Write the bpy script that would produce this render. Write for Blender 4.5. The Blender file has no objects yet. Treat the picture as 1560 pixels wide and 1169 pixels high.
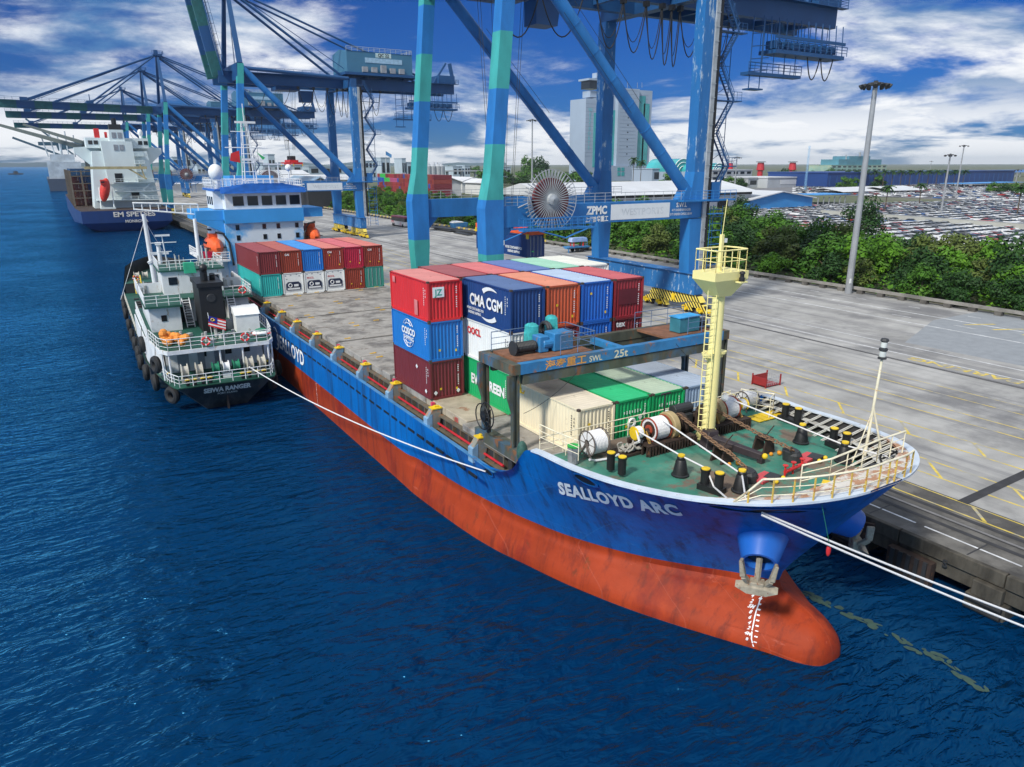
import bpy, bmesh, math, random
from mathutils import Vector, Matrix, noise
from mathutils.bvhtree import BVHTree
R = math.radians
random.seed(7)
SC = bpy.context.scene
COL = SC.collection
# ---------------------------------------------------------------- camera, sky, sun
CAMZ, FPX, PITCH, YAW, ROLL = 21.5, 1110.0, R(16.77), R(31.5), R(-0.1)
fwd = Vector((math.sin(YAW)*math.cos(PITCH), math.cos(YAW)*math.cos(PITCH), -math.sin(PITCH)))
rgt = Vector((math.cos(YAW), -math.sin(YAW), 0)); upv = rgt.cross(fwd)
rgt, upv = (rgt*math.cos(ROLL)+upv*math.sin(ROLL)), (upv*math.cos(ROLL)-rgt*math.sin(ROLL))
cd = bpy.data.cameras.new('camera'); cam = bpy.data.objects.new('camera', cd); COL.objects.link(cam)
cd.sensor_width = 36; cd.lens = FPX/1560*36; cd.clip_end = 30000; cd.clip_start = 0.5
m3 = Matrix((rgt, upv, -fwd)).transposed()
cam.matrix_world = Matrix.Translation((0, 0, CAMZ)) @ m3.to_4x4()
SC.camera = cam
SUN_EL, SUN_AZ = R(42), R(250)      # azimuth of the sun, clockwise from +Y
w = bpy.data.worlds.new('World'); SC.world = w; w.use_nodes = True
nt = w.node_tree; nt.nodes.clear(); N = nt.nodes.new; Lk = nt.links.new
sky = N('ShaderNodeTexSky'); sky.sky_type = 'NISHITA'; sky.sun_disc = False
sky.sun_elevation = SUN_EL; sky.sun_rotation = SUN_AZ; sky.air_density = 1.0; sky.dust_density = 0.3; sky.ozone_density = 4
tint = N('ShaderNodeMix'); tint.data_type = 'RGBA'; tint.blend_type = 'MULTIPLY'; tint.inputs[0].default_value = 1
Lk(sky.outputs[0], tint.inputs[6]); tint.inputs[7].default_value = (0.10, 0.46, 1.25, 1)
bg = N('ShaderNodeBackground'); bg.inputs[1].default_value = 0.045; Lk(tint.outputs[2], bg.inputs[0])
tc = N('ShaderNodeTexCoord'); sp = N('ShaderNodeSeparateXYZ'); Lk(tc.outputs['Generated'], sp.inputs[0])
def wmath(op, a, b=None, c=None, clamp=False):
    n = N('ShaderNodeMath'); n.operation = op; n.use_clamp = clamp
    for i, v in enumerate((a, b, c)):
        if v is None: continue
        if isinstance(v, (int, float)): n.inputs[i].default_value = v
        else: Lk(v, n.inputs[i])
    return n.outputs[0]
den = wmath('ADD', wmath('ABSOLUTE', sp.outputs[2]), 0.16)
cx = wmath('DIVIDE', sp.outputs[0], den); cy = wmath('DIVIDE', sp.outputs[1], den)
cb = N('ShaderNodeCombineXYZ'); Lk(cx, cb.inputs[0]); Lk(cy, cb.inputs[1])
def wnoise(scale, detail, rough, dist, off):
    mp = N('ShaderNodeMapping'); mp.inputs['Location'].default_value = off; Lk(cb.outputs[0], mp.inputs[0])
    n = N('ShaderNodeTexNoise'); n.inputs['Scale'].default_value = scale; n.inputs['Detail'].default_value = detail
    n.inputs['Roughness'].default_value = rough; n.inputs['Distortion'].default_value = dist
    Lk(mp.outputs[0], n.inputs['Vector']); return n.outputs[0]
n1 = wnoise(0.95, 10, 0.62, 0.3, (2.1, 4.3, 0)); n2 = wnoise(0.30, 4, 0.5, 0.2, (7.7, 1.3, 0))
def wramp(v, a, b):
    n = N('ShaderNodeMapRange'); n.interpolation_type = 'SMOOTHSTEP'; n.inputs[1].default_value = a; n.inputs[2].default_value = b
    Lk(v, n.inputs[0]); return n.outputs[0]
lowb = wmath('MULTIPLY', wramp(sp.outputs[2], 0.13, 0.0), 0.10)       # more cloud cover near the horizon
high = wmath('MULTIPLY', wramp(sp.outputs[2], 0.26, 0.5), 0.30)        # unseen cloud cover added overhead, for whiter light from above
cov = wmath('ADD', wmath('ADD', wmath('ADD', wmath('MULTIPLY', n1, 0.75), wmath('MULTIPLY', n2, 0.35)), lowb), high)
mask = wramp(cov, 0.535, 0.66)
shade = wmath('MAXIMUM', wramp(wnoise(1.3, 7, 0.6, 0.2, (1, 9, 0)), 0.36, 0.62), wramp(sp.outputs[2], 0.11, 0.03))
cr = N('ShaderNodeMix'); cr.data_type = 'RGBA'; Lk(shade, cr.inputs[0]); cr.inputs[6].default_value = (0.09, 0.23, 0.48, 1); cr.inputs[7].default_value = (0.95, 0.97, 1.0, 1)
bgc = N('ShaderNodeBackground'); Lk(cr.outputs[2], bgc.inputs[0]); bgc.inputs[1].default_value = 0.9
mx = N('ShaderNodeMixShader'); Lk(mask, mx.inputs[0]); Lk(bg.outputs[0], mx.inputs[1]); Lk(bgc.outputs[0], mx.inputs[2])
wo = N('ShaderNodeOutputWorld'); Lk(mx.outputs[0], wo.inputs[0])
sl = bpy.data.lights.new('sun', 'SUN'); sl.energy = 3.5; sl.angle = R(7); sl.color = (1.0, 0.95, 0.86)
so = bpy.data.objects.new('sun', sl); COL.objects.link(so)
sd = Vector((math.sin(SUN_AZ)*math.cos(SUN_EL), math.cos(SUN_AZ)*math.cos(SUN_EL), math.sin(SUN_EL)))
so.rotation_euler = sd.to_track_quat('Z', 'Y').to_euler(); so.location = (0, 0, 200)
SC.view_settings.view_transform = 'Standard'; SC.view_settings.look = 'None'; SC.view_settings.exposure = 0.2; SC.view_settings.gamma = 1
SC.cycles.max_bounces = 5; SC.cycles.transparent_max_bounces = 6

# ---------------------------------------------------------------- helpers
def at(px, py, z=None, y=None, x=None):
    "a pixel of the photograph (1560x1169) turned into the point where its ray meets a plane of the place"
    d = fwd + rgt*((px-780)/FPX) - upv*((py-584.5)/FPX)
    t = (z-CAMZ)/d.z if z is not None else (y/d.y if y is not None else x/d.x)
    return Vector((0, 0, CAMZ)) + d*t

def tag(o, label=None, cat=None, group=None, kind=None):
    if label: o['label'] = label
    if cat: o['category'] = cat
    if group: o['group'] = group
    if kind: o['kind'] = kind
    return o

def thing(name, label, cat, loc=(0, 0, 0), group=None):
    o = bpy.data.objects.new(name, None); COL.objects.link(o); o.location = loc; o.empty_display_size = 0.3
    return tag(o, label, cat, group)

def wloc(o):
    v = Vector((0, 0, 0))
    while o: v += Vector(o.location); o = o.parent
    return v

def copy_tree(o, parent=None):
    c = o.copy(); COL.objects.link(c)
    if parent: c.parent = parent
    for ch in list(o.children): copy_tree(ch, c)
    return c

class MB:
    def __init__(s): s.v = []; s.f = []; s.m = []; s.cm = 0
    def face(s, pts):
        b = len(s.v); s.v += [Vector(p) for p in pts]; s.f.append(tuple(range(b, b+len(pts)))); s.m.append(s.cm)
    def hexa(s, p):   # 8 points: 0-3 bottom ring, 4-7 top ring
        b = len(s.v); s.v += [Vector(q) for q in p]
        for f in ((0, 3, 2, 1), (4, 5, 6, 7), (0, 1, 5, 4), (1, 2, 6, 5), (2, 3, 7, 6), (3, 0, 4, 7)):
            s.f.append(tuple(b+i for i in f)); s.m.append(s.cm)
    def bx(s, x0, y0, z0, x1, y1, z1):
        s.hexa([(x0, y0, z0), (x1, y0, z0), (x1, y1, z0), (x0, y1, z0), (x0, y0, z1), (x1, y0, z1), (x1, y1, z1), (x0, y1, z1)])
    def box(s, c, d, rz=0.0):
        ca, sa = math.cos(rz), math.sin(rz); P = []
        for z in (-.5, .5):
            for (i, j) in ((-.5, -.5), (.5, -.5), (.5, .5), (-.5, .5)):
                x, y = i*d[0], j*d[1]; P.append((c[0]+x*ca-y*sa, c[1]+x*sa+y*ca, c[2]+z*d[2]))
        s.hexa(P)
    def beam(s, p, q, w, h, up=(0, 0, 1), w2=None, h2=None):
        p, q, up = Vector(p), Vector(q), Vector(up); d = (q-p).normalized()
        if abs(d.dot(up)) > .98: up = Vector((0, 1, 0))
        sx = d.cross(up).normalized(); uz = sx.cross(d).normalized(); w2 = w2 or w; h2 = h2 or h
        P = [p+sx*(a*w/2)+uz*(b*h/2) for a, b in ((-1, -1), (1, -1), (1, 1), (-1, 1))]
        Q = [q+sx*(a*w2/2)+uz*(b*h2/2) for a, b in ((-1, -1), (1, -1), (1, 1), (-1, 1))]
        s.hexa(P+Q)
    def tube(s, p, q, r, r2=None, n=8, cap=True):
        p, q = Vector(p), Vector(q); r2 = r if r2 is None else r2; d = q-p
        if d.length < 1e-6: return
        d.normalize(); a = Vector((0, 0, 1)) if abs(d.z) < .9 else Vector((1, 0, 0))
        u = d.cross(a).normalized(); v = d.cross(u); b = len(s.v)
        for c, rr in ((p, r), (q, r2)):
            for i in range(n):
                t = 2*math.pi*i/n; s.v.append(c+u*(rr*math.cos(t))+v*(rr*math.sin(t)))
        for i in range(n):
            j = (i+1) % n; s.f.append((b+i, b+j, b+n+j, b+n+i)); s.m.append(s.cm)
        if cap:
            s.f.append(tuple(b+i for i in reversed(range(n)))); s.m.append(s.cm)
            s.f.append(tuple(b+n+i for i in range(n))); s.m.append(s.cm)
    def path(s, pts, r, n=6, closed=False):
        pts = [Vector(p) for p in pts]; b = len(s.v); K = len(pts)
        for k, p in enumerate(pts):
            a = pts[k-1] if (k or closed) else pts[k]; c = pts[(k+1) % K] if (k < K-1 or closed) else pts[k]
            d = (c-a).normalized(); h = Vector((0, 0, 1)) if abs(d.z) < .9 else Vector((1, 0, 0))
            u = d.cross(h).normalized(); v = d.cross(u)
            for i in range(n):
                t = 2*math.pi*i/n; s.v.append(p+u*(r*math.cos(t))+v*(r*math.sin(t)))
        for k in range(K if closed else K-1):
            k2 = (k+1) % K
            for i in range(n):
                j = (i+1) % n; s.f.append((b+k*n+i, b+k*n+j, b+k2*n+j, b+k2*n+i)); s.m.append(s.cm)
        if not closed:
            s.f.append(tuple(b+i for i in reversed(range(n)))); s.m.append(s.cm)
            s.f.append(tuple(b+(K-1)*n+i for i in range(n))); s.m.append(s.cm)
    def lathe(s, c, prof, n=16, axis=(0, 0, 1)):
        c, d = Vector(c), Vector(axis).normalized(); a = Vector((0, 0, 1)) if abs(d.z) < .9 else Vector((0, 1, 0))
        u = d.cross(a).normalized(); v = d.cross(u); b = len(s.v); K = len(prof)
        for r, z in prof:
            for i in range(n):
                t = 2*math.pi*i/n; s.v.append(c+d*z+u*(r*math.cos(t))+v*(r*math.sin(t)))
        for k in range(K-1):
            for i in range(n):
                j = (i+1) % n; s.f.append((b+k*n+i, b+k*n+j, b+k*n+n+j, b+k*n+n+i)); s.m.append(s.cm)
    def torus(s, c, r, r2, axis=(0, 0, 1), n=16, m=8):
        s.lathe(c, [(r+r2*math.cos(2*math.pi*i/m), r2*math.sin(2*math.pi*i/m)) for i in range(m+1)], n, axis)
    def sphere(s, c, r, sx=1, sy=1, sz=1, n=10, m=7):
        b = len(s.v); s.lathe((0, 0, 0), [(math.sin(math.pi*i/m)*r, -math.cos(math.pi*i/m)*r) for i in range(m+1)], n)
        for i in range(b, len(s.v)): q = s.v[i]; s.v[i] = Vector((c[0]+q.x*sx, c[1]+q.y*sy, c[2]+q.z*sz))
    def prism(s, pts, d):
        d = Vector(d); P = [Vector(p) for p in pts]; b = len(s.v); n = len(P); s.v += P+[p+d for p in P]
        s.f.append(tuple(b+i for i in reversed(range(n)))); s.f.append(tuple(b+n+i for i in range(n))); s.m += [s.cm]*2
        for i in range(n):
            j = (i+1) % n; s.f.append((b+i, b+j, b+n+j, b+n+i)); s.m.append(s.cm)
    def grid(s, rows, flip=False):
        b = len(s.v); n = len(rows[0])
        for r in rows: s.v += [Vector(p) for p in r]
        for i in range(len(rows)-1):
            for j in range(n-1):
                q = (b+i*n+j, b+i*n+j+1, b+i*n+n+j+1, b+i*n+n+j); s.f.append(q[::-1] if flip else q); s.m.append(s.cm)
    def rail(s, pts, h=1.0, sp=1.2, r=0.03, mid=2, post=None, top=None):
        pts = [Vector(p) for p in pts]; U = Vector((0, 0, 1))
        for a, b in zip(pts, pts[1:]):
            L = (b-a).length; k = max(1, round(L/sp))
            for i in range(k+1):
                p = a.lerp(b, i/k); s.tube(p, p+U*h, post or r, n=4, cap=False)
            s.tube(a+U*h, b+U*h, top or r*1.15, n=5)
            for j in range(mid):
                z = h*(j+1)/(mid+1); s.tube(a+U*z, b+U*z, r*.75, n=4, cap=False)
    def ladder(s, p, q, w=.45, side=(1, 0, 0), r=.03, step=.32):
        p, q, sd_ = Vector(p), Vector(q), Vector(side).normalized()*(w/2)
        s.tube(p+sd_, q+sd_, r, n=5); s.tube(p-sd_, q-sd_, r, n=5); k = int((q-p).length/step)
        for i in range(1, k): a = p.lerp(q, i/k); s.tube(a+sd_, a-sd_, r*.8, n=4, cap=False)
    def build(s, name, mats, parent=None, smooth=False, bevel=0):
        me = bpy.data.meshes.new(name); off = wloc(parent) if parent else Vector((0, 0, 0))
        me.from_pydata([tuple(v-off) for v in s.v], [], s.f)
        mats = mats if isinstance(mats, (list, tuple)) else [mats]
        for m in mats: me.materials.append(m)
        if len(mats) > 1: me.polygons.foreach_set('material_index', s.m)
        if smooth: me.polygons.foreach_set('use_smooth', [True]*len(s.f))
        me.update()
        o = bpy.data.objects.new(name, me); COL.objects.link(o)
        if parent: o.parent = parent
        if bevel:
            b = o.modifiers.new('bevel', 'BEVEL'); b.width = bevel; b.segments = 1; b.limit_method = 'ANGLE'; b.angle_limit = R(40)
        if smooth:
            me.set_sharp_from_angle(angle=R(35))
        return o

_tx = {}
def text_mesh(body, bold=0.0, space=1.0):
    k = (body, bold, space)
    if k not in _tx:
        c = bpy.data.curves.new('text', 'FONT'); c.body = body; c.offset = bold; c.space_character = space; c.resolution_u = 3; c.fill_mode = 'BOTH'; c.align_x = 'CENTER'
        o = bpy.data.objects.new('text', c); m = o.to_mesh()
        _tx[k] = ([v.co.copy() for v in m.vertices], [tuple(p.vertices) for p in m.polygons]); o.to_mesh_clear()
        bpy.data.objects.remove(o); bpy.data.curves.remove(c)
    return _tx[k]
def put_text(mb, body, o, ux, uy, size=1.0, bold=0.02, wide=1.0, fn=None):
    "centred text: o = centre of the base line, ux / uy = unit reading and up directions"
    V, F = text_mesh(body, bold); b = len(mb.v); o, ux, uy = Vector(o), Vector(ux), Vector(uy)
    for v in V:
        p = o+ux*(v.x*size*wide)+uy*(v.y*size); mb.v.append(fn(p) if fn else p)
    for f in F: mb.f.append(tuple(b+i for i in f)); mb.m.append(mb.cm)

# ---------------------------------------------------------------- materials
_mc = {}
def mat(name, c, rough=.6, metal=0, var=.25, vs=1.2, rust=0, rs=1.5, rc=(.16, .055, .02), streak=1.0, bump=.0, bs=20, c2=None, c2amt=.5, spec=.5):
    if name in _mc: return _mc[name]
    m = bpy.data.materials.new(name); m.use_nodes = True; t = m.node_tree; n = t.nodes; l = t.links.new
    bs_ = n['Principled BSDF']; bs_.inputs['Roughness'].default_value = rough; bs_.inputs['Metallic'].default_value = metal
    bs_.inputs['Specular IOR Level'].default_value = spec
    tc = n.new('ShaderNodeTexCoord'); mp = n.new('ShaderNodeMapping'); l(tc.outputs['Object'], mp.inputs[0]); mp.inputs['Scale'].default_value = (1, 1, streak)
    def noi(sc, det=6, ro=.6, off=None):
        x = n.new('ShaderNodeTexNoise'); x.inputs['Scale'].default_value = sc; x.inputs['Detail'].default_value = det; x.inputs['Roughness'].default_value = ro
        l(mp.outputs[0], x.inputs['Vector']); return x.outputs[0]
    def rng(v, a, b, c_, d):
        x = n.new('ShaderNodeMapRange'); l(v, x.inputs[0])
        for i, q in enumerate((a, b, c_, d)): x.inputs[i+1].default_value = q
        return x.outputs[0]
    def mix(f, a, b):
        x = n.new('ShaderNodeMix'); x.data_type = 'RGBA'
        if isinstance(f, float): x.inputs[0].default_value = f
        else: l(f, x.inputs[0])
        for i, q in ((6, a), (7, b)):
            if isinstance(q, tuple): x.inputs[i].default_value = (*q, 1)
            else: l(q, x.inputs[i])
        return x.outputs[2]
    dk = tuple(v*(1-var) for v in c); lt = tuple(min(1, v*(1+var*.6)) for v in c)
    col = mix(rng(noi(vs), .3, .7, 0, 1), dk, lt)
    if c2: col = mix(rng(noi(vs*.45, 7, .65), .5, .62, 0, c2amt), col, c2)
    if rust:
        th = .72-.3*rust
        col = mix(rng(noi(rs, 8, .7), th, th+.07, 0, .85), col, rc)
        rr = rng(noi(rs, 8, .7), th, th+.07, rough, .9); l(rr, bs_.inputs['Roughness'])
    l(col, bs_.inputs['Base Color'])
    if bump:
        b = n.new('ShaderNodeBump'); b.inputs['Strength'].default_value = bump; b.inputs['Distance'].default_value = .03; l(noi(bs, 3), b.inputs['Height']); l(b.outputs[0], bs_.inputs['Normal'])
    _mc[name] = m; return m
def nodes_of(m):
    t = m.node_tree; return t, t.nodes, t.links.new, t.nodes['Principled BSDF']

WHITE = mat('white_paint', (.78, .80, .80), .45, rust=.12, rs=2.2, var=.1)
WHITE2 = mat('rusty_white_paint', (.74, .75, .73), .5, rust=.42, rs=1.3, rc=(.30, .12, .05), var=.12)
BLACK = mat('black_paint', (.012, .013, .015), .5)
DARK = mat('dark_metal', (.03, .032, .035), .55, rust=.2)
GREY = mat('grey_steel', (.28, .30, .33), .5, rust=.3)
YEL = mat('yellow_paint', (.80, .55, .02), .5, rust=.1)
RED = mat('red_paint', (.65, .03, .03), .45, rust=.05)
CREAM = mat('cream_paint', (.88, .79, .34), .45, rust=.1, rs=2.5, var=.06, rc=(.5, .33, .12))
RAILW = mat('white_rusty_rail', (.80, .74, .55), .5, rust=.42, rs=3.0, rc=(.50, .23, .05))
ROPE = mat('white_rope', (.74, .74, .75), .8, var=.2, vs=30, bump=.6, bs=60)
GLASS = mat('dark_glass', (.015, .02, .025), .12, var=.1)
RUBBER = mat('black_rubber', (.015, .016, .018), .75, bump=.4, bs=25)
RUSTY = mat('rusty_brown_steel', (.040, .024, .018), .75, var=.5, rust=.36, rc=(.20, .085, .035), vs=3, rs=2.5)
GREEN = mat('green_machinery', (.02, .22, .12), .5, rust=.2)
SILV = mat('galvanised_steel', (.42, .45, .48), .45, .3)
# ---------------------------------------------------------------- water, quay, land
def water_mat():
    m = mat('harbour_water', (.0, .03, .10), .07, var=.3, vs=.03); t, n, l, b = nodes_of(m)
    for lk in list(b.inputs['Base Color'].links): t.links.remove(lk)
    b.inputs['Base Color'].default_value = (.0006, .009, .038, 1); b.inputs['IOR'].default_value = 1.33; b.inputs['Roughness'].default_value = .06
    b.inputs['Specular Tint'].default_value = (.10, .42, 1, 1)
    tc = n.new('ShaderNodeTexCoord')
    def noi(sc, rot, st, det, dist=0.0):
        mp = n.new('ShaderNodeMapping'); mp.inputs['Rotation'].default_value = (0, 0, R(rot)); mp.inputs['Scale'].default_value = st; l(tc.outputs['Object'], mp.inputs[0])
        x = n.new('ShaderNodeTexNoise'); x.inputs['Scale'].default_value = sc; x.inputs['Detail'].default_value = det; x.inputs['Roughness'].default_value = .6; x.inputs['Distortion'].default_value = dist
        l(mp.outputs[0], x.inputs['Vector']); return x.outputs[0]
    a = noi(.7, 30, (1, 2.4, 1), 3, .5); c = noi(.20, 15, (1, 2.0, 1), 3, .4); 
    ad = n.new('ShaderNodeMath'); ad.operation = 'MULTIPLY_ADD'; l(c, ad.inputs[0]); ad.inputs[1].default_value = 2.2; l(a, ad.inputs[2])
    # calm and ruffled patches
    pt = noi(.045, 0, (1, 1, 1), 3); mr = n.new('ShaderNodeMapRange'); l(pt, mr.inputs[0]); mr.inputs[1].default_value = .38; mr.inputs[2].default_value = .6; mr.inputs[3].default_value = .45; mr.inputs[4].default_value = 1
    bp = n.new('ShaderNodeBump'); l(ad.outputs[0], bp.inputs['Height']); l(mr.outputs[0], bp.inputs['Strength']); bp.inputs['Distance'].default_value = .55
    l(bp.outputs[0], b.inputs['Normal'])
    # deep blue body seen from above, sky tinted blue by the water where it mirrors
    df = n.new('ShaderNodeBsdfDiffuse'); df.inputs[0].default_value = (.0004, .024, .082, 1); gl = n.new('ShaderNodeBsdfGlossy'); gl.inputs['Color'].default_value = (.12, .58, 1, 1); gl.inputs['Roughness'].default_value = .15
    fr = n.new('ShaderNodeFresnel'); fr.inputs[0].default_value = 1.36; l(bp.outputs[0], gl.inputs['Normal']); l(bp.outputs[0], fr.inputs['Normal']); l(bp.outputs[0], df.inputs['Normal'])
    ms = n.new('ShaderNodeMixShader'); l(fr.outputs[0], ms.inputs[0]); l(df.outputs[0], ms.inputs[1]); l(gl.outputs[0], ms.inputs[2]); l(ms.outputs[0], n['Material Output'].inputs[0]); n.remove(b)
    return m
mb = MB(); mb.face([(-9000, -300, 0), (9000, -300, 0), (9000, 12000, 0), (-9000, 12000, 0)])
tag(mb.build('water', water_mat()), kind='structure')

QX, QZ = 36.9, 2.4
apron = mat('apron_concrete', (.37, .365, .35), .8, var=.35, vs=.22, c2=(.17, .17, .17), c2amt=.85, bump=.15, bs=4)
t_, n_, l_, b_ = nodes_of(apron)
# tyre-dark lanes running along the quay
tc_ = n_.new('ShaderNodeTexCoord'); mp_ = n_.new('ShaderNodeMapping'); mp_.inputs['Scale'].default_value = (.35, .012, 1); l_(tc_.outputs['Object'], mp_.inputs[0])
nz_ = n_.new('ShaderNodeTexNoise'); nz_.inputs['Scale'].default_value = 1.4; nz_.inputs['Detail'].default_value = 7; nz_.inputs['Roughness'].default_value = .65; l_(mp_.outputs[0], nz_.inputs['Vector'])
mr_ = n_.new('ShaderNodeMapRange'); l_(nz_.outputs[0], mr_.inputs[0]); mr_.inputs[1].default_value = .48; mr_.inputs[2].default_value = .68; mr_.inputs[4].default_value = .8
mx_ = n_.new('ShaderNodeMix'); mx_.data_type = 'RGBA'; l_(mr_.outputs[0], mx_.inputs[0]); old = b_.inputs['Base Color'].links[0].from_socket; l_(old, mx_.inputs[6]); mx_.inputs[7].default_value = (.13, .13, .14, 1); l_(mx_.outputs[2], b_.inputs['Base Color'])
mb = MB()
mb.face([(QX+6.2, -60, QZ), (104.2, -60, QZ), (104.2, 1500, QZ), (QX+6.2, 1500, QZ)])
tag(mb.build('quay_apron', apron), kind='structure')
strip = mat('quay_edge_concrete', (.09, .085, .078), .85, var=.5, vs=.5, c2=(.20, .19, .17), c2amt=.6, bump=.4, bs=6)
mb = MB(); mb.face([(QX, -60, QZ-.004), (QX+6.2, -60, QZ-.004), (QX+6.2, 1500, QZ-.004), (QX, 1500, QZ-.004)])
tag(mb.build('quay_edge_strip', strip), kind='structure')
wallm = mat('quay_wall_concrete', (.078, .070, .055), .9, var=.7, vs=1.1, streak=.35, c2=(.018, .018, .016), c2amt=.85, bump=.5, bs=9)
mb = MB(); y = -40.0
while y < 500:
    L = 5.4 if y < 120 else 26
    mb.bx(QX-.28, y+.03, QZ-.75, QX+.1, y+L-.03, QZ-.01+.0); mb.bx(QX-.12, y+.03, QZ-1.55, QX+.12, y+L-.03, QZ-.77); y += L
mb.bx(QX+1.8, -60, -3, QX+2.2, 1500, QZ-1.6); mb.bx(QX+.02, -60, QZ-1.62, QX+2.2, 1500, QZ-1.56)
tag(mb.build('quay_wall', wallm, bevel=.05), kind='structure')
mb = MB(); mb.bx(QX+2.2, -60, -3, QX+3, 1500, QZ-.02)
tag(mb.build('quay_body', DARK), kind='structure')
# fender piers under the edge
def quay_pier():
    t = thing('quay_pier', 'dark concrete fender pier with rubber fender under the quay edge', 'pier', (QX, 0, 0), 'concrete piers under the quay edge')
    b = MB(); b.bx(QX-.5, -.95, -3, QX+1.6, .95, QZ-1.63); b.bx(QX-.55, -.7, QZ-1.62, QX-.13, .7, QZ-.8); b.build('block', wallm, t, bevel=.04)
    b = MB()
    for z in (.15, .6): b.tube((QX-.6, -.85, z), (QX-.6, .85, z), .14, n=10)
    b.build('rubber_fender', RUBBER, t); return t
qp = quay_pier(); ys = [14.6+7.6*i for i in range(0, 24)]+[7.0, -.6]
for i, yy in enumerate(ys):
    o = qp if i == 0 else copy_tree(qp); o.location = (QX, yy, 0)
# rails, drains, paint
mk = MB()
def strip_y(b, x, y0, y1, wd, z): b.face([(x-wd/2, y0, z), (x+wd/2, y0, z), (x+wd/2, y1, z), (x-wd/2, y1, z)])
LW = mat('worn_white_marking', (.62, .63, .64), .7, var=.4, vs=1.5, c2=(.40, .41, .42), c2amt=.9)
LY = mat('worn_yellow_marking', (.66, .50, .08), .7, var=.3, vs=1.5, c2=(.33, .32, .27), c2amt=1.0)
for x, wd in ((95.4, .28), (89.3, .28), (77.0, .22), (73.4, .22)): strip_y(mk, x, -40, 700, wd, QZ+.005)
y = 20.0
while y < 300: strip_y(mk, 92.4, y, y+2.6, .18, QZ+.005); strip_y(mk, 99.5, y+3, y+4.6, .18, QZ+.005); y += 8
y = -40
while y < 200: strip_y(mk, 38.15, y, y+4.9, .14, QZ+.001); y += 5.4
tag(mk.build('white_road_markings', LW), kind='structure')
mk = MB()
for x, wd in ((65.2, .12), (63.0, .18), (59.3, .18), (57.2, .18), (53.4, .2), (51.2, .2), (47.6, .2), (45.3, .2), (42.9, .14), (41.4, .16)): strip_y(mk, x, -40, 500, wd*.75, QZ+.006)
y = -30.0
while y < 200:
    for xa, xb, dy in ((53.3, 51.2, -1.95), (47.5, 45.4, -2.1), (42.8, 41.5, -1.3)):
        if xa < 43 or int((y+60)/5.4) % 1 == 0:
            mk.face([(xa, y, QZ+.009), (xa, y+.25, QZ+.009), (xb, y+dy+.25, QZ+.009), (xb, y+dy, QZ+.009)])
    y += 5.4
for k in range(7):
    y0 = 26+k*3.3; mk.face([(93.6, y0, QZ+.009), (93.6, y0+.45, QZ+.009), (97.2, y0-1.4, QZ+.009), (97.2, y0-1.85, QZ+.009)])
put_text(mk, 'NO PARKING', (73.0, 32.6, QZ+.012), (0, 1, 0), (-1, 0, 0), 1.7, .02, 1.5)
tag(mk.build('yellow_road_markings', LY), kind='structure')
mk = MB()
strip_y(mk, 70.8, -40, 900, .5, QZ+.010)
for x in (41.95-1.9, 39.2, 40.9): strip_y(mk, x, -40, 900, .34, QZ+.010)
mk.face([(42.9, 19.1, QZ+.013), (104, 20.3, QZ+.013), (104, 20.9, QZ+.013), (42.9, 19.7, QZ+.013)])
y = -38
while y < 200: mk.face([(QX+.1, y, QZ+.001), (39.0, y, QZ+.001), (39.0, y+.09, QZ+.001), (QX+.1, y+.09, QZ+.001)]); y += 5.4
tag(mk.build('drain_slots', mat('dark_slot', (.035, .035, .038), .8, var=.3)), kind='structure')
mk = MB()
for x in (70.72, 70.88, 40.02, 40.12): mk.bx(x-.035, -40, QZ-.02, x+.035, 900, QZ+.03)
tag(mk.build('crane_rails', mat('worn_rail_steel', (.30, .29, .28), .35, .6)), kind='structure')
asph = mat('repaired_asphalt', (.26, .28, .30), .85, var=.15, vs=.8)
mk = MB(); mk.face([(78.6, 44.5, QZ+.003), (93, 49.5, QZ+.003), (104, 49.5, QZ+.003), (104, -40, QZ+.003), (80, -40, QZ+.003), (79.2, 20, QZ+.003)])
tag(mk.build('asphalt_patch', asph), kind='structure')

land = mat('land_ground', (.10, .12, .06), .95, var=.4, vs=.05, c2=(.16, .15, .11), c2amt=.7)
mb = MB(); mb.face([(105.2, -200, QZ-.3), (14000, -200, QZ-.3), (14000, 12000, QZ-.3), (105.2, 12000, QZ-.3)])
tag(mb.build('land', land), kind='structure')
mb = MB(); mb.bx(104.2, -200, QZ-2, 105.3, 3000, QZ-.02); tag(mb.build('quay_landside_kerb', strip), kind='structure')
# low beam barrier on blocks along the landside of the quay
bt = thing('beam_barrier', 'low concrete beam barrier raised on blocks along the green belt', 'barrier', (103.4, 0, QZ))
mb = MB(); mb.bx(103.15, -40, QZ+.55, 103.65, 640, QZ+.95); mb.build('beam', mat('barrier_concrete', (.26, .25, .23), .85, var=.35, vs=.6, c2=(.10, .10, .09)), bt)
nb = 0; y = 10.0
mb2 = MB()
while y < 640:
    if nb < 60: b = MB(); b.bx(103.0, y, QZ, 103.8, y+.9, QZ+.55); b.build('block', strip, bt); nb += 1
    else: mb2.bx(103.0, y, QZ, 103.8, y+.9, QZ+.55)
    y += 3.3
o = mb2.build('block', strip, bt); o['kind'] = 'stuff'
mb = MB(); y = 152.0
while y < 330: mb.bx(103.10, y, QZ+.5, 103.70, y+1.0, QZ+.97); y += 3.3
mb.build('yellow_band', LY, bt)['kind'] = 'stuff'
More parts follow.
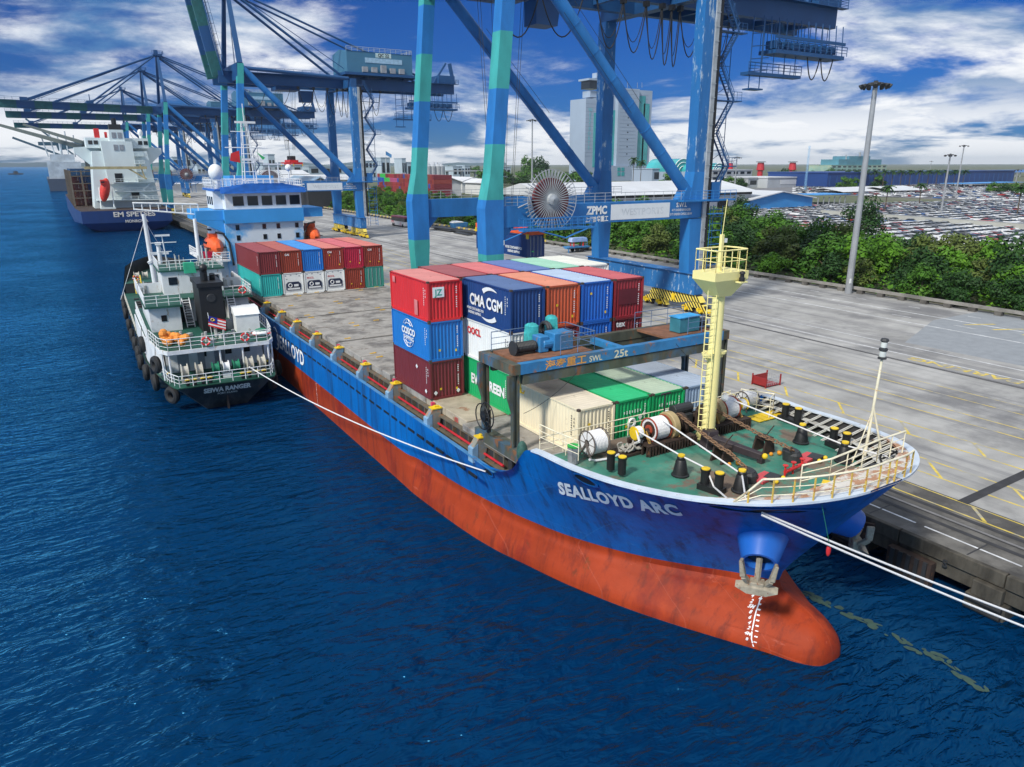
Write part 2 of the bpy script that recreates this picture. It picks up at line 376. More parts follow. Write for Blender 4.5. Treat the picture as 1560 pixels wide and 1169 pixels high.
# hills on the horizon
mb = MB(); top = []; random.seed(3)
for i in range(60):
    a = R(-22+i*.9); r = 9500; hgt = 38+55*noise.noise(Vector((i*.35, 0, 0)))+ (40 if i < 16 else 0)*abs(noise.noise(Vector((i*.2, 5, 0))))
    top.append((math.sin(a)*r, math.cos(a)*r, max(14, hgt)))
mb.grid([[(x, y, -1) for x, y, z in top], top, [(x*1.08, y*1.08, -1) for x, y, z in top]])
tag(mb.build('hills', mat('distant_hills', (.05, .12, .14), .9)), kind='structure')

# ---------------------------------------------------------------- trees
LEAF = [mat('leaves_'+k, c, .6, var=.45, vs=.6, c2=c2, c2amt=.6, spec=.25) for k, c, c2 in (
    ('bright_green', (.075, .20, .010), (.13, .27, .015)), ('mid_green', (.048, .14, .012), (.085, .19, .015)),
    ('dark_green', (.018, .06, .010), (.035, .095, .015)), ('olive_green', (.09, .13, .025), (.14, .18, .05)))]
BARK = mat('bark', (.10, .075, .05), .9, var=.4)
def tree_proto(seed, H, W, mt, nl, leaf=.30, name='mangrove_tree'):
    rnd = random.Random(seed); t = thing(name, 'x', 'tree')
    b = MB(); b.tube((0, 0, -.3), (0.1, 0, H*.45), .20, .12, n=7)
    cl = []
    for i in range(9):
        a = rnd.uniform(0, 6.28); rr = W*.5*math.sqrt(rnd.random())*.85; z = H*(.22+.60*rnd.random()*(1-rr/W*.6)); cl.append((math.cos(a)*rr, math.sin(a)*rr, z, W*rnd.uniform(.17, .30)))
        b.tube((0.05, 0, H*rnd.uniform(.2, .42)), cl[-1][:3], .09, .03, n=5)
    cl.append((0, 0, H*.80, W*.26)); b.build('trunk', BARK, t)
    b = MB()
    for i in range(nl):
        c = cl[i % len(cl)]; d = Vector((rnd.gauss(0, 1), rnd.gauss(0, 1), rnd.gauss(0.15, .9))); d.normalize()
        rr = c[3]*(rnd.random()**.35); p = Vector(c[:3])+Vector((d.x*rr, d.y*rr, d.z*rr*.8))
        if p.z < .2: p.z = .3+rnd.random()
        nrm = (d+Vector((rnd.gauss(0, .5), rnd.gauss(0, .5), .5+rnd.gauss(0, .4)))).normalized(); u = nrm.orthogonal().normalized(); v = nrm.cross(u)
        a = rnd.uniform(0, 6.28); u2 = u*math.cos(a)+v*math.sin(a); v2 = nrm.cross(u2); s = leaf*rnd.uniform(.6, 1.35)
        b.face([p-u2*s, p-v2*s*.45-u2*.1*s, p+u2*s, p+v2*s*.5])
    b.build('crown', mt, t); return t
protos = [tree_proto(11, 7.0, 6.5, LEAF[0], 2600), tree_proto(12, 7.5, 7.5, LEAF[1], 2800), tree_proto(13, 6.5, 7.0, LEAF[2], 2600), tree_proto(14, 7.2, 6.0, LEAF[3], 2200), tree_proto(15, 6.0, 6.0, LEAF[0], 2400)]
belt = []
rt = random.Random(21)
def belt_x(y): return 133+(y-50)*.21 if y < 140 else 151.9+(y-140)*.12
for tries in range(9000):
    y = 33+ (rt.random()**1.35)*520; x = rt.uniform(106.6, belt_x(y))
    near = 4.6+y*.009
    if all((x-a)**2+(y-b)**2 > near**2 for a, b, _ in belt):
        belt.append((x, y, rt.random()))
    if len(belt) >= 296: break
kinds = ['round mangrove tree with bright green leaves in the green belt behind the quay', 'broad mangrove tree with mid green leaves in the green belt behind the quay', 'dark green mangrove tree in the green belt behind the quay', 'loose olive green mangrove tree in the green belt behind the quay']
first = [True]*5
for x, y, q in belt:
    k = int(q*4.999); o = protos[k] if first[k] else copy_tree(protos[k]); first[k] = False
    s = rt.uniform(.95, 1.35)*(1+y*.0012 if y < 200 else .72); s = s*(.72 if x < 110 else 1.0)
    if y < 70: s *= .86
    o.location = (x, y, QZ-.3); o.rotation_euler.z = rt.uniform(0, 6.28); o.scale = (s, s, s*rt.uniform(.85, 1.1)*.92)
    tag(o, kinds[min(k, 3) if k < 4 else 0], 'tree', 'mangrove trees in the belt behind the quay')
big = [('tall dark tree with a wide open crown rising behind the tall floodlight mast', at(1315, 372, z=QZ), 12.5, 12, 2),
       ('dark broad tree beside the blue shed gable', at(1125, 352, z=QZ), 10.5, 11, 2), ('flat topped umbrella tree at the right edge above the car park', at(1535, 452, z=QZ), 9.5, 12, 2),
       ('thin open tree standing before the car park right of the floodlight mast', at(1462, 425, z=QZ), 8.0, 8, 3)]
for i, (lb, p, H, W, k) in enumerate(big):
    o = tree_proto(40+i, H, W, LEAF[k], 3200, .36, 'tall_tree'); o.location = (p.x, p.y, QZ-.3); tag(o, lb, 'tree')
# far trees
fp = [tree_proto(60, 11, 12, LEAF[2], 900, .8, 'tree'), tree_proto(61, 12, 11, LEAF[1], 900, .8, 'tree')]
ft = [False, False]; rt = random.Random(5)
spots = [at(812, 268, z=QZ), at(800, 270, z=QZ), at(822, 272, z=QZ)]+[at(x, 276+rt.random()*8, z=QZ) for x in range(742, 900, 12)]+[at(x, 266+rt.random()*2, z=QZ) for x in range(672, 760, 14)]+\
    [at(x, 283+rt.random()*6, z=QZ) for x in range(1275, 1345, 9)]+[at(x, 273+rt.random()*5, z=QZ) for x in range(1195, 1280, 14)]+[at(x, 294, z=QZ) for x in (1512, 1528, 1545, 1558)]+\
    [at(x, 285+rt.random()*6, z=QZ) for x in range(1015, 1130, 16)]+[at(x, 272+rt.random()*3, z=QZ) for x in range(480, 570, 15)]
for i, p in enumerate(spots):
    k = i % 2; o = fp[k] if not ft[k] else copy_tree(fp[k]); ft[k] = True
    s = rt.uniform(.8, 1.2)*min(1.9, max(.8, p.y/420)); s = 2.6 if i < 3 else s
    o.location = (p.x, p.y, QZ-.3); o.scale = (s*(.8 if i < 3 else 1), s*(.8 if i < 3 else 1), s*(1.05 if i < 3 else .8)); o.rotation_euler.z = rt.uniform(0, 6)
    tag(o, 'tall feathery tree standing beyond the cable reel and the waterside crane legs' if i < 3 else 'dark green tree among the sheds far behind the green belt', 'tree', 'tall trees behind the cable reel' if i < 3 else 'trees among the far sheds')
def palm_proto(H):
    t = thing('palm_tree', 'x', 'tree'); b = MB(); b.tube((0, 0, -.3), (.3, 0, H), .25, .16, n=7); b.build('trunk', BARK, t)
    b = MB(); rnd = random.Random(9)
    for i in range(26):
        a = i*2.4; el = rnd.uniform(-.3, 1.1); L = rnd.uniform(2.6, 3.6); p0 = Vector((.3, 0, H)); prev = p0; dr = Vector((math.cos(a), math.sin(a), 0)); sd_ = Vector((-dr.y, dr.x, 0))
        for k in range(1, 6):
            f = k/5; p = p0+dr*(L*f*math.cos(el*.6))+Vector((0, 0, L*(math.sin(el)*f-.55*f*f))); wd = .42*(1-abs(f-.45))
            b.face([prev-sd_*wd+Vector((0, 0, -.22)), prev, p, p-sd_*wd+Vector((0, 0, -.22))]); b.face([prev, prev+sd_*wd+Vector((0, 0, -.22)), p+sd_*wd+Vector((0, 0, -.22)), p]); prev = p
    b.build('crown', LEAF[2], t); return t
pp = palm_proto(9.5); pf = False
for i, (px, py, s) in enumerate([(1348, 320, 1.0), (1400, 313, 1.0), (1549, 330, 1.05), (964, 283, 1.5), (975, 284, 1.4)]+[(1290+ i*13.5, 285, 1.35) for i in range(14)]):
    p = at(px, py, z=QZ); o = pp if not pf else copy_tree(pp); pf = True; o.location = (p.x, p.y, QZ); o.scale = (s, s, s*(p.y/330 if i in (3, 4) else 1)); o.rotation_euler.z = i*1.3
    tag(o, 'palm tree with drooping fronds standing in the car park' if i < 3 else ('palm tree in front of the tall grey port tower' if i < 5 else 'palm tree in the long row before the dark blue warehouse'), 'tree', ['palms in the car park', 'palms by the tower', 'row of palms by the blue warehouse'][0 if i < 3 else (1 if i < 5 else 2)])

# ---------------------------------------------------------------- car parks
lot = mat('car_park_asphalt', (.17, .17, .18), .85, var=.2, vs=.1)
pA = [(belt_x(y)+1, y) for y in (45, 80, 120, 150, 185)]
mb = MB(); mb.face([(127, 30, QZ-.2), (420, 30, QZ-.2), (420, 215, QZ-.2), (250, 255, QZ-.2), (165, 215, QZ-.2), (150, 140, QZ-.2)]); mb.face([(425, 60, QZ-.2), (760, 60, QZ-.2), (760, 420, QZ-.2), (425, 420, QZ-.2)])
tag(mb.build('car_park', lot), kind='structure')
CARC = [mat('car_paint_'+k, c, .3, spec=.6, var=.05) for k, c in (('white', (.75, .77, .79)), ('silver', (.45, .47, .5)), ('grey', (.16, .17, .19)), ('black', (.02, .02, .025)), ('red', (.35, .03, .03)), ('blue', (.06, .13, .3)))]
def car_mesh(b, x, y, z, rz, full=True):
    ca, sa = math.cos(rz), math.sin(rz)
    T = lambda p: (x+p[0]*ca-p[1]*sa, y+p[0]*sa+p[1]*ca, z+p[2])
    b.cm = 0
    prof = [(-2.15, .25), (2.15, .25), (2.2, .6), (2.0, .82), (1.1, .92), (-1.9, .95), (-2.2, .8)]
    P = [T((u, -.85, v)) for u, v in prof]; dv = Vector(T((0, .85, 0)))-Vector(T((0, -.85, 0))); b.prism(P, dv)
    b.cm = 1; q = [T(p) for p in ((-1.6, -.78, .93), (1.05, -.78, .93), (1.05, .78, .93), (-1.6, .78, .93), (-1.15, -.62, 1.38), (.35, -.62, 1.38), (.35, .62, 1.38), (-1.15, .62, 1.38))]; b.hexa(q)
    b.cm = 0; q = [T(p) for p in ((-1.12, -.61, 1.385), (.32, -.61, 1.385), (.32, .61, 1.385), (-1.12, .61, 1.385), (-1.05, -.55, 1.43), (.25, -.55, 1.43), (.25, .55, 1.43), (-1.05, .55, 1.43))]; b.hexa(q)
    if full:
        b.cm = 2
        for u in (-1.35, 1.35):
            for s in (-1, 1): b.tube(T((u, s*.70, .32)), T((u, s*.90, .32)), .32, n=8)
cm_ = []
for i, c in enumerate(CARC):
    b = MB(); car_mesh(b, 0, 0, 0, 0); o = b.build('parked_car', [c, GLASS, RUBBER]); cm_.append(o)
cars = []; rc_ = random.Random(8)
def in_poly(x, y, P):
    c = False
    for i in range(len(P)):
        (a, b), (d, e) = P[i], P[i-1]
        if (b > y) != (e > y) and x < (d-a)*(y-b)/(e-b)+a: c = not c
    return c
PA = [(128, 42), (420, 42), (420, 200), (250, 235), (168, 205), (152, 140)]
yy = 44
while yy < 240:
    xx = 126.0; row = int(yy)
    while xx < 420:
        if in_poly(xx, yy, PA) and rc_.random() < .86 and (xx-127)*.98 < (yy*4.2): cars.append((xx, yy+rc_.uniform(-.3, .3), R(90)+rc_.uniform(-.04, .04)+(math.pi if rc_.random() < .5 else 0)))
        xx += 2.75 if rc_.random() > .03 else 6
    yy += 5.6 if (int(yy/5.6) % 2) else 7.4
for yy in range(70, 415, 12):
    xx = 430.0
    while xx < 700:
        if rc_.random() < .8 and yy < xx*.78: cars.append((xx, yy, R(90)))
        xx += 3.4
def vis(c):
    d = Vector((c[0], c[1], QZ))-Vector((0, 0, CAMZ)); z = d.dot(fwd)
    return 0 < 780+FPX*d.dot(rgt)/z < 1560
def ppy(c):
    d = Vector((c[0], c[1], QZ+1))-Vector((0, 0, CAMZ)); return 584.5-FPX*d.dot(upv)/d.dot(fwd)
cars = [c for c in cars if vis(c)]
def seen(c):
    # hidden behind the near belt?
    return ppy(c) < 455 and (c[0] > 150 or c[1] < 75)
cars.sort(key=lambda c: (not seen(c), c[0]**2+c[1]**2))
wts = [0, 0, 0, 1, 1, 2, 3, 0, 1, 4, 5, 0]; used = set(); names = ['white', 'silver', 'grey', 'black', 'red', 'blue']
for c in cars[:298]:
    k = rc_.choice(wts); o = cm_[k] if k not in used else cm_[k].copy()
    if k in used: COL.objects.link(o)
    used.add(k); o.location = (c[0], c[1], QZ-.19); o.rotation_euler.z = c[2]
    tag(o, names[k]+' saloon car in the crowded car park beyond the green belt', 'car', 'new cars stored in the car park')
for k in range(6):
    if k not in used: bpy.data.objects.remove(cm_[k])
b = MB()
for c in cars[298:]:
    b2 = MB(); car_mesh(b2, c[0], c[1], QZ-.19, c[2], False); k = rc_.choice(wts); o_ = len(b.v); b.v += b2.v; b.f += [tuple(i+o_ for i in f) for f in b2.f]; b.m += [6 if m == 1 else k for m in b2.m]
if b.f: tag(b.build('distant_parked_cars', CARC+[GLASS]), kind='stuff')
# ---------------------------------------------------------------- far buildings
TW = mat('tower_cladding', (.33, .41, .52), .5, var=.12, vs=.02); TWG = mat('tower_green_glass', (.05, .36, .38), .15, var=.3, vs=.05)
SHW = mat('shed_white_wall', (.62, .64, .64), .7, var=.15, vs=.1); ROOFW = mat('pale_metal_roof', (.62, .64, .66), .5, var=.15, vs=.05, c2=(.5, .5, .5), c2amt=.5)
SHB = mat('blue_shed_paint', (.05, .27, .62), .6, var=.12, vs=.08, c2=(.35, .5, .68), c2amt=.35); NAVY = mat('dark_blue_cladding', (.012, .05, .20), .5, var=.2, vs=.02)
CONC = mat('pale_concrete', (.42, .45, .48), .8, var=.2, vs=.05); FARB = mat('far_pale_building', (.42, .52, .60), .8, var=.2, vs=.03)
def T(pxa, pya, Yp): return at(pxa, pya, y=Yp)
Yt = 700.0
t = thing('office_tower', 'tall grey port office tower with green glass strips and a control cab on top', 'building', (T(940, 280, Yt).x, Yt, QZ-.3))
def fac(b, x0, x1, ytop, ybot, Y, d, Yback=None):
    a = T(x0, ytop, Y); c = T(x1, ybot, Y); b.bx(a.x, Y, min(c.z, QZ) if ybot > 275 else c.z, c.x, Y+d, a.z)
b = MB(); fac(b, 893, 914, 150, 282, Yt, 30); fac(b, 914, 932, 158, 282, Yt+3, 30); fac(b, 930, 952, 146, 282, Yt+1.5, 34); fac(b, 943, 968, 134, 282, Yt-4, 40); fac(b, 968, 987, 137, 282, Yt-1, 40); b.build('wall', TW, t)
for x0, x1, y0, y1, dY in ((905, 911, 172, 255, -.4), (932.5, 942, 168, 252, 1.0), (971, 978, 146, 270, -1.5), (981, 985, 158, 253, -1.5), (968.4, 970, 148, 252, -1.4)):
    b = MB(); fac(b, x0, x1, y0, y1, Yt+dY, 3); b.build('glass_strip', TWG, t)
b = MB(); fac(b, 914, 991, 253, 282, Yt-6, 20); b.build('podium', TW, t)
for x0, x1, y0, dY in ((893, 914, 150, 0), (943, 968, 134, -4), (968, 987, 137, -1)):
    a, c = T(x0, y0, Yt), T(x1, y0, Yt); b = MB(); z = 30.0
    while z < a.z-2: b.bx(a.x-.1, Yt+dY-.12, z, c.x+.1, Yt+dY+.1, z+.35); z += 4.0
    b.build('floor_line', mat('tower_joint', (.25, .31, .4), .6), t)
    if x0 != 893: b = MB(); [b.bx((a.x+c.x)/2-.8, Yt+dY-.2, q, (a.x+c.x)/2+.8, Yt+dY+.1, q+1.2) for q in range(32, int(a.z)-6, 8)]; b.build('small_window', GLASS, t)
for x0 in (915, 941, 947, 984):
    for y0 in (255.5, 262.5):
        b = MB(); fac(b, x0, x0+4.2, y0, y0+5.5, Yt-6.3, 1); b.build('window', TWG, t)
b = MB(); fac(b, 899, 914, 138, 149, Yt+4, 14); fac(b, 897.5, 915, 119, 123.2, Yt+1, 20); fac(b, 909, 915, 111, 119.2, Yt+5, 8); cab = b.build('control_cab', TW, t)
b = MB(); fac(b, 898.5, 914.5, 123, 136, Yt+2, 16); b.build('cab_window', GLASS, cab)
b = MB()
for px in (956, 971, 978): b.tube(T(px, 134, Yt), T(px, 126, Yt), .25, n=5)
b.build('aerial', GREY, t)
b = MB()
for i, ch in enumerate('WESTPORTS'):
    p = T(899.5-i*.35, 170+i*7.2, Yt-.3); put_text(b, ch, p, (1, 0, 0), (0, 0, 1), 5.2, .03)
b.build('lettering', mat('teal_letters', (.2, .55, .62), .6), t)

def gable(name, label, x0, x1, ye, yr, yb, Y, depth, wall, roof, cat='building', door=None, flip=False):
    "gabled shed: eaves at pixel row ye, ridge yr, ground yb; gable end faces the camera on plane Y"
    a = T(x0, ye, Y); c = T(x1, ye, Y); r = T((x0+x1)/2, yr, Y); ze = (a.z+c.z)/2
    t = thing(name, label, cat, ((a.x+c.x)/2, Y, QZ-.3)); b = MB()
    b.prism([(a.x, Y, QZ-.3), (c.x, Y, QZ-.3), (c.x, Y, ze), (r.x, Y, r.z), (a.x, Y, ze)], (0, depth, 0)); b.build('wall', wall, t)
    b = MB(); o = 1.2
    for sx, p in ((-1, a), (1, c)):
        b.prism([(p.x+sx*o, Y-o, ze-.25), (r.x, Y-o, r.z+.1), (r.x, Y-o, r.z+.5), (p.x+sx*o, Y-o, ze+.15)], (0, depth+2*o, 0))
    b.build('roof', roof, t)
    if door: b = MB(); b.bx(r.x-door, Y-.15, QZ-.3, r.x+door, Y+.1, ze-1.2); b.build('door', GREY, t)
    return t
def block(name, label, x0, x1, y0, Y, depth, wall, rows=0, cols=0, cat='building', roof=None, win=GLASS, yb=None):
    a = T(x0, y0, Y); c = T(x1, y0, Y); z1 = (a.z+c.z)/2; z0 = QZ-.3
    t = thing(name, label, cat, ((a.x+c.x)/2, Y, z0)); b = MB(); b.bx(a.x, Y, z0, c.x, Y+depth, z1); b.build('wall', wall, t)
    b = MB(); b.bx(a.x-.5, Y-.5, z1+.02, c.x+.5, Y+depth+.5, z1+.9); b.build('roof', roof or wall, t)
    if rows:
        W = (c.x-a.x)/cols; H = (z1-z0)/rows
        for i in range(cols):
            for j in range(rows):
                b = MB(); b.bx(a.x+W*(i+.2), Y-.15, z0+H*(j+.35), a.x+W*(i+.8), Y+.2, z0+H*(j+.8)); b.build('window', win, t)
    return t
# long white shed and blue gabled shed
A = at(1150, 322, z=QZ); Bq = at(1238, 322, z=QZ)
Ysh = A.y
t = gable('storage_shed', 'big shed with a plain bright blue gable end and pale roof behind the green belt', 1143, 1238, 303, 293, 322, Ysh, 150, SHB, ROOFW)
L0 = T(838, 296, Ysh+25); L1 = T(1146, 307, Ysh+6)
t = thing('long_warehouse', 'very long low white warehouse with a pale roof and dark eaves opening behind the crane', 'building', (A.x, Ysh, QZ-.3))
Yw = Ysh+4; xa, xb = T(845, 305, Yw).x, T(1144, 305, Yw).x
b = MB(); b.bx(xa, Yw, QZ-.3, xb, Yw+40, 9.2); b.build('wall', SHW, t)
b = MB(); b.bx(xa, Yw-.3, 9.2, xb, Yw+40, 10.3); b.build('vent_strip', DARK, t)
b = MB(); b.prism([(xa-2, Yw-3, 10.3), (xa-2, Yw+20, 14.6), (xa-2, Yw+44, 10.3)], (xb-xa+4, 0, 0)); b.build('roof', ROOFW, t)
for i in range(9):
    b = MB(); x = xa+(xb-xa)*(i+.5)/9; b.bx(x-3, Yw-.2, 4.0, x+3, Yw+.1, 7.0); b.build('window', GLASS, t)
block('louvred_hall', 'wide grey louvred hall behind the blue gabled shed', 1170, 1262, 271, 420, 40, CONC, 1, 1, roof=ROOFW, win=ROOFW)
block('office_block', 'long grey office block with dark window bands left of the louvred hall', 1085, 1146, 260, 470, 30, CONC, 3, 6)
block('office_block', 'pale grey block with one dark doorway right of the port tower', 994, 1040, 258, 560, 30, TW, 1, 3)
block('office_annex', 'plain grey annex between the office block and the louvred hall', 1140, 1172, 272, 430, 25, CONC, 1, 2)
for i, (x0, x1, Yd, lb) in enumerate(((1026, 1054, 540, 'larger green glass barrel vault above the pale block'), (1086, 1104, 500, 'smaller green glass barrel vault above the grey office block'))):
    a, c = T(x0, 262, Yd), T(x1, 262, Yd); r = (c.x-a.x)/2; z0 = a.z
    t = thing('glass_vault', lb, 'building', ((a.x+c.x)/2, Yd, QZ)); b = MB(); pts = [(a.x+r-r*math.cos(math.pi*k/12), Yd, z0+r*math.sin(math.pi*k/12)) for k in range(13)]
    b.prism(pts, (0, 40, 0)); b.build('glass', TWG, t); b = MB(); b.bx(a.x, Yd, QZ-.3, c.x, Yd+40, z0-.05); b.build('wall', TW, t)
    b = MB()
    for q in (1.0, .72, .42): b.path([((a.x+c.x)/2-r*q*math.cos(math.pi*k/12), Yd-.2, z0+r*q*math.sin(math.pi*k/12)) for k in range(13)], .35, 4)
    b.build('arch_rib', WHITE, t)
REDF = mat('red_cladding', (.5, .02, .03), .5)
for px, lb in ((1112, 'small red tapered roof vent half hidden behind the office block'), (1158, 'red tapered roof vent with a flat cap left of the lattice mast'), (1206.5, 'red tapered roof vent with a flat cap nearest the lattice mast')):
    p = T(px, 262, 700); s = .8 if px < 1120 else 1.15; t = thing('roof_vent', lb, 'vent', (p.x, 700, QZ)); b = MB(); b.lathe((p.x, 700, 0), [(3.2*s, QZ), (3.0*s, 12), (4.6*s, 13), (3.6*s, 22.5*s**.1), (.1, 22.5*s**.1)], 14); b.build('drum', REDF, t)
    b = MB(); b.lathe((p.x, 700, 23.2), [(.1, 0), (5.6*s, .1), (5.6*s, .8), (.1, .9)], 14); b.build('cap', DARK, t)
t = block('blue_warehouse', 'very long dark blue warehouse on the horizon at the right', 1262, 1546, 262.5, 390, 60, NAVY, roof=NAVY)
b = MB(); a, c = T(1262, 270, 390), T(1546, 270, 390)
for k in range(34): b = MB(); b.bx(a.x+(c.x-a.x)*k/34+2, 389.8, QZ, a.x+(c.x-a.x)*k/34+2.8, 390.02, a.z+1); b.build('wall_rib', mat('rib_blue', (.03, .1, .3), .5), t)
t = thing('warehouse_canopy', 'ribbed blue canopy running along the foot of the dark blue warehouse', 'canopy', (900, 560, QZ)); a, c = T(1390, 282, 560), T(1560, 282, 560)
b = MB(); b.prism([(a.x, 556, 8.5), (a.x, 562, 11.5), (a.x, 575, 12)], (c.x-a.x+60, 0, 0)); b.build('roof', mat('mid_blue_roof', (.03, .14, .38), .4, var=.2), t)
b = MB(); [b.bx(a.x+k*14, 557, QZ-.3, a.x+k*14+.8, 558, 9) for k in range(20)]; b.build('column', CONC, t)
t = block('hotel_block', 'stepped green and cream hotel block rising above the dark blue warehouse', 1267, 1351, 252, 1100, 60, mat('hotel_green_wall', (.25, .42, .36), .7, var=.3, vs=.04, c2=(.5, .5, .3)), 2, 11)
b = MB(); a, c = T(1279, 243, 1101), T(1344, 243, 1101); b.bx(a.x, 1102, T(1300, 252, 1100).z, c.x, 1150, a.z); a, c = T(1296, 238, 1101), T(1328, 238, 1101); b.bx(a.x, 1104, a.z-9, c.x, 1148, a.z); b.build('upper_storeys', mat('hotel_teal_wall', (.08, .25, .33), .6, var=.3, vs=.05), t)
b = MB(); b.tube(T(1289, 243, 1101), T(1289, 236, 1101), 1.2); b.tube(T(1310, 238, 1103), T(1310, 232, 1103), 2.5); b.build('chimney', CONC, t)
# open canopies over the far car park
for i, (x0, x1, y0, Yc, dp, m_, lb) in enumerate(((1285, 1362, 290, 300, 30, ROOFW, 'white gabled canopy above the parked cars left of the palm'), (1362, 1410, 288, 290, 30, ROOFW, 'white canopy above the parked cars right of the palm'), (1247, 1296, 297, 235, 16, SHB, 'light blue flat canopy beside the blue gabled shed'), (1470, 1560, 280, 330, 20, SHB, 'blue sloping canopy at the right edge beyond the car park'))):
    a, c = T(x0, y0, Yc), T(x1, y0, Yc); t = thing('car_park_canopy', lb, 'canopy', ((a.x+c.x)/2, Yc, QZ)); b = MB()
    if i < 2: b.prism([(a.x, Yc, a.z-1.2), (a.x, Yc+dp/2, a.z+1.2), (a.x, Yc+dp, a.z-1.2), (a.x, Yc+dp/2, a.z+.8)], (c.x-a.x, 0, 0))
    else: b.bx(a.x, Yc, a.z-.3, c.x, Yc+dp, a.z)
    b.build('roof', m_, t); b = MB(); n = 6
    for k in range(n): b.bx(a.x+(c.x-a.x)*k/n+1, Yc+.5, QZ-.3, a.x+(c.x-a.x)*k/n+1.4, Yc+.9, a.z-1.1)
    b.build('column', GREY, t)
# silos, plants, sheds on the left horizon
rs = random.Random(4)
for i, (x0, x1, y0, Yc) in enumerate([(262, 300, 240, 900), (408, 418, 236, 950), (556, 578, 246, 900), (580, 594, 241, 880), (612, 618, 242, 900), (620, 634, 248, 900), (648, 660, 252, 850), (690, 704, 254, 950), (708, 716, 253, 950), (400, 460, 252, 700), (470, 540, 254, 700), (765, 778, 255, 800), (300, 312, 252, 800)]):
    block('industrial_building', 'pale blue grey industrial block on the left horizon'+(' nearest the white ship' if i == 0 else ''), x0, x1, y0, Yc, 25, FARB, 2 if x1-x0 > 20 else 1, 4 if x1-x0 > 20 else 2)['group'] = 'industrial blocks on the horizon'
s0 = None
for i, px in enumerate((645, 652, 659, 667, 672, 640)):
    p = T(px, 268, 800); t = s0 if s0 is None else None
    if s0 is None:
        s0 = t = thing('storage_silo', 'grey storage silo on the horizon between the two banded crane legs', 'silo', (p.x, 800, QZ), 'silos on the horizon'); b = MB(); b.lathe((p.x, 800, QZ-.3), [(4.5, 0), (4.5, 17), (.2, 20)], 14); b.build('drum', CONC, t)
        b = MB(); b.tube((p.x-4.6, 799, QZ), (p.x-4.6, 799, QZ+21), .3, n=5); b.build('ladder', GREY, t)
    else: c_ = copy_tree(s0); c_.location = (p.x, 800, QZ)
for i, (x0, x1, ye, yr, Yc, dp, wl, rf, lb) in enumerate([(468, 506, 283, 271, 330, 40, DARK, mat('blue_grey_roof', (.25, .38, .52), .5), 'open dark shed with a blue grey gabled roof behind crane QC 22'), (446, 470, 278, 270, 420, 30, SHW, ROOFW, 'white gabled shed left of the open dark shed'),
     (672, 702, 278, 272, 430, 25, SHW, ROOFW, 'white shed beside the stacked yard containers'), (704, 736, 277, 271, 470, 30, SHW, ROOFW, 'white shed in the middle of the gap between the banded legs'), (736, 760, 279, 274, 430, 25, SHW, ROOFW, 'low white shed left of the banded crane leg')]):
    gable('shed', lb, x0, x1, ye, yr, 290, Yc, dp, wl, rf)
for i, (x0, x1, y0, Yc) in enumerate([(385, 470, 262, 560), (430, 560, 270, 480), (255, 345, 276, 560)]):
    a, c = T(x0, y0, Yc), T(x1, y0, Yc); t = thing('long_shed', ['long pale roofed shed behind the ship mast', 'long grey roofed shed behind crane QC 22', 'long pale shed seen under the far crane beams'][i], 'building', (a.x, Yc, QZ))
    b = MB(); b.bx(a.x, Yc, QZ-.3, c.x, Yc+40, a.z-2); b.build('wall', SHW, t); b = MB(); b.prism([(a.x-1, Yc-2, a.z-2), (a.x-1, Yc+20, a.z+1), (a.x-1, Yc+42, a.z-2)], (c.x-a.x+2, 0, 0)); b.build('roof', ROOFW, t)
# flyover
a, c = T(672, 260, 900), T(778, 260, 900); t = thing('flyover', 'thin concrete flyover on piers on the horizon', 'bridge', (a.x, 900, QZ)); b = MB(); b.bx(a.x, 900, a.z-1.5, c.x, 910, a.z); b.build('deck', CONC, t)
for k in range(5): b = MB(); x = a.x+(c.x-a.x)*(k+.5)/5; b.bx(x-1.2, 902, QZ-.3, x+1.2, 906, a.z-1.5); b.build('pier', CONC, t)
# lattice mast
p = at(1226, 291, z=QZ); ztop = T(1226, 222, p.y).z
t = thing('lattice_mast', 'slender blue and white lattice radio mast behind the blue gabled shed', 'mast', (p.x, p.y, QZ)); b = MB(); q = .55
for sx, sy in ((-1, -1), (1, -1), (1, 1), (-1, 1)): b.tube((p.x+sx*q, p.y+sy*q, QZ), (p.x+sx*q*.7, p.y+sy*q*.7, ztop), .09, n=4)
z = QZ; k = 0
while z < ztop-1.4: b.tube((p.x-q*(1 if k % 2 else -1), p.y-q, z), (p.x+q*(1 if k % 2 else -1), p.y-q, z+1.4), .06, n=4); b.tube((p.x-q, p.y-q*(1 if k % 2 else -1), z), (p.x-q, p.y+q*(1 if k % 2 else -1), z+1.4), .06, n=4); z += 1.4; k += 1
b.build('lattice', mat('pale_blue_paint', (.25, .5, .75), .5), t)
p0, p1 = at(1250, 328, z=QZ), at(1563, 352, z=QZ); t = thing('boundary_wall', 'long pale boundary wall dividing the two halves of the car park', 'wall', (p0.x, p0.y, QZ)); b = MB(); b.beam(p0+Vector((0, 0, .9)), p1+Vector((0, 0, .9)), .3, 2.2); b.build('wall', mat('pale_wall', (.45, .46, .42), .8, var=.2, vs=.1), t)
b = MB(); b.beam(p0+Vector((0, 0, 2.05)), p1+Vector((0, 0, 2.05)), .45, .12); b.build('coping', CONC, t)
# flag
p = T(588, 248, 880); t = thing('flagpole', 'white flagpole flying a light blue flag on the left horizon', 'flag', (p.x, 880, p.z-8)); b = MB(); b.tube((p.x, 880, p.z-8), (p.x, 880, p.z+14), .35, n=6); b.build('pole', WHITE, t)
b = MB(); b.prism([(p.x+.4, 880, p.z+13.5), (p.x+8, 880, p.z+9.5), (p.x+7.6, 880, p.z+5.5), (p.x+.4, 880, p.z+9)], (0, .15, 0)); b.build('flag', SHB, t)
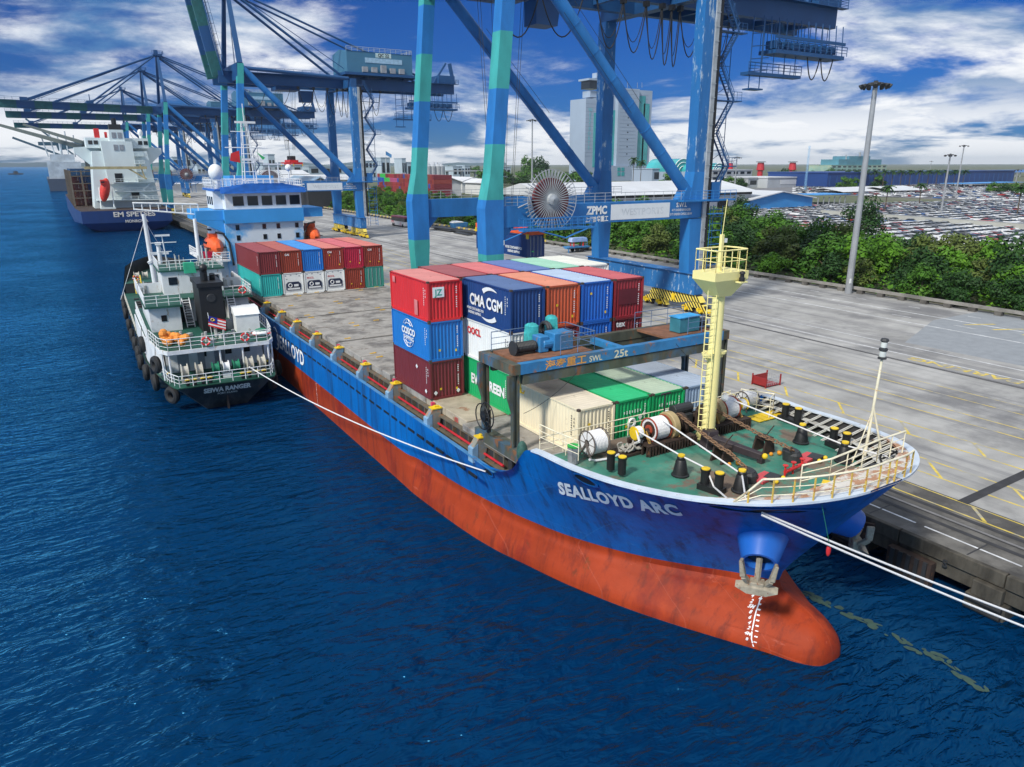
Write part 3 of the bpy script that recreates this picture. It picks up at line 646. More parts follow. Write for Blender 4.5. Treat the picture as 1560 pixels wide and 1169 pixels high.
# floodlight masts
MASTG = mat('galvanised_mast', (.36, .38, .40), .45, .3, var=.2, vs=.6, rust=.28, rs=.45, rc=(.42, .17, .05), streak=.5)
def floodmast(p, ztop, r, label, n=8, hr=1.7):
    t = thing('floodlight_mast', label, 'light mast', (p.x, p.y, QZ)); b = MB(); b.tube((p.x, p.y, QZ-.3), (p.x, p.y, ztop), r, r*.62, n=12); b.build('pole', MASTG, t)
    b = MB(); b.lathe((p.x, p.y, ztop-.2), [(.1, 0), (hr*.62, .0), (hr*.62, .3), (.3, .45), (.3, .6), (.1, .6)], 10)
    for k in range(n): a = k*2*math.pi/n; b.tube((p.x, p.y, ztop), (p.x+math.cos(a)*hr, p.y+math.sin(a)*hr, ztop-.1), .06, n=4)
    b.build('head_frame', DARK, t)
    for k in range(n):
        a = (k+.3)*2*math.pi/n; b = MB(); q = Vector((p.x+math.cos(a)*hr, p.y+math.sin(a)*hr, ztop-.25)); dr = Vector((math.cos(a), math.sin(a), -.8)).normalized()
        b.tube(q-dr*.2, q+dr*.35, .16, .36, n=8); b.build('floodlight', DARK, t)
    if n > 10: b = MB(); b.bx(p.x-.5, p.y-.46, QZ+1.6, p.x-.1, p.y-.3, QZ+2.3); b.build('inspection_door', WHITE, t)
    return t
floodmast(at(1292, 447, z=QZ), CAMZ+10.8, .52, 'tall rust stained floodlight mast standing at the quay barrier before the green belt', 14, 1.75)
for (bx_, tx, ty, Yp, lb) in ((1436, 1448, 236, 165, 'slim floodlight mast in the car park, shorter of the pair at the right'), (1458, 1469, 222, 250, 'slim floodlight mast in the car park, taller of the pair at the right'), (1541, 1551, 259, 300, 'slim floodlight mast near the right edge of the photo'),
                             (1102, 1123, 240, 330, 'slim floodlight mast beside the stair tower of the near crane'), (443, 439, 214, 560, 'slim floodlight mast behind the raised spreader of crane QC 22'), (813, 811, 183, 300, 'floodlight mast behind the cable reel of the near crane'), (1320, 1419, 246, 700, 'small distant floodlight mast above the row of palms')):
    p = at(tx, ty, y=Yp); floodmast(p, p.z, .45, lb, 6, 2.4 if Yp > 200 else 1.9)

# ---------------------------------------------------------------- small things on the quay
def paint(nm, c, rust=.22): return mat('paint_'+nm, c, .5, var=.14, vs=.9, rust=rust, rs=1.6, streak=.45)
p = at(1170, 587, z=QZ); t = thing('steel_crate', 'red steel crate with white mesh end standing alone on the apron', 'crate', (p.x, p.y, QZ)); x, y = p.x, p.y
b = MB(); b.bx(x-1.0, y-.55, QZ+.12, x-.92, y+.95, QZ+.85); b.bx(x-1, y+.88, QZ+.12, x+.9, y+.95, QZ+.85); b.bx(x-1, y-.55, QZ+.1, x+.9, y+.95, QZ+.16); b.build('side_panel', mat('crate_dark_red', (.30, .02, .02), .5, rust=.2), t)
b = MB(); b.rail([(x-.95, y-.52, QZ+.12), (x+.9, y-.52, QZ+.12), (x+.9, y+.9, QZ+.12)], .73, .25, .02, 2)
b.build('mesh_end', SILV, t); b = MB()
for sx, sy in ((-1, -.55), (.9, -.55), (.9, .95), (-1, .95)): b.bx(x+sx-.05, y+sy-.05, QZ, x+sx+.05, y+sy+.05, QZ+1.05)
b.build('corner_post', mat('crate_dark_red', (.3, .02, .02)), t)
# bus
p = at(612, 345, z=QZ); x, y = p.x, p.y; t = thing('coach', 'white and red patterned coach parked on the apron by the belt', 'bus', (x, y, QZ))
b = MB(); b.bx(x-1.25, y-5.5, QZ+.35, x+1.25, y+5.5, QZ+1.7); b.build('body', mat('coach_paint', (.75, .72, .70), .4, var=.1, c2=(.6, .03, .05), c2amt=1, vs=.5), t, bevel=.08)
b = MB(); b.bx(x-1.23, y-5.45, QZ+1.7, x+1.23, y+5.4, QZ+2.75); b.build('window_band', GLASS, t); b = MB(); b.bx(x-1.25, y-5.5, QZ+2.75, x+1.25, y+5.5, QZ+3.25); b.build('roof', mat('coach_maroon', (.3, .05, .08), .4), t, bevel=.1)
for sy in (-3.6, 3.2, 4.3):
    for sx in (-1, 1): b = MB(); b.tube((x+sx*1.0, y+sy, QZ+.5), (x+sx*1.28, y+sy, QZ+.5), .5, n=12); b.build('wheel', RUBBER, t)
# flatbed trailer
p = at(877, 384, z=QZ); x, y = p.x, p.y; t = thing('flatbed_trailer', 'blue flatbed trailer carrying a pale blue machine with red props', 'trailer', (x, y, QZ)); BL = paint('trailer_blue', (.05, .2, .42))
b = MB(); b.bx(x-2.8, y-1.2, QZ+1.05, x+3, y+1.2, QZ+1.3); b.bx(x-2.8, y-.5, QZ+.8, x+3, y+.5, QZ+1.05); b.build('bed', BL, t)
for k in (-.2, 1.1):
    for s in (-1, 1): b = MB(); b.tube((x+k, y+s*.8, QZ+.5), (x+k, y+s*1.15, QZ+.5), .5, n=12); b.build('wheel', RUBBER, t)
b = MB(); b.bx(x-1.6, y-.8, QZ+2.3, x+2.6, y+.8, QZ+2.9); b.bx(x-1.5, y-.7, QZ+2.9, x+2.5, y+.7, QZ+3.2); b.build('load', mat('machine_pale_blue', (.3, .45, .75), .5, c2=(.6, .65, .8)), t)
b = MB(); [b.tube((x+k, y+s*.6, QZ+1.3), (x+k, y+s*.6, QZ+2.3), .14) for k in (-1.0, 1.6) for s in (-1, 1)]; b.build('prop', RED, t)
b = MB(); b.rail([(x+2.4, y-1.1, QZ+1.3), (x+2.4, y+1.1, QZ+1.3)], 1.5, .5, .05); b.bx(x-2.7, y-1, QZ, x-2.5, y-.8, QZ+.9); b.build('headboard', BL, t)
# laid up hatch frames and bin by the belt
p = at(690, 352, z=QZ); x, y = p.x, p.y; t = thing('steel_pile', 'low pile of dark steel beams and plates lying on the apron beside the belt', 'steel stack', (x, y, QZ)); b = MB(); rr = random.Random(2)
for k in range(12): b.box((x+rr.uniform(-3, 5), y+rr.uniform(-12, 6), QZ+.2+.15*(k % 4)), (rr.uniform(.6, 3), rr.uniform(7, 14), .25), rr.uniform(-.2, .2))
b.build('beams', DARK, t)
p = at(702, 350, z=QZ); x, y = p.x, p.y; t = thing('skip_bin', 'small blue skip with a pale lid beside the pile of steel beams', 'skip', (x, y, QZ)); b = MB(); b.prism([(x-2, y, QZ+.1), (x+2, y, QZ+.1), (x+2.6, y, QZ+2), (x-2.6, y, QZ+2)], (0, 2.5, 0)); b.build('body', BL, t); b = MB(); b.bx(x-2.5, y, QZ+2.02, x+1, y+2.4, QZ+2.3); b.build('lid', WHITE, t)
# white van near quay edge far left etc.
def quay_car(px, py, col, lb, cat='van'):
    p = at(px, py, z=QZ); x, y = p.x, p.y; t = thing('parked_van', lb, cat, (x, y, QZ)); b = MB(); b.prism([(x-.9, y-2.4, QZ+.4), (x-.9, y+2.4, QZ+.4), (x-.9, y+2.4, QZ+2), (x-.9, y-1.4, QZ+2), (x-.9, y-2.1, QZ+1.2), (x-.9, y-2.4, QZ+1.1)], (1.8, 0, 0)); b.build('body', col, t)
    b = MB(); b.bx(x-.93, y-1.3, QZ+1.25, x+.93, y+2.2, QZ+1.8); b.build('window', GLASS, t)
    for sx in (-.9, .7):
        for sy in (-1.5, 1.5): b = MB(); b.tube((x+sx, y+sy, QZ+.35), (x+sx+.2, y+sy, QZ+.35), .35, n=10); b.build('wheel', RUBBER, t)
quay_car(697, 347, WHITE, 'white van parked behind the blue skip by the belt')
# quay bollard and fender wreck near the bow
t = thing('mooring_bollard', 'rusty mooring bollard on the quay edge just beyond the bow', 'bollard', (38.0, 31.0, QZ)); b = MB(); b.lathe((38.0, 31, QZ), [(.45, 0), (.45, .1), (.25, .2), (.25, .5), (.42, .62), (.42, .75), (.05, .8)], 14); b.build('bollard_head', RUSTY, t)
t = thing('rusty_fender_frame', 'rusty steel fender frame hanging on the quay wall behind the bow', 'fender', (36.5, 20.5, 1)); b = MB(); b.prism([(36.35, 23, 1.7), (36.35, 20.7, 2.2), (36.35, 20.9, .5), (36.35, 22, .1)], (.2, 0, 0)); b.bx(36.1, 17.2, .1, 36.55, 19.6, 1.5); b.build('plate', RUSTY, t); b = MB()
for k in range(5): b.bx(36.0, 17.4+k*.45, .3, 36.1, 17.6+k*.45, 1.5)
b.build('slat', DARK, t)
b = MB(); put_text(b, 'S', (36.56, 16.8, 1.45), (0, -1, 0), (0, 0, 1), .6, .03); b.build('lettering', DARK, t)
# scum drifting on the water
b = MB(); rr = random.Random(6); cpt = [at(x, y, z=.015) for x, y in ((1180, 890), (1230, 905), (1290, 935), (1370, 975), (1440, 1010), (1500, 1055))]
def blobp(c, rx, ry, a):
    n = 14; P = []
    for i in range(n):
        t_ = 2*math.pi*i/n; q = 1+.45*noise.noise(Vector((c[0]+math.cos(t_)*1.3, c[1]+math.sin(t_)*1.3, 3))); x, y = rx*q*math.cos(t_), ry*q*math.sin(t_); P.append((c[0]+x*math.cos(a)-y*math.sin(a), c[1]+x*math.sin(a)+y*math.cos(a), c[2]))
    return P
for a, c in zip(cpt, cpt[1:]):
    an = math.atan2(c.y-a.y, c.x-a.x)
    for k in range(16):
        if rr.random() < .35: continue
        p = a.lerp(c, k/16); b.face(blobp((p.x+rr.gauss(0, .16), p.y+rr.gauss(0, .12), .012+.0004*len(b.f)), rr.uniform(.08, .42), rr.uniform(.04, .2), an+rr.uniform(-.5, .5)))
tag(b.build('floating_scum', mat('scum', (.035, .075, .06), .8, var=.3, vs=3)), kind='stuff')
# ---------------------------------------------------------------- container ship hull
CLX = 26.8
LV = {  # level height -> (y, half breadth) at the hull frames 0..12, then z for the sheer line
 'D': [(16.6, 0), (16.7, .5), (17.6, 1.0), (18.9, 1.5), (20.4, 2.3), (22.4, 3.4), (24.8, 4.6), (27.9, 5.9), (30.6, 6.8), (32.2, 7.3), (33.4, 7.6), (35, 7.9), (37.5, 8.2), (42, 8.5)],
 'W': [(16.2, 0), (16.3, .75), (17.0, 1.4), (18.1, 1.95), (19.9, 2.95), (22, 4.1), (24.5, 5.3), (27.7, 6.5), (30.6, 7.3), (32.2, 7.75), (33.4, 8.0), (35, 8.25), (37.5, 8.5), (42, 8.8)],
 'C': [(16.6, 0), (16.75, .6), (17.6, 1.15), (19.0, 1.6), (21, 2.65), (23, 3.9), (25.2, 5.1), (28, 6.25), (30.6, 7.0), (32, 7.4), (33.3, 7.65), (35, 7.95), (37.5, 8.25), (42, 8.6)],
 'E': [(17.55, 0), (17.75, .3), (18.7, .7), (19.9, 1.3), (21.5, 2.35), (23.5, 3.75), (25.6, 4.95), (28.2, 6.1), (30.6, 6.85), (32, 7.25), (33.3, 7.5), (35, 7.8), (37.5, 8.12), (42, 8.5)],
 'B': [(19.4, 0), (19.7, .35), (20.5, .9), (21.5, 1.7), (22.6, 2.65), (24.3, 3.95), (26.2, 5.1), (28.4, 6.1), (30.6, 6.8), (32, 7.15), (33.3, 7.4), (35, 7.7), (37.5, 8.05), (42, 8.4)],
 'M': [(17.7, 0), (17.85, .8), (18.5, 1.75), (19.7, 2.95), (21.2, 4.15), (23.2, 5.4), (25.3, 6.4), (27.3, 7.15), (29.2, 7.75), (30.2, 8.0), (31.2, 8.15), (32.6, 8.35), (34.5, 8.6), (38.5, 8.8)],
 'T': [(15.0, 0), (15.05, 1.4), (15.45, 2.85), (16.15, 4.25), (17.2, 5.55), (19.2, 6.85), (22, 7.82), (25, 8.28), (28, 8.55), (28.9, 8.62), (29.6, 8.68), (31, 8.76), (33, 8.8), (38, 8.8)]}
TZ = [9.15, 9.12, 9.05, 8.95, 8.82, 8.58, 8.3, 8.08, 8.0, 7.35, 6.45, 5.82, 5.62, 5.6]
AFT = [(45, 1), (60, 1), (80, 1), (100, 1), (112, 1), (120, .95), (126, .8), (129, .45), (130, 0.0)]
def crom(P, n=4):
    out = []; K = len(P)
    for i in range(K-1):
        a, b, c, d = P[max(i-1, 0)], P[i], P[i+1], P[min(i+2, K-1)]
        for k in range(n):
            t = k/n; out.append(tuple(.5*((2*b[j])+(-a[j]+c[j])*t+(2*a[j]-5*b[j]+4*c[j]-d[j])*t*t+(-a[j]+3*b[j]-3*c[j]+d[j])*t**3) for j in range(len(b))))
    out.append(P[-1]); return out
def level(key, z):
    P = [(y, h, (TZ[i] if key == 'T' else z)) for i, (y, h) in enumerate(LV[key])]
    P[0] = (P[0][0], 0.0, P[0][2]); zz = 5.6 if key == 'T' else z
    P += [(y, 8.8*k*(1 if key in 'TM' or k == 1 else (.97 if y < 125 else .6)), zz) for y, k in AFT]
    pts = crom(P, 4); return [(y, max(0, h), zq) for y, h, zq in pts]
LL = [level('D', -2.5), level('W', 0.0), level('C', 1.15), level('E', 1.72), level('B', 2.5), level('M', 5.3), level('T', 0)]
# interpolate across the levels (red levels then blue levels)
def between(A, B, t, Z=None, C=None):
    return [(a[0]*(1-t)+b[0]*t, a[1]*(1-t)+b[1]*t, a[2]*(1-t)+b[2]*t) for a, b in zip(A, B)]
def column(i): return crom([L[i] for L in LL], 4)
cols = [column(i) for i in range(len(LL[0]))]
nlev = len(cols[0])
ship = thing('container_ship', 'blue and red container ship moored at the quay, with a pale yellow foremast', 'container ship', (CLX, 60, 0))
HULLB = mat('hull_blue', (.002, .135, .46), .5, var=.15, vs=.35, rust=.13, rs=.8, streak=.35, c2=(.002, .075, .28), c2amt=.75, spec=.2)
HULLR = mat('hull_red', (.34, .040, .008), .65, spec=.25, var=.22, vs=.5, rust=.34, rs=.9, c2=(.17, .012, .008), c2amt=.9, streak=.45, rc=(.16, .05, .02))
kB = 16     # index of the boot-top level (B)
b = MB()
for sgn in (1, -1):
    rows = [[(CLX-sgn*c[k][1], c[k][0], c[k][2]) for c in cols] for k in range(nlev)]
    b.cm = 0; b.grid(rows[:kB+1], flip=(sgn < 0)); b.cm = 1; b.grid(rows[kB:], flip=(sgn < 0))
hull = b.build('hull', [HULLR, HULLB], ship, smooth=True)
# plating seams: slight steps in the bow read as welded strakes
t_, n_, l_, bb_ = nodes_of(HULLB)
def add_plates(m, streakc, scrapec, samt):
    t_, n_, l_, bb_ = nodes_of(m); tc = n_.new('ShaderNodeTexCoord')
    def mp(sc, rot=(0, 0, 0)):
        x = n_.new('ShaderNodeMapping'); x.inputs['Rotation'].default_value = rot; x.inputs['Scale'].default_value = sc; l_(tc.outputs['Object'], x.inputs[0]); return x.outputs[0]
    def noi(v, sc, det=6, ro=.6):
        x = n_.new('ShaderNodeTexNoise'); x.inputs['Scale'].default_value = sc; x.inputs['Detail'].default_value = det; x.inputs['Roughness'].default_value = ro; l_(v, x.inputs['Vector']); return x.outputs[0]
    def rng(v, a, b, c, d):
        x = n_.new('ShaderNodeMapRange'); l_(v, x.inputs[0])
        for i, q in enumerate((a, b, c, d)): x.inputs[i+1].default_value = q
        return x.outputs[0]
    def mixc(f, colr):
        x = n_.new('ShaderNodeMix'); x.data_type = 'RGBA'; l_(f, x.inputs[0]); l_(bb_.inputs['Base Color'].links[0].from_socket, x.inputs[6]); x.inputs[7].default_value = (*colr, 1); l_(x.outputs[2], bb_.inputs['Base Color'])
    bk = n_.new('ShaderNodeTexBrick'); l_(mp((1, 1, 1), (R(90), 0, R(90))), bk.inputs['Vector']); bk.inputs['Scale'].default_value = .42; bk.inputs['Mortar Size'].default_value = .007; bk.inputs['Brick Width'].default_value = 2.6; bk.inputs['Row Height'].default_value = .8
    mixc(rng(noi(mp((1, 1.6, .10)), 1.1, 8, .7), .50, .66, 0, samt), streakc)            # runs down the plating
    mixc(rng(noi(mp((1, .16, 1.4)), 1.6, 9, .75), .62, .70, 0, .55), scrapec)             # fender scrapes along the hull
    mixc(rng(bk.outputs['Fac'], .3, 1, 0, .22), tuple(v*1.9 for v in streakc) if False else scrapec)
    bp = n_.new('ShaderNodeBump'); bp.inputs['Strength'].default_value = .6; bp.inputs['Distance'].default_value = .03; l_(bk.outputs['Fac'], bp.inputs['Height'])
    b2 = n_.new('ShaderNodeBump'); b2.inputs['Strength'].default_value = .35; b2.inputs['Distance'].default_value = .16; l_(noi(mp((1, 1, 1)), .9, 3), b2.inputs['Height']); l_(bp.outputs[0], b2.inputs['Normal']); l_(b2.outputs[0], bb_.inputs['Normal'])
add_plates(HULLB, (.012, .028, .07), (.04, .22, .50), .7); add_plates(HULLR, (.11, .016, .010), (.50, .12, .075), .65)
bvh = BVHTree.FromPolygons([v+wloc(ship)*0+wloc(ship) for v in [q.co.copy() for q in hull.data.vertices]], [tuple(p.vertices) for p in hull.data.polygons])
def on_hull(y, z, off=.03, x0=5.0, dirx=1):
    h = bvh.ray_cast(Vector((x0, y, z)), Vector((dirx, 0, 0)))
    if h[0] is None: return Vector((CLX, y, z))
    return h[0]+Vector((-dirx*off, -off*.6, 0))
def pix_hull(px, py):
    d = (fwd + rgt*((px-780)/FPX) - upv*((py-584.5)/FPX)).normalized(); h = bvh.ray_cast(Vector((0, 0, CAMZ)), d); return h[0]
def hull_text(name, body, pa, pb, size, matr, bold, lean=0.0):
    A, B = pix_hull(*pa), pix_hull(*pb); V, F = text_mesh(body, bold, 1.13); xs = [v.x for v in V]; x0, x1 = min(xs), max(xs)
    bm = bmesh.new(); vs = [bm.verts.new(v) for v in V]
    for f in F:
        try: bm.faces.new([vs[i] for i in f])
        except ValueError: pass
    for _ in range(2):
        es = [e for e in bm.edges if e.calc_length()*size > .35]
        if es: bmesh.ops.subdivide_edges(bm, edges=es, cuts=1)
    bmesh.ops.triangulate(bm, faces=bm.faces[:]); bm.verts.index_update(); mb = MB()
    for v in bm.verts:
        u = (v.co.x-x0)/(x1-x0); P = A.lerp(B, u); mb.v.append(on_hull(P.y-v.co.y*size*lean, P.z+v.co.y*size, .05))
    for f in bm.faces: mb.f.append(tuple(v.index for v in f.verts)); mb.m.append(0)
    bm.free(); return mb.build(name, matr, ship)
LETW = mat('hull_letter_white', (.86, .90, .92), .5, var=.12, rust=.05)
hull_text('name_lettering', 'SEALLOYD ARC', (853, 751), (1041, 785), 1.22, LETW, .05, .42)
hull_text('side_lettering', 'SEALLOYD', (423, 526), (464, 558), 1.9, LETW, .03, .1)
# crescent logo ahead of the side name
b = MB(); A = pix_hull(424, 522); rows = []
for k in range(13):
    a = R(60+k*20); r = 1.1; wd = .32*math.sin(math.pi*k/12)
    c = on_hull(A.y+1.0+math.cos(a)*r, A.z+.3+math.sin(a)*r); d = on_hull(A.y+1.0+math.cos(a)*(r+wd), A.z+.3+math.sin(a)*(r+wd)); rows.append([c, d])
b.grid(rows); b.build('crescent_logo', LETW, ship)
# draught marks at the bulb
b = MB()
mk_px = [(1147-.9*k*1.05, 893+k*8.2) for k in range(11)]
for k, nm in enumerate(('8', '6', '4', '2', '5M', '8', '6', '4', '2', '4M', '8')):
    P = pix_hull(*mk_px[k]);
    if P is None: continue
    V, F = text_mesh(nm, .03); o_ = len(b.v)
    for v in V: b.v.append(on_hull(P.y-v.x*.2, P.z+v.y*.17, .02))
    for f in F: b.f.append(tuple(o_+i for i in f)); b.m.append(0)
    q = [on_hull(P.y-.27-i*.13, P.z+j*.05, .02) for i, j in ((0, 0), (1, 0), (1, 1), (0, 1))]; b.face(q)
P0, P1 = pix_hull(1149, 893), pix_hull(1131, 980); pv = None
for k in range(13):
    p = P0.lerp(P1, k/12); q = [on_hull(p.y-.42, p.z, .02), on_hull(p.y-.47, p.z, .02)]
    if pv: b.face([pv[0], pv[1], q[1], q[0]])
    pv = q
b.build('draught_marks', WHITE, ship)
b = MB()
for k in range(12):
    P = Vector((18, 63.5, 2.3-k*.19)); V, F = text_mesh(str(9-(k % 5)*2 if k % 5 else 8), .03); o_ = len(b.v)
    for v in V: b.v.append(on_hull(P.y-v.x*.2, P.z+v.y*.2, .02))
    for f in F: b.f.append(tuple(o_+i for i in f)); b.m.append(0)
b.build('draught_marks', WHITE, ship)
# bulb ribs, row of freeing slots, chocks
b = MB()
for (pa, pb) in (((1105, 951), (1216, 983)), ((1140, 978), (1222, 1010))):
    A, B = pix_hull(*pa), pix_hull(*pb); b.path([on_hull(A.lerp(B, i/14).y, A.lerp(B, i/14).z, .0) for i in range(15)], .035, 5)
b.build('bulb_rib', HULLR, ship)
b = MB(); y = 33.2
while y < 92:
    b.bx(17.97, y, 4.52, 18.06, y+.95, 4.68); y += 1.42
b.build('freeing_slots', BLACK, ship)
for px, py, w_, h_ in ((892, 731, .75, .32), (1145, 777, 1.5, .22), (745, 719, .42, .28)):
    P = pix_hull(px, py); b = MB(); nn = 16; rim = []; 
    for rr, of in ((1.0, .02), (1.0, .09), (.8, .09), (.78, -.06)):
        rim.append([on_hull(P.y+math.cos(2*math.pi*i/nn)*w_*rr, P.z+math.sin(2*math.pi*i/nn)*h_*rr, of) for i in range(nn+1)])
    b.grid(rim); ch = b.build('mooring_chock', HULLB, ship, smooth=True)
    b = MB(); b.face([on_hull(P.y+math.cos(2*math.pi*i/nn)*w_*.8, P.z+math.sin(2*math.pi*i/nn)*h_*.8, .035) for i in range(nn)]); b.build('chock_opening', BLACK, ch)
# anchor pocket and anchor
def anchor_set(sgn, Pc):
    ap = Vector((CLX+sgn*(Pc.x-CLX), Pc.y, Pc.z)); out = Vector((sgn*-(-.80), 0, 0)); d = Vector((-.72*(1 if sgn > 0 else -1), -.55, -.55)).normalized()
    # sgn=+1 keeps the pocket on the camera side (x < centre)
    base = Vector((ap.x, ap.y, ap.z+.45)); tip = base+d*1.5
    b = MB(); u = Vector((-d.y, d.x, 0)).normalized(); v = d.cross(u).normalized(); rows = []
    for f, r in ((-.35, 1.25), (0, 1.15), (1, .74)):
        c = base+d*(1.5*f); rows.append([c+u*(math.cos(2*math.pi*i/16)*r)+v*(math.sin(2*math.pi*i/16)*r*.95) for i in range(17)])
    rows.append([tip+u*(math.cos(2*math.pi*i/16)*.62)+v*(math.sin(2*math.pi*i/16)*.58) for i in range(17)]); rows.append([tip-d*.5+u*(math.cos(2*math.pi*i/16)*.55)+v*(math.sin(2*math.pi*i/16)*.5) for i in range(17)])
    b.grid(rows); b.build('hawse_pocket', HULLP, ship, smooth=True)
    b = MB(); b.face([tip-d*.3+u*(math.cos(2*math.pi*i/16)*.54)+v*(math.sin(2*math.pi*i/16)*.52) for i in range(16)]); b.build('pocket_opening', BLACK, ship)
    dn = Vector((d.x*.25, d.y*.25, -1)).normalized(); s0 = tip-dn*.25; s1 = tip+dn*.95
    b = MB(); b.beam(s0, s1, .22, .2, (1, 0, 0)); b.prism([s1-u*.9+Vector((0, 0, .04)), s1-u*.4+Vector((0, 0, -.2)), s1+u*.4+Vector((0, 0, -.2)), s1+u*.9+Vector((0, 0, .04)), s1+u*.4+Vector((0, 0, .16)), s1-u*.4+Vector((0, 0, .16))], d*.36); b.beam(s1-u*.3+Vector((0, 0, -.1)), s1+u*.3+Vector((0, 0, -.1)), .5, .55)
    for k in (-1, 1):
        a0 = s1+u*(k*.32); a1 = a0+Vector((d.x*.35, d.y*.35, .45))+u*(k*.26); a2 = a1+Vector((-d.x*.05, -d.y*.05, .75))+u*(k*.14)
        b.beam(a0, a1, .18, .28, d, .2, .26); b.beam(a1, a2, .24, .28, d, .14, .34)
    b.build('anchor', ANCH, ship, bevel=.03)
HULLP = mat('pocket_blue', (.014, .12, .48), .4, var=.1); ANCH = mat('weathered_anchor', (.33, .29, .22), .8, var=.35, vs=4, rust=.5, rs=3, rc=(.22, .09, .04), bump=.4)
PA_ = pix_hull(1160, 826)
if PA_: anchor_set(1, PA_); anchor_set(-1, PA_)

# ---------------------------------------------------------------- decks
DECKG = mat('green_deck_paint', (.04, .20, .145), .65, var=.35, vs=.8, rust=.74, rs=.34, rc=(.17, .10, .075), c2=(.22, .24, .18), c2amt=.55, bump=.2, bs=8)
DZ = 7.3
def sheer(n=0): return [(c[-1][0], c[-1][1], c[-1][2]) for c in cols]
SH = sheer(); kF = 32          # frame 8 of the sheer line = end of the forecastle
def hb_at(y, z):
    q = bvh.ray_cast(Vector((0, y, z)), Vector((1, 0, 0)))
    return CLX-q[0].x if q[0] else 0
out = []
y = 28.3
ysamp = [28.3, 27, 25.5, 24, 22.5, 21, 19.8, 18.8, 18, 17.3, 16.8, 16.45]
L_ = [(CLX-max(0, hb_at(yy, DZ)-.03), yy, DZ) for yy in ysamp]
b = MB(); 
for a, c in zip(L_, L_[1:]):
    b.face([a, c, (CLX, c[1], DZ+.06), (CLX, a[1], DZ+.06)]); b.face([(2*CLX-a[0], a[1], DZ), (CLX, a[1], DZ+.06), (CLX, c[1], DZ+.06), (2*CLX-c[0], c[1], DZ)])
b.build('forecastle_deck', DECKG, ship)
b = MB(); hq, hr = hb_at(28.36, 4.3)-.1, hb_at(28.36, DZ)-.1; b.prism([(CLX-hq, 28.3, 4.3), (CLX+hq, 28.3, 4.3), (CLX+hr, 28.3, DZ-.01), (CLX-hr, 28.3, DZ-.01)], (0, .12, 0)); b.build('break_bulkhead', GREY, ship)
b = MB(); yl = [28.42, 30, 31.5, 33, 35, 38, 42, 60, 100, 118, 124, 128]; hl = [max(.3, hb_at(q, 4.3)-.06) for q in yl]; b.grid([[(CLX-h_, q, 4.3) for h_, q in zip(hl, yl)], [(CLX+h_, q, 4.3) for h_, q in zip(hl, yl)]]); b.build('main_deck', mat('dirty_green_deck', (.07, .10, .085), .8, var=.4, rust=.5, rs=1.2), ship)
# inner bulwark lining, cap rail, frames
LIN = mat('bulwark_inside', (.03, .03, .032), .7, rust=.35); CAPW = mat('cap_rail_paint', (.55, .62, .70), .5, var=.15, rust=.33, rs=1.6, rc=(.33, .16, .08))
b = MB(); b2 = MB()
for sgn in (1, -1):
    o0, i0, i1 = [], [], []
    for k in range(3, kF+1):
        y, h, z = SH[k]; ny = SH[min(k+1, kF)]; pv = SH[max(k-1, 0)]; tx, ty = ny[1]-pv[1], ny[0]-pv[0]; ln = math.hypot(tx, ty) or 1; wd = .34
        ix, iy = h-ty/ln*wd, y+tx/ln*wd
        o0.append((CLX-sgn*(h+.04), y-.02, z+.03)); i0.append((CLX-sgn*ix, iy, z+.03)); 
    dn = lambda P, dz: [(p[0], p[1], p[2]-dz) for p in P]
    b.grid([dn(o0, .1), o0, i0, dn(i0, .08), dn(o0, .1)], flip=(sgn > 0))
b.build('cap_rail', CAPW, ship)
b = MB()
for sgn in (1, -1):
    rr = []
    for k in range(1, kF+1):
        y, h, z = SH[k]; zb = DZ; hb2 = hb_at(min(y+ (z-DZ)*.6, 28.2), DZ) if z-DZ > .15 else h
        yb = y
        rr.append((k, y, h, z))
    rowT = [(CLX-sgn*(max(h-.09, 0)), y+.06, z-.04) for _, y, h, z in rr]; rowB = [(CLX-sgn*max(0, hb_at(min(28.2, y+.75*(z-DZ)), DZ+.02)-.12), min(28.2, y+.75*(z-DZ)), DZ) for _, y, h, z in rr]
    b.grid([rowT, rowB], flip=(sgn > 0))
b.build('bulwark_lining', LIN, ship)
FRM = mat('bulwark_frame_paint', (.50, .50, .47), .6, rust=.45, rs=2.5, rc=(.32, .16, .06)); b = MB(); fr = []
for sgn in (1, -1):
    for k in range(8, kF, 1):
        y, h, z = SH[k]; T0 = Vector((CLX-sgn*(h-.3), y+.12, z-.06)); yb = min(28.1, y+.75*(z-DZ)+.35); B0 = Vector((CLX-sgn*max(.3, hb_at(yb, DZ+.02)-.75), yb, DZ)); B1 = Vector((CLX-sgn*max(.1, hb_at(yb, DZ+.02)-.2), yb, DZ)); T1 = Vector((CLX-sgn*(h-.16), y+.1, z-.1))
        bq = MB(); n_ = (T1-B0).cross(T0-B0).normalized()*.05; bq.prism([T1+n_*-.5, T0, B0, B1], n_*1.2); 
        d_ = (T0-B0).normalized(); bq.beam(B0, T0, .13, .05, (T1-B1)); bq.build('bulwark_frame', FRM, ship)
b = MB(); rowA, rowC = [], []
for sgn in (-1, 1):
    rowA, rowC = [], []
    for k in range(8, kF+1):
        y, h, z = SH[k]; zz = (z+DZ)/2-.05; yq = min(28.1, y+.36*(z-DZ)+.05); hq = max(0, hb_at(yq, zz)-.12); rowA.append((CLX-sgn*hq, yq, zz)); rowC.append((CLX-sgn*max(0, hq-.45), yq+.15, zz))
    b.grid([rowA, rowC])
b.build('bulwark_shelf', FRM, ship)
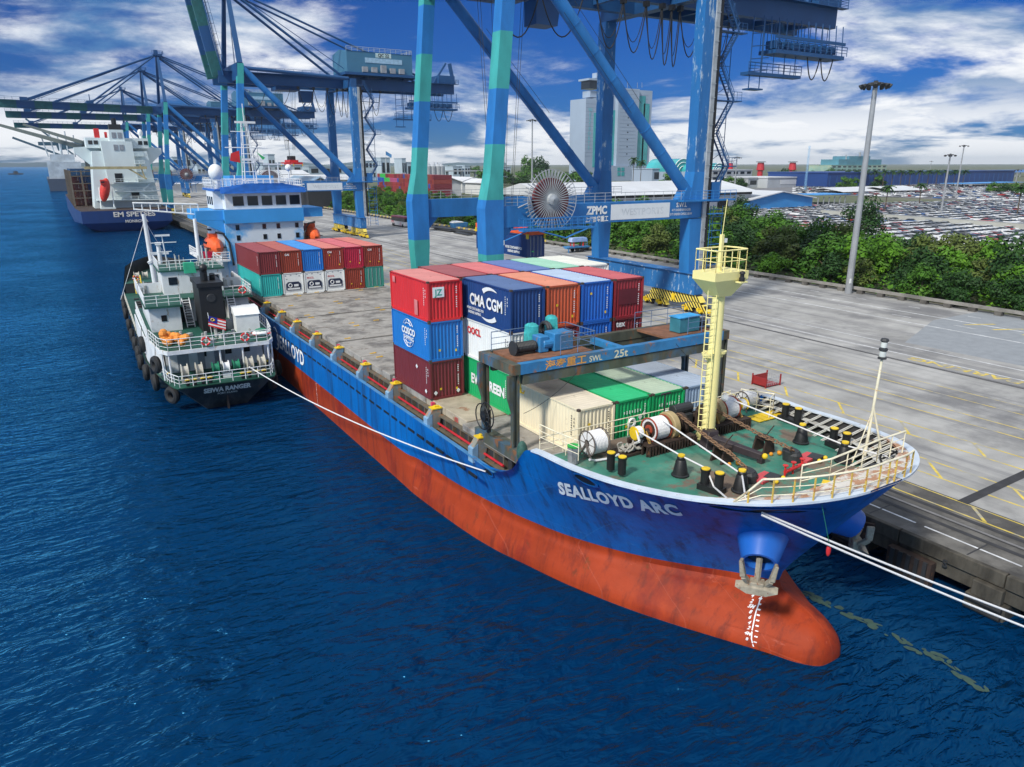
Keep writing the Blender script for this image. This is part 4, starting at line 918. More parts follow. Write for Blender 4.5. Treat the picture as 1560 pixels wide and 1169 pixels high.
# bow plate
b = MB(); o0, i0 = [], []
for sgn in (1, -1):
    seq = range(22, -1, -1) if sgn > 0 else range(1, 23)
    for k in seq:
        y, h, z = SH[k]; f = 1-k/22; wd = .34+1.5*f**1.2; o0.append((CLX-sgn*(h-.02), y+.02, z+.0)); d = Vector((h, y-21)); L = d.length or 1; d2 = d*((L-wd)/L); i0.append((CLX-sgn*d2.x, 21+d2.y, z-.02))
BOWP = mat('rusty_bow_plate', (.60, .57, .52), .6, var=.12, rust=.8, rs=1.1, rc=(.36, .15, .055)); b.grid([i0, o0]); b.grid([[(p[0], p[1], p[2]-.1) for p in o0], [(p[0], p[1], p[2]-.1) for p in i0]])
b.build('bow_plate', BOWP, ship)
b = MB(); c = Vector((28.6, 16.1, SH[4][2]-.0)); P = at(1338, 718, z=8.98); b.lathe((P.x, P.y, 8.98), [(.42, 0), (.50, .06), (.60, .0)], 18); b.build('bow_ring', DARK, ship); b = MB(); b.lathe((P.x, P.y, 9.0), [(.01, 0), (.44, .0)], 18); b.build('bow_hole', BLACK, ship)
# hatch covers, coaming
HAT = mat('hatch_cover_paint', (.33, .31, .28), .75, var=.3, vs=.9, rust=.48, rs=1.2, rc=(.13, .085, .06), c2=(.14, .13, .12), c2amt=.95); HATR = mat('hatch_cover_rusty', (.42, .36, .27), .8, var=.3, vs=1, rust=.5, rs=1.3, rc=(.26, .11, .05))
HZ = 6.68
ends = [28.62, 36.6, 42.45, 48.6, 54.7, 60.9, 67.0, 73.1, 79.2, 86.4, 99.4]
for i, (a, c) in enumerate(zip(ends, ends[1:])):
    b = MB(); x0 = 19.25 if i else 18.9; x1 = 2*CLX-x0
    if i == 0: b.bx(18.9, a, HZ-.45, 34.7, c-.06, HZ-.05)
    else:
        b.bx(x0, a+.05, HZ-.5, x1, (a+c)/2-.03, HZ); b.bx(x0, (a+c)/2+.03, HZ-.5, x1, c-(.5 if i % 2 == 0 else .1), HZ)
    hc = b.build('hatch_cover', [HATR if i == 1 else HAT], ship, bevel=.03)
    b = MB()
    if i > 1:
        for xx in range(6):
            yy = a+.5 if (xx+i) % 3 else c-.9; b.box((x0+1.2+xx*2.54, yy, HZ+.03), (.42, .13, .05)); b.box((x0+1.45+xx*2.54, yy+.02, HZ+.035), (.16, .22, .05))
        b.build('twist_lock_foot', mat('rusty_yellow_foot', (.70, .42, .04), .6, rust=.5, rs=3), hc)
COAM = mat('coaming_steel', (.13, .115, .085), .75, var=.35, rust=.6, rs=2.2, rc=(.24, .11, .045)); PANEL = mat('coaming_dark_panel', (.035, .04, .05), .7, var=.3); REDP = mat('red_pipe', (.5, .02, .03), .5)
for sgn in (1, -1):
    X = lambda x: x if sgn > 0 else 2*CLX-x
    b = MB(); b.bx(min(X(19.28), X(19.4)), 31.5, 4.3, max(X(19.28), X(19.4)), 99, HZ-.52); b.build('coaming', PANEL, ship)
    b = MB(); y = 31.9
    while y < 98:
        b.bx(min(X(19.0), X(19.3)), y, 4.32, max(X(19.0), X(19.3)), y+.08, HZ-.54); y += 1.02
    b.bx(min(X(18.98), X(19.3)), 31.8, HZ-.62, max(X(18.98), X(19.3)), 99, HZ-.50); b.bx(min(X(18.8), X(19.3)), 31.8, 5.25, max(X(18.8), X(19.3)), 99, 5.31); b.build('coaming_stiffeners', COAM, ship)
    b = MB(); b.tube((X(18.92), 31.8, 5.62), (X(18.92), 98, 5.62), .075, n=6); b.build('red_pipe', REDP, ship)
    # bulwark inside face and top
    b = MB(); b.bx(min(X(18.0), X(18.26)), 31.3, 5.6, max(X(18.0), X(18.26)), 112, 5.64); b.build('bulwark_cap', mat('blue_cap_paint', (.06, .22, .45), .5, rust=.45, rs=2), ship)
    for y in (33.9, 39.9, 46.3, 52.3, 58.6, 64.7, 71.2, 76.9, 83.2):
        pm = mat('post_paint', (.24, .24, .2), .65, rust=.62, rs=2.4, rc=(.42, .17, .06), c2=(.12, .28, .45), c2amt=.8); b = MB()
        P = [(X(18.15), y, 5.4), (X(18.95), y, 5.2), (X(19.2), y, HZ-.1), (X(18.55), y, HZ-.1), (X(18.15), y, 6.0)]; b.prism(P, (0, .5, 0)); ps = b.build('container_post', [pm], ship)
        b = MB(); b.bx(min(X(18.52), X(19.22)), y-.04, HZ-.09, max(X(18.52), X(19.22)), y+.54, HZ-.02); b.box((X(18.85), y+.2, HZ+.04), (.22, .22, .12)); b.build('post_cap', YEL, ps)
        b = MB(); b.box((X(19.1), y+1.1, HZ-.12), (.22, .26, .26)); b.build('socket_box', mat('pink_red_paint', (.65, .06, .12), .5), ps)
        b = MB(); b.prism([(X(18.13), y-.02, 5.2), (X(18.5), y-.02, 5.2), (X(18.5), y-.02, 6.3), (X(18.13), y-.02, 6.05)], (0, .54, 0)); b.build('post_foot', mat('light_blue_worn', (.2, .35, .5), .6, rust=.3, rs=3), ps)
b = MB()
for i, t0 in enumerate((' 03', ' 01')): put_text(b, t0.strip(), (19.21, 37.9+i*3.0, HZ-.42), (0, -1, 0), (0, 0, 1), .42, .02)
b.build('hatch_number', RED, ship)

# ---------------------------------------------------------------- containers
def corr_wall(b, A, B, z0, z1, out, pitch=.28, depth=.045, inset=.0):
    A, B = Vector(A), Vector(B); d = (B-A); L = d.length; d.normalize(); n = max(2, round(L/pitch)); o = Vector(out); prev = None; p = L/n; lo, hi = [], []
    for i in range(n):
        for f, q in ((0, 0), (.25, 0), (.4, -depth), (.85, -depth)):
            c = A+d*(p*(i+f))+o*q; lo.append((c.x, c.y, z0)); hi.append((c.x, c.y, z1))
    lo.append((B.x, B.y, z0)); hi.append((B.x, B.y, z1)); b.grid([lo, hi])
NCON = [0]
def container(label, x, y, z, c, top=None, L=6.058, group=None, front='plain', rust=.24, name='shipping_container', topmat=None):
    "front-left-bottom corner of the box; its front end faces the bow (-y)"
    W, H = 2.438, 2.591; nm = '%02d%02d%02d' % tuple(int(min(1, v)*99) for v in c); body = mat('container_'+nm, c, .45, var=.10, vs=.8, rust=rust, rs=1.3, streak=.35, rc=(.14, .06, .035))
    tcol = top or tuple(min(1, v*.6+.12) for v in c); tm = mat('container_roof_'+'%02d%02d%02d' % tuple(int(min(1, v)*99) for v in tcol), tcol, .6, var=.15, vs=.7, rust=.3, rs=1.1, rc=tuple(v*.35 for v in tcol))  # roof paler than the walls: bleached paint plus strong overhead light in its colour
    t = thing(name, label, 'shipping container', (x, y, z), group)
    b = MB(); e = .05
    corr_wall(b, (x+e, y+L-.1, 0), (x+e, y+.1, 0), z+.12, z+H-.1, (-1, 0, 0)); corr_wall(b, (x+W-e, y+.1, 0), (x+W-e, y+L-.1, 0), z+.12, z+H-.1, (1, 0, 0)); corr_wall(b, (x+W-.1, y+L-e, 0), (x+.1, y+L-e, 0), z+.12, z+H-.1, (0, 1, 0))
    if front == 'plain': corr_wall(b, (x+.1, y+e, 0), (x+W-.1, y+e, 0), z+.12, z+H-.1, (0, -1, 0), .25, .045)
    elif front == 'reefer': b.face([(x+.1, y+e, z+.1), (x+W-.1, y+e, z+.1), (x+W-.1, y+e, z+H-.1), (x+.1, y+e, z+H-.1)])
    else:
        for k in range(2):
            xa = x+.1+k*(W-.2)/2; b.bx(xa+.01, y+.03, z+.15, xa+(W-.2)/2-.02, y+.09, z+H-.13)
    b.face([(x+.1, y+.1, z+.1), (x+.1, y+L-.1, z+.1), (x+W-.1, y+L-.1, z+.1), (x+W-.1, y+.1, z+.1)])
    b.build('body', body, t)
    b = MB(); rows = []; n = int(L/.3)
    for i in range(n+1):
        yy = y+.12+(L-.24)*i/n; 
        for q in ((-.075, 0), (-.03, .022), (.03, .022), (.075, 0)): 
            rows.append([(x+.06, yy+q[0], z+H-.03+q[1]), (x+W-.06, yy+q[0], z+H-.03+q[1])])
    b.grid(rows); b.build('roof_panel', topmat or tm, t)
    b = MB(); P = .075
    for sx in (0, W-P):
        b.bx(x+sx, y+.12, z+H-.09, x+sx+P, y+L-.12, z+H-.015); b.bx(x+sx, y+.12, z+.0, x+sx+P, y+L-.12, z+.15)
        for sy in (0, L-.12): b.bx(x+sx if sx == 0 else x+W-.13, y+sy, z+.12, x+.13 if sx == 0 else x+W, y+sy+.12, z+H-.12)
    for sy in (0, L-.1): b.bx(x+.16, y+sy, z+H-.11, x+W-.16, y+sy+.1, z+H-.015); b.bx(x+.16, y+sy, z+0, x+W-.16, y+sy+.1, z+.15)
    b.cm = 1
    for sx in (-.004, W-.158):
        for sy in (-.004, L-.174):
            for zz in (0, H-.118): b.bx(x+sx, y+sy, z+zz, x+sx+.162, y+sy+.178, z+zz+.118+(.002 if zz else 0))
    b.build('frame', [body, mat('corner_casting_steel', (.07, .05, .04), .7, rust=.5)], t)
    NCON[0] += 1
    # marking columns at the front end and near the corner of the long side
    if front == 'plain' and sum(c) < 2.2 or front == 'plain':
        mk_ = WHITE if sum(c) < 1.5 else DARK; rr = random.Random(NCON[0]); b = MB()
        for k in range(11):
            zz = z+H-.45-k*.13
            if k == 4: continue
            b.box((x+W-.42, y-.002+.0, zz), (.075, .006, .085*rr.uniform(.7, 1)))
        if L > 5:
            for k in range(9): b.box((x+.006, y+.62, z+H-.5-k*.13), (.006, .07, .085*rr.uniform(.7, 1)))
            for k in range(3): b.box((x+.006, y+.38, z+H-.6-k*.2), (.006, .06, .12))
        b.build('number_marks', mk_, t)
        if rr.random() < .6: b = MB(); b.box((x+W*.3, y-.002, z+H*(.25+.5*rr.random())), (.14, .006, .14)); b.box((x+W*.78, y-.002, z+H*.22), (.12, .006, .16)); b.build('sticker', YEL, t)
    return t
def sidepaint(t, x, y, z, items, m, name='logo'):
    "items: (text, distance from the front corner of its centre, height, size, wide)"
    b = MB()
    for it in items: put_text(b, it[0], (x+.008, y+it[1], z+it[2]), (0, -1, 0), (0, 0, 1), it[3], it[5] if len(it) > 5 else .03, it[4])
    return b.build(name, m, t)
def swoosh(b, x, y, z, r, a0, a1, wd, fy=1):
    rows = []; n = 12
    for k in range(n+1):
        a = R(a0+(a1-a0)*k/n); w_ = wd*(1-k/n)**.6; rows.append([(x, y-math.cos(a)*r*fy, z+math.sin(a)*r), (x, y-math.cos(a)*(r-w_)*fy, z+math.sin(a)*(r-w_))])
    b.grid(rows)
Hc = 2.591; RD = (.62, .025, .03); MAR = (.16, .022, .028); BRN = (.28, .045, .025); NAV = (.012, .05, .19); ORG = (.50, .09, .035); BLU = (.015, .12, .50); DKR = (.27, .02, .03); TEAL = (.03, .42, .40); WHC = (.78, .80, .78); CRM = (.80, .72, .52); GRN = (.01, .36, .12)
x0, yb = 19.15, 41.35
t = container('maroon container, lowest of the three stacked at the hull side, with white hazard marks', x0, yb, HZ+.02, MAR)
b = MB(); z = HZ+.02
for yy, zz in ((2.1, 1.85), (.75, .45)): b.prism([(x0-.004+.008, yb+yy-.16, z+zz), (x0+.004, yb+yy, z+zz-.16), (x0+.004, yb+yy+.16, z+zz), (x0+.004, yb+yy, z+zz+.16)], (-.01, 0, 0))
for xx, zz in ((.35, .45), (2.0, .4)): b.prism([(x0+xx-.14, yb+.0, z+zz), (x0+xx, yb, z+zz-.16), (x0+xx+.14, yb, z+zz), (x0+xx, yb, z+zz+.16)], (0, -.008, 0))
b.build('hazard_mark', WHITE, t)
t = container('blue container with a white globe logo between the red and maroon boxes', x0, yb, HZ+.02+Hc, (.012, .17, .52)); z = HZ+.02+Hc
sidepaint(t, x0, yb, z, [('COSCO', 3.3, 1.22, .62, 1.0, .05), ('SHIPPING', 3.3, .82, .40, 1.0, .03)], WHITE)
b = MB()
for r_, a0, a1 in ((.95, 35, 145), (.95, 215, 325)):
    pts = [(x0+.0, yb+3.3-math.cos(R(a0+(a1-a0)*k/12))*r_, z+1.30+math.sin(R(a0+(a1-a0)*k/12))*r_) for k in range(13)]; b.path(pts, .022, 4)
    b.path([(q[0], yb+3.3+(q[1]-yb-3.3)*.45, q[2]) for q in pts], .022, 4); b.path([(q[0], q[1], z+1.3+(q[2]-z-1.3)*.72) for q in pts[2:-2]], .022, 4)
b.build('globe_logo', WHITE, t)
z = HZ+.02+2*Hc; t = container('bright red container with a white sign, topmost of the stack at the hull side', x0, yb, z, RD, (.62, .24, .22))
b = MB(); b.bx(x0+.35, yb-.012, z+1.55, x0+1.15, yb+.003, z+2.2); sg = b.build('sign_plate', WHITE, t); b = MB(); put_text(b, 'JZ', (x0+.75, yb-.02, z+1.68), (1, 0, 0), (0, 0, 1), .55, .02); b.build('sign_letters', mat('sign_green', (.02, .35, .25), .5), sg)
b = MB(); b.bx(x0-.004, yb+5.2, z+1.9, x0+.01, yb+5.6, z+2.3); b.bx(x0-.003, yb+1.6, z+.2, x0+.01, yb+2.1, z+1.2); b.build('faded_patch', mat('faded_red_patch', (.66, .2, .2), .6), t)
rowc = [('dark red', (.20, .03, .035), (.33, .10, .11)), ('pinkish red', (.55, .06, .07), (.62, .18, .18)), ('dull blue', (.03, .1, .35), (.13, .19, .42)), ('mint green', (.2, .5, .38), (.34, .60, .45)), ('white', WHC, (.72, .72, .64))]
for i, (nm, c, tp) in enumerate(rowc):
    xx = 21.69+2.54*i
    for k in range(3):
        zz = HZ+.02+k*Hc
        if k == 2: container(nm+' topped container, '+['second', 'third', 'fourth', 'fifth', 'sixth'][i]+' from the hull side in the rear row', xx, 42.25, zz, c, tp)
        elif i == 4: container(('cream' if k else 'brown')+' container under the white box at the shore end of the rear row', xx, 42.25, zz, CRM if k else BRN)
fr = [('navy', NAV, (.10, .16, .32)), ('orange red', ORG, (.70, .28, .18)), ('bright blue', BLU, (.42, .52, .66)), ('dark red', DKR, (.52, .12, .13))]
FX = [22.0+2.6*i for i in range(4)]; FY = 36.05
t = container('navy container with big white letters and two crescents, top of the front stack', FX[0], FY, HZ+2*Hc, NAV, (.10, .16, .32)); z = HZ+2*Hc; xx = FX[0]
sidepaint(t, xx, FY, z, [('CMA CGM', 3.0, 1.05, .98, .9, .035), ('MORE CONTAINERS FOR', 4.35, .68, .24, .8, .02), ('GREENER SHIPPING', 4.45, .42, .24, .8, .02)], WHITE)
b = MB(); swoosh(b, xx+.004, FY+2.5, z+1.15, 1.25, 125, 55, .3, 1.3); swoosh(b, xx+.004, FY+2.6, z+1.45, 1.25, 305, 235, .3, 1.3); b.build('crescents', WHITE, t)
t = container('white container with small red letters under the navy one', FX[0], FY, HZ+Hc, WHC); sidepaint(t, xx, FY, HZ+Hc, [('OOCL', 4.6, 1.65, .62, 1.0, .04)], RED)
t = container('green container with big white letters behind the gantry leg', FX[0], FY, HZ, GRN); sidepaint(t, xx, FY, HZ, [('EVERGREEN', 2.9, .95, .88, .92, .045)], WHITE)
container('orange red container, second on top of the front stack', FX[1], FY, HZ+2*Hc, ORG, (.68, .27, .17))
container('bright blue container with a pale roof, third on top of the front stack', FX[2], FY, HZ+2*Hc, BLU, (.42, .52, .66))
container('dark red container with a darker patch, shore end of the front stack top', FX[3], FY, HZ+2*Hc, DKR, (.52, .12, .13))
b = MB(); b.bx(FX[3]+.35, FY+.0, HZ+2*Hc+.9, FX[3]+1.9, FY+.004, HZ+2*Hc+1.9); b.build('dark_patch', mat('dark_red_patch', (.12, .01, .02), .6), [o for o in COL.objects if o.name.startswith('shipping_container')][-1])
for i, (k, c, lb) in enumerate([(1, MAR, 'maroon container in the middle tier behind the winch of the ship gantry'), (2, BLU, 'blue container in the middle tier under the pale roofed blue one'), (3, MAR, 'maroon container in the middle tier with short white letters'), (1, BLU, 'blue container at the bottom behind the gantry beam'), (2, (.01, .2, .12), 'dark green container at the bottom behind the gantry beam'), (3, (.03, .3, .2), 'green container at the bottom of the shore end stack')]):
    zz = HZ+(Hc if i < 3 else 0); t = container(lb, FX[k], FY, zz, c)
    if i in (0, 2): b = MB(); put_text(b, 'tex', (FX[k]+.6, FY-.006, zz+2.05), (1, 0, 0), (0, 0, 1), .55, .03); b.build('logo', WHITE, t)
BX = [21.63+2.55*i for i in range(4)]
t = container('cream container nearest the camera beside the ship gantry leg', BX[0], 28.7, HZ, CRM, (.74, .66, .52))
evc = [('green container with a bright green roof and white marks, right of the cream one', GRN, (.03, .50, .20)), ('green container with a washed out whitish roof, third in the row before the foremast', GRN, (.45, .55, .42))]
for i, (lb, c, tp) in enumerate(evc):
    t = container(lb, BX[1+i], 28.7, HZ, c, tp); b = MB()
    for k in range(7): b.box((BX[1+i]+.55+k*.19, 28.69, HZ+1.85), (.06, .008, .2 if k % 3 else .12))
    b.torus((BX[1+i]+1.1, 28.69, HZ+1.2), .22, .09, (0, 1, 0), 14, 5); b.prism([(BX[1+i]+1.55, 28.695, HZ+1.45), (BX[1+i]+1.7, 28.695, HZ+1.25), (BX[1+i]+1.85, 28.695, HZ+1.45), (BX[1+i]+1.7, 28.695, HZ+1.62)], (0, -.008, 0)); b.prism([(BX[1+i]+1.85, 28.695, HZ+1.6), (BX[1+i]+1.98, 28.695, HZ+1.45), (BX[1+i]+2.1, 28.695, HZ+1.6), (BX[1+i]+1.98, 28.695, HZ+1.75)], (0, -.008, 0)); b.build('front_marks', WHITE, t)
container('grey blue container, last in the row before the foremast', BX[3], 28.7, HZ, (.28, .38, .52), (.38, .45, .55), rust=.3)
# aft bay
L40 = 12.19; AY = 86.9
lo = [('turquoise', TEAL, 'plain'), ('white', WHC, 'reefer'), ('white', WHC, 'reefer'), ('white', WHC, 'reefer'), ('brown', BRN, 'plain'), ('dark green', (.05, .28, .22), 'door')]
hi = [('maroon', (.20, .03, .035), (.30, .07, .08)), ('brown', BRN, (.42, .12, .10)), ('blue', (.015, .17, .55), (.06, .28, .66)), ('reddish brown', (.30, .04, .03), (.62, .20, .17)), ('crimson', (.42, .015, .05), (.60, .15, .17)), ('brown', (.29, .045, .03), (.62, .19, .16))]
ordn = ['first', 'second', 'third', 'fourth', 'fifth', 'sixth']
for i in range(6):
    xx = 19.15+2.54*i; nm, c, fk = lo[i]
    t = container('%s %s container, %s from the left in the lower tier before the bridge' % (nm, 'refrigerated' if fk == 'reefer' else 'long', ordn[i]), xx, AY, HZ, c, L=L40, front=fk, group='containers before the bridge', rust=.1)
    if fk == 'reefer':
        b = MB(); P = [(xx+.35, AY+.035, HZ+.55), (xx+2.1, AY+.035, HZ+.55), (xx+2.1, AY+.035, HZ+1.25), (xx+1.85, AY+.035, HZ+1.5), (xx+.6, AY+.035, HZ+1.5), (xx+.35, AY+.035, HZ+1.25)]; b.prism(P, (0, -.04, 0)); ru = b.build('cooling_unit', NAVYU if 'NAVYU' in globals() else mat('reefer_unit_navy', (.02, .03, .07), .5), t)
        b = MB(); b.torus((xx+.85, AY-.01, HZ+1.1), .2, .05, (0, 1, 0), 12, 5); b.bx(xx+1.3, AY-.06, HZ+.95, xx+1.8, AY+.0, HZ+1.2); b.bx(xx+.5, AY-.05, HZ+.6, xx+1.95, AY+0, HZ+.78); b.build('fan', WHITE, ru)
        b = MB(); [b.bx(xx+a, AY+.035, HZ+zz, xx+a+.16, AY+.046, HZ+zz+.1) for a, zz in ((.3, 2.2), (.9, 2.25), (1.6, 2.3), (1.9, 2.1), (.4, 1.8))]; b.build('label_plate', GREY, t)
        if i > 1: b = MB(); put_text(b, 'OOCL', (xx+.75, AY+.03, HZ+1.72), (1, 0, 0), (0, 0, 1), .3, .02); b.build('logo', RED, t)
    if fk == 'door': b = MB(); [b.tube((xx+q, AY, HZ+.2), (xx+q, AY, HZ+2.4), .025, n=5) for q in (.45, .9, 1.5, 1.95)]; b.build('lock_rod', SILV, t)
    if i == 0: b = MB(); b.bx(xx+.0, AY+5.2, HZ+.3, xx+.02, AY+9.0, HZ+1.2); b.build('dark_patch', mat('turquoise_patch', (.03, .2, .2), .6), t)
    nm, c, tp = hi[i]; t = container('%s container, %s from the left on the upper tier before the bridge' % (nm, ordn[i]), xx, AY, HZ+Hc, c, tp, L=L40, group='containers before the bridge', rust=.08)
    if i in (1, 3, 5): b = MB(); put_text(b, 'CAI', (xx+.75, AY-.006, HZ+Hc+2.0), (1, 0, 0), (0, 0, 1), .32, .03); b.build('logo', WHITE, t)
# ---------------------------------------------------------------- quay cranes
CB = mat('crane_blue', (.02, .18, .48), .5, var=.22, vs=.5, rust=.16, rs=1.0, streak=.3, c2=(.012, .11, .32), c2amt=.7); CBD = mat('crane_dark_blue', (.012, .075, .21), .5, var=.15, vs=.2)
CBW = mat('crane_blue_peeling', (.02, .15, .40), .5, var=.12, rust=.52, rs=1.6, streak=.28, rc=(.45, .55, .62)); CT = mat('crane_teal_band', (.05, .38, .36), .5, var=.2, vs=.6, rust=.12, rs=2.5, streak=.4, c2=(.03, .26, .25), c2amt=.5); CBB = mat('crane_blue_band', (.02, .19, .52), .5, var=.2, vs=.6, rust=.12, rs=2.5, streak=.4, c2=(.012, .12, .38), c2amt=.5)
CPALE = mat('crane_grey_walkway', (.40, .43, .45), .5, .2, rust=.2)
def stripes(name, a, b_, scale=3.2):
    m = mat(name, a, .5, var=.15, rust=.12); t, n, l, bs_ = nodes_of(m); tc = n.new('ShaderNodeTexCoord'); mp = n.new('ShaderNodeMapping'); mp.inputs['Rotation'].default_value = (R(38), 0, 0); l(tc.outputs['Object'], mp.inputs[0])
    wv = n.new('ShaderNodeTexWave'); wv.bands_direction = 'Y'; wv.inputs['Scale'].default_value = scale; l(mp.outputs[0], wv.inputs[0]); gt = n.new('ShaderNodeMath'); gt.operation = 'GREATER_THAN'; l(wv.outputs[1], gt.inputs[0]); gt.inputs[1].default_value = .5
    mx = n.new('ShaderNodeMix'); mx.data_type = 'RGBA'; l(gt.outputs[0], mx.inputs[0]); old = bs_.inputs['Base Color'].links[0].from_socket; l(old, mx.inputs[6]); mx.inputs[7].default_value = (*b_, 1); l(mx.outputs[2], bs_.inputs['Base Color']); return m
STR = stripes('yellow_black_stripes', (.85, .68, .12), (.015, .015, .015), .75)
def bogie(t, X, Yc, det=True):
    z = QZ
    def SQ(b):
        for v in b.v: v.z = QZ+(v.z-QZ)*.84
    b = MB()
    b.prism([(X-.5, Yc-5.0, z+1.95), (X-.5, Yc-4.2, z+3.0), (X-.5, Yc-.8, z+3.2), (X-.5, Yc+.8, z+3.2), (X-.5, Yc+4.2, z+3.0), (X-.5, Yc+5.0, z+1.95), (X-.5, Yc+3.4, z+1.95), (X-.5, Yc+.9, z+1.3), (X-.5, Yc-.9, z+1.3), (X-.5, Yc-3.4, z+1.95)], (1.0, 0, 0))
    SQ(b); q = b.build('equalizer_beam', STR, t)
    b = MB(); b.bx(X-.7, Yc-.9, z+3.2, X+.7, Yc+.9, z+3.75); b.bx(X-.62, Yc-.3, z+1.6, X+.62, Yc+.3, z+2.6); SQ(b); b.build('pivot_block', YEL, q)
    for s in (-1, 1):
        c = Yc+s*3.9; b = MB(); b.prism([(X-.4, c-2.2, z+.85), (X-.4, c-1.8, z+1.4), (X-.4, c, z+2.1), (X-.4, c+1.8, z+1.4), (X-.4, c+2.2, z+.85), (X-.4, c, z+1.0)], (.8, 0, 0)); SQ(b); r = b.build('rocker', STR, t)
        for s2 in (-1, 1):
            c2 = c+s2*1.35; b = MB(); b.prism([(X-.36, c2-1.05, z+.35), (X-.36, c2-.5, z+1.0), (X-.36, c2+.5, z+1.0), (X-.36, c2+1.05, z+.35)], (.72, 0, 0)); b.build('wheel_truck', STR, t)
            for s3 in (-1, 1):
                b = MB(); b.tube((X-.2, c2+s3*.55, z+.36), (X+.2, c2+s3*.55, z+.36), .33, n=12); b.build('wheel', RUSTY, t)
            if det: b = MB(); b.tube((X-.85, c2, z+.55), (X-.36, c2, z+.55), .22, n=8); b.box((X-.7, c2+.35, z+.8), (.4, .4, .35)); b.build('drive_motor', YEL, t)
    b = MB(); b.prism([(X-.3, Yc-6.6, z+.25), (X-.3, Yc-6.2, z+.9), (X-.3, Yc-5.7, z+.9), (X-.3, Yc-5.7, z+.25)], (.6, 0, 0)); b.build('buffer', YEL, t)
def bands(b, p, q, w, h, zb, w2, h2):
    "leg from p to q (mostly vertical) cut into bands at heights zb, alternating materials"
    p, q = Vector(p), Vector(q); zs = [p.z]+[z for z in zb if p.z < z < q.z]+[q.z]
    k0 = sum(1 for z in zb if z <= p.z)
    for i in range(len(zs)-1):
        f0, f1 = (zs[i]-p.z)/(q.z-p.z), (zs[i+1]-p.z)/(q.z-p.z); A, B = p.lerp(q, f0), p.lerp(q, f1); b.cm = (k0+i) % 2
        W0, W1, H0, H1 = w+(w2-w)*f0, w+(w2-w)*f1, h+(h2-h)*f0, h+(h2-h)*f1
        P = []
        for c, W, H in ((A, W0, H0), (B, W1, H1)): P += [(c.x-W/2, c.y-H/2, c.z), (c.x+W/2, c.y-H/2, c.z), (c.x+W/2, c.y+H/2, c.z), (c.x-W/2, c.y+H/2, c.z)]
        b.hexa(P)
def catenary(b, p, q, sag, r, n=10, s=5):
    p, q = Vector(p), Vector(q); b.path([p.lerp(q, i/n)-Vector((0, 0, sag*(1-(2*i/n-1)**2))) for i in range(n+1)], r, s)
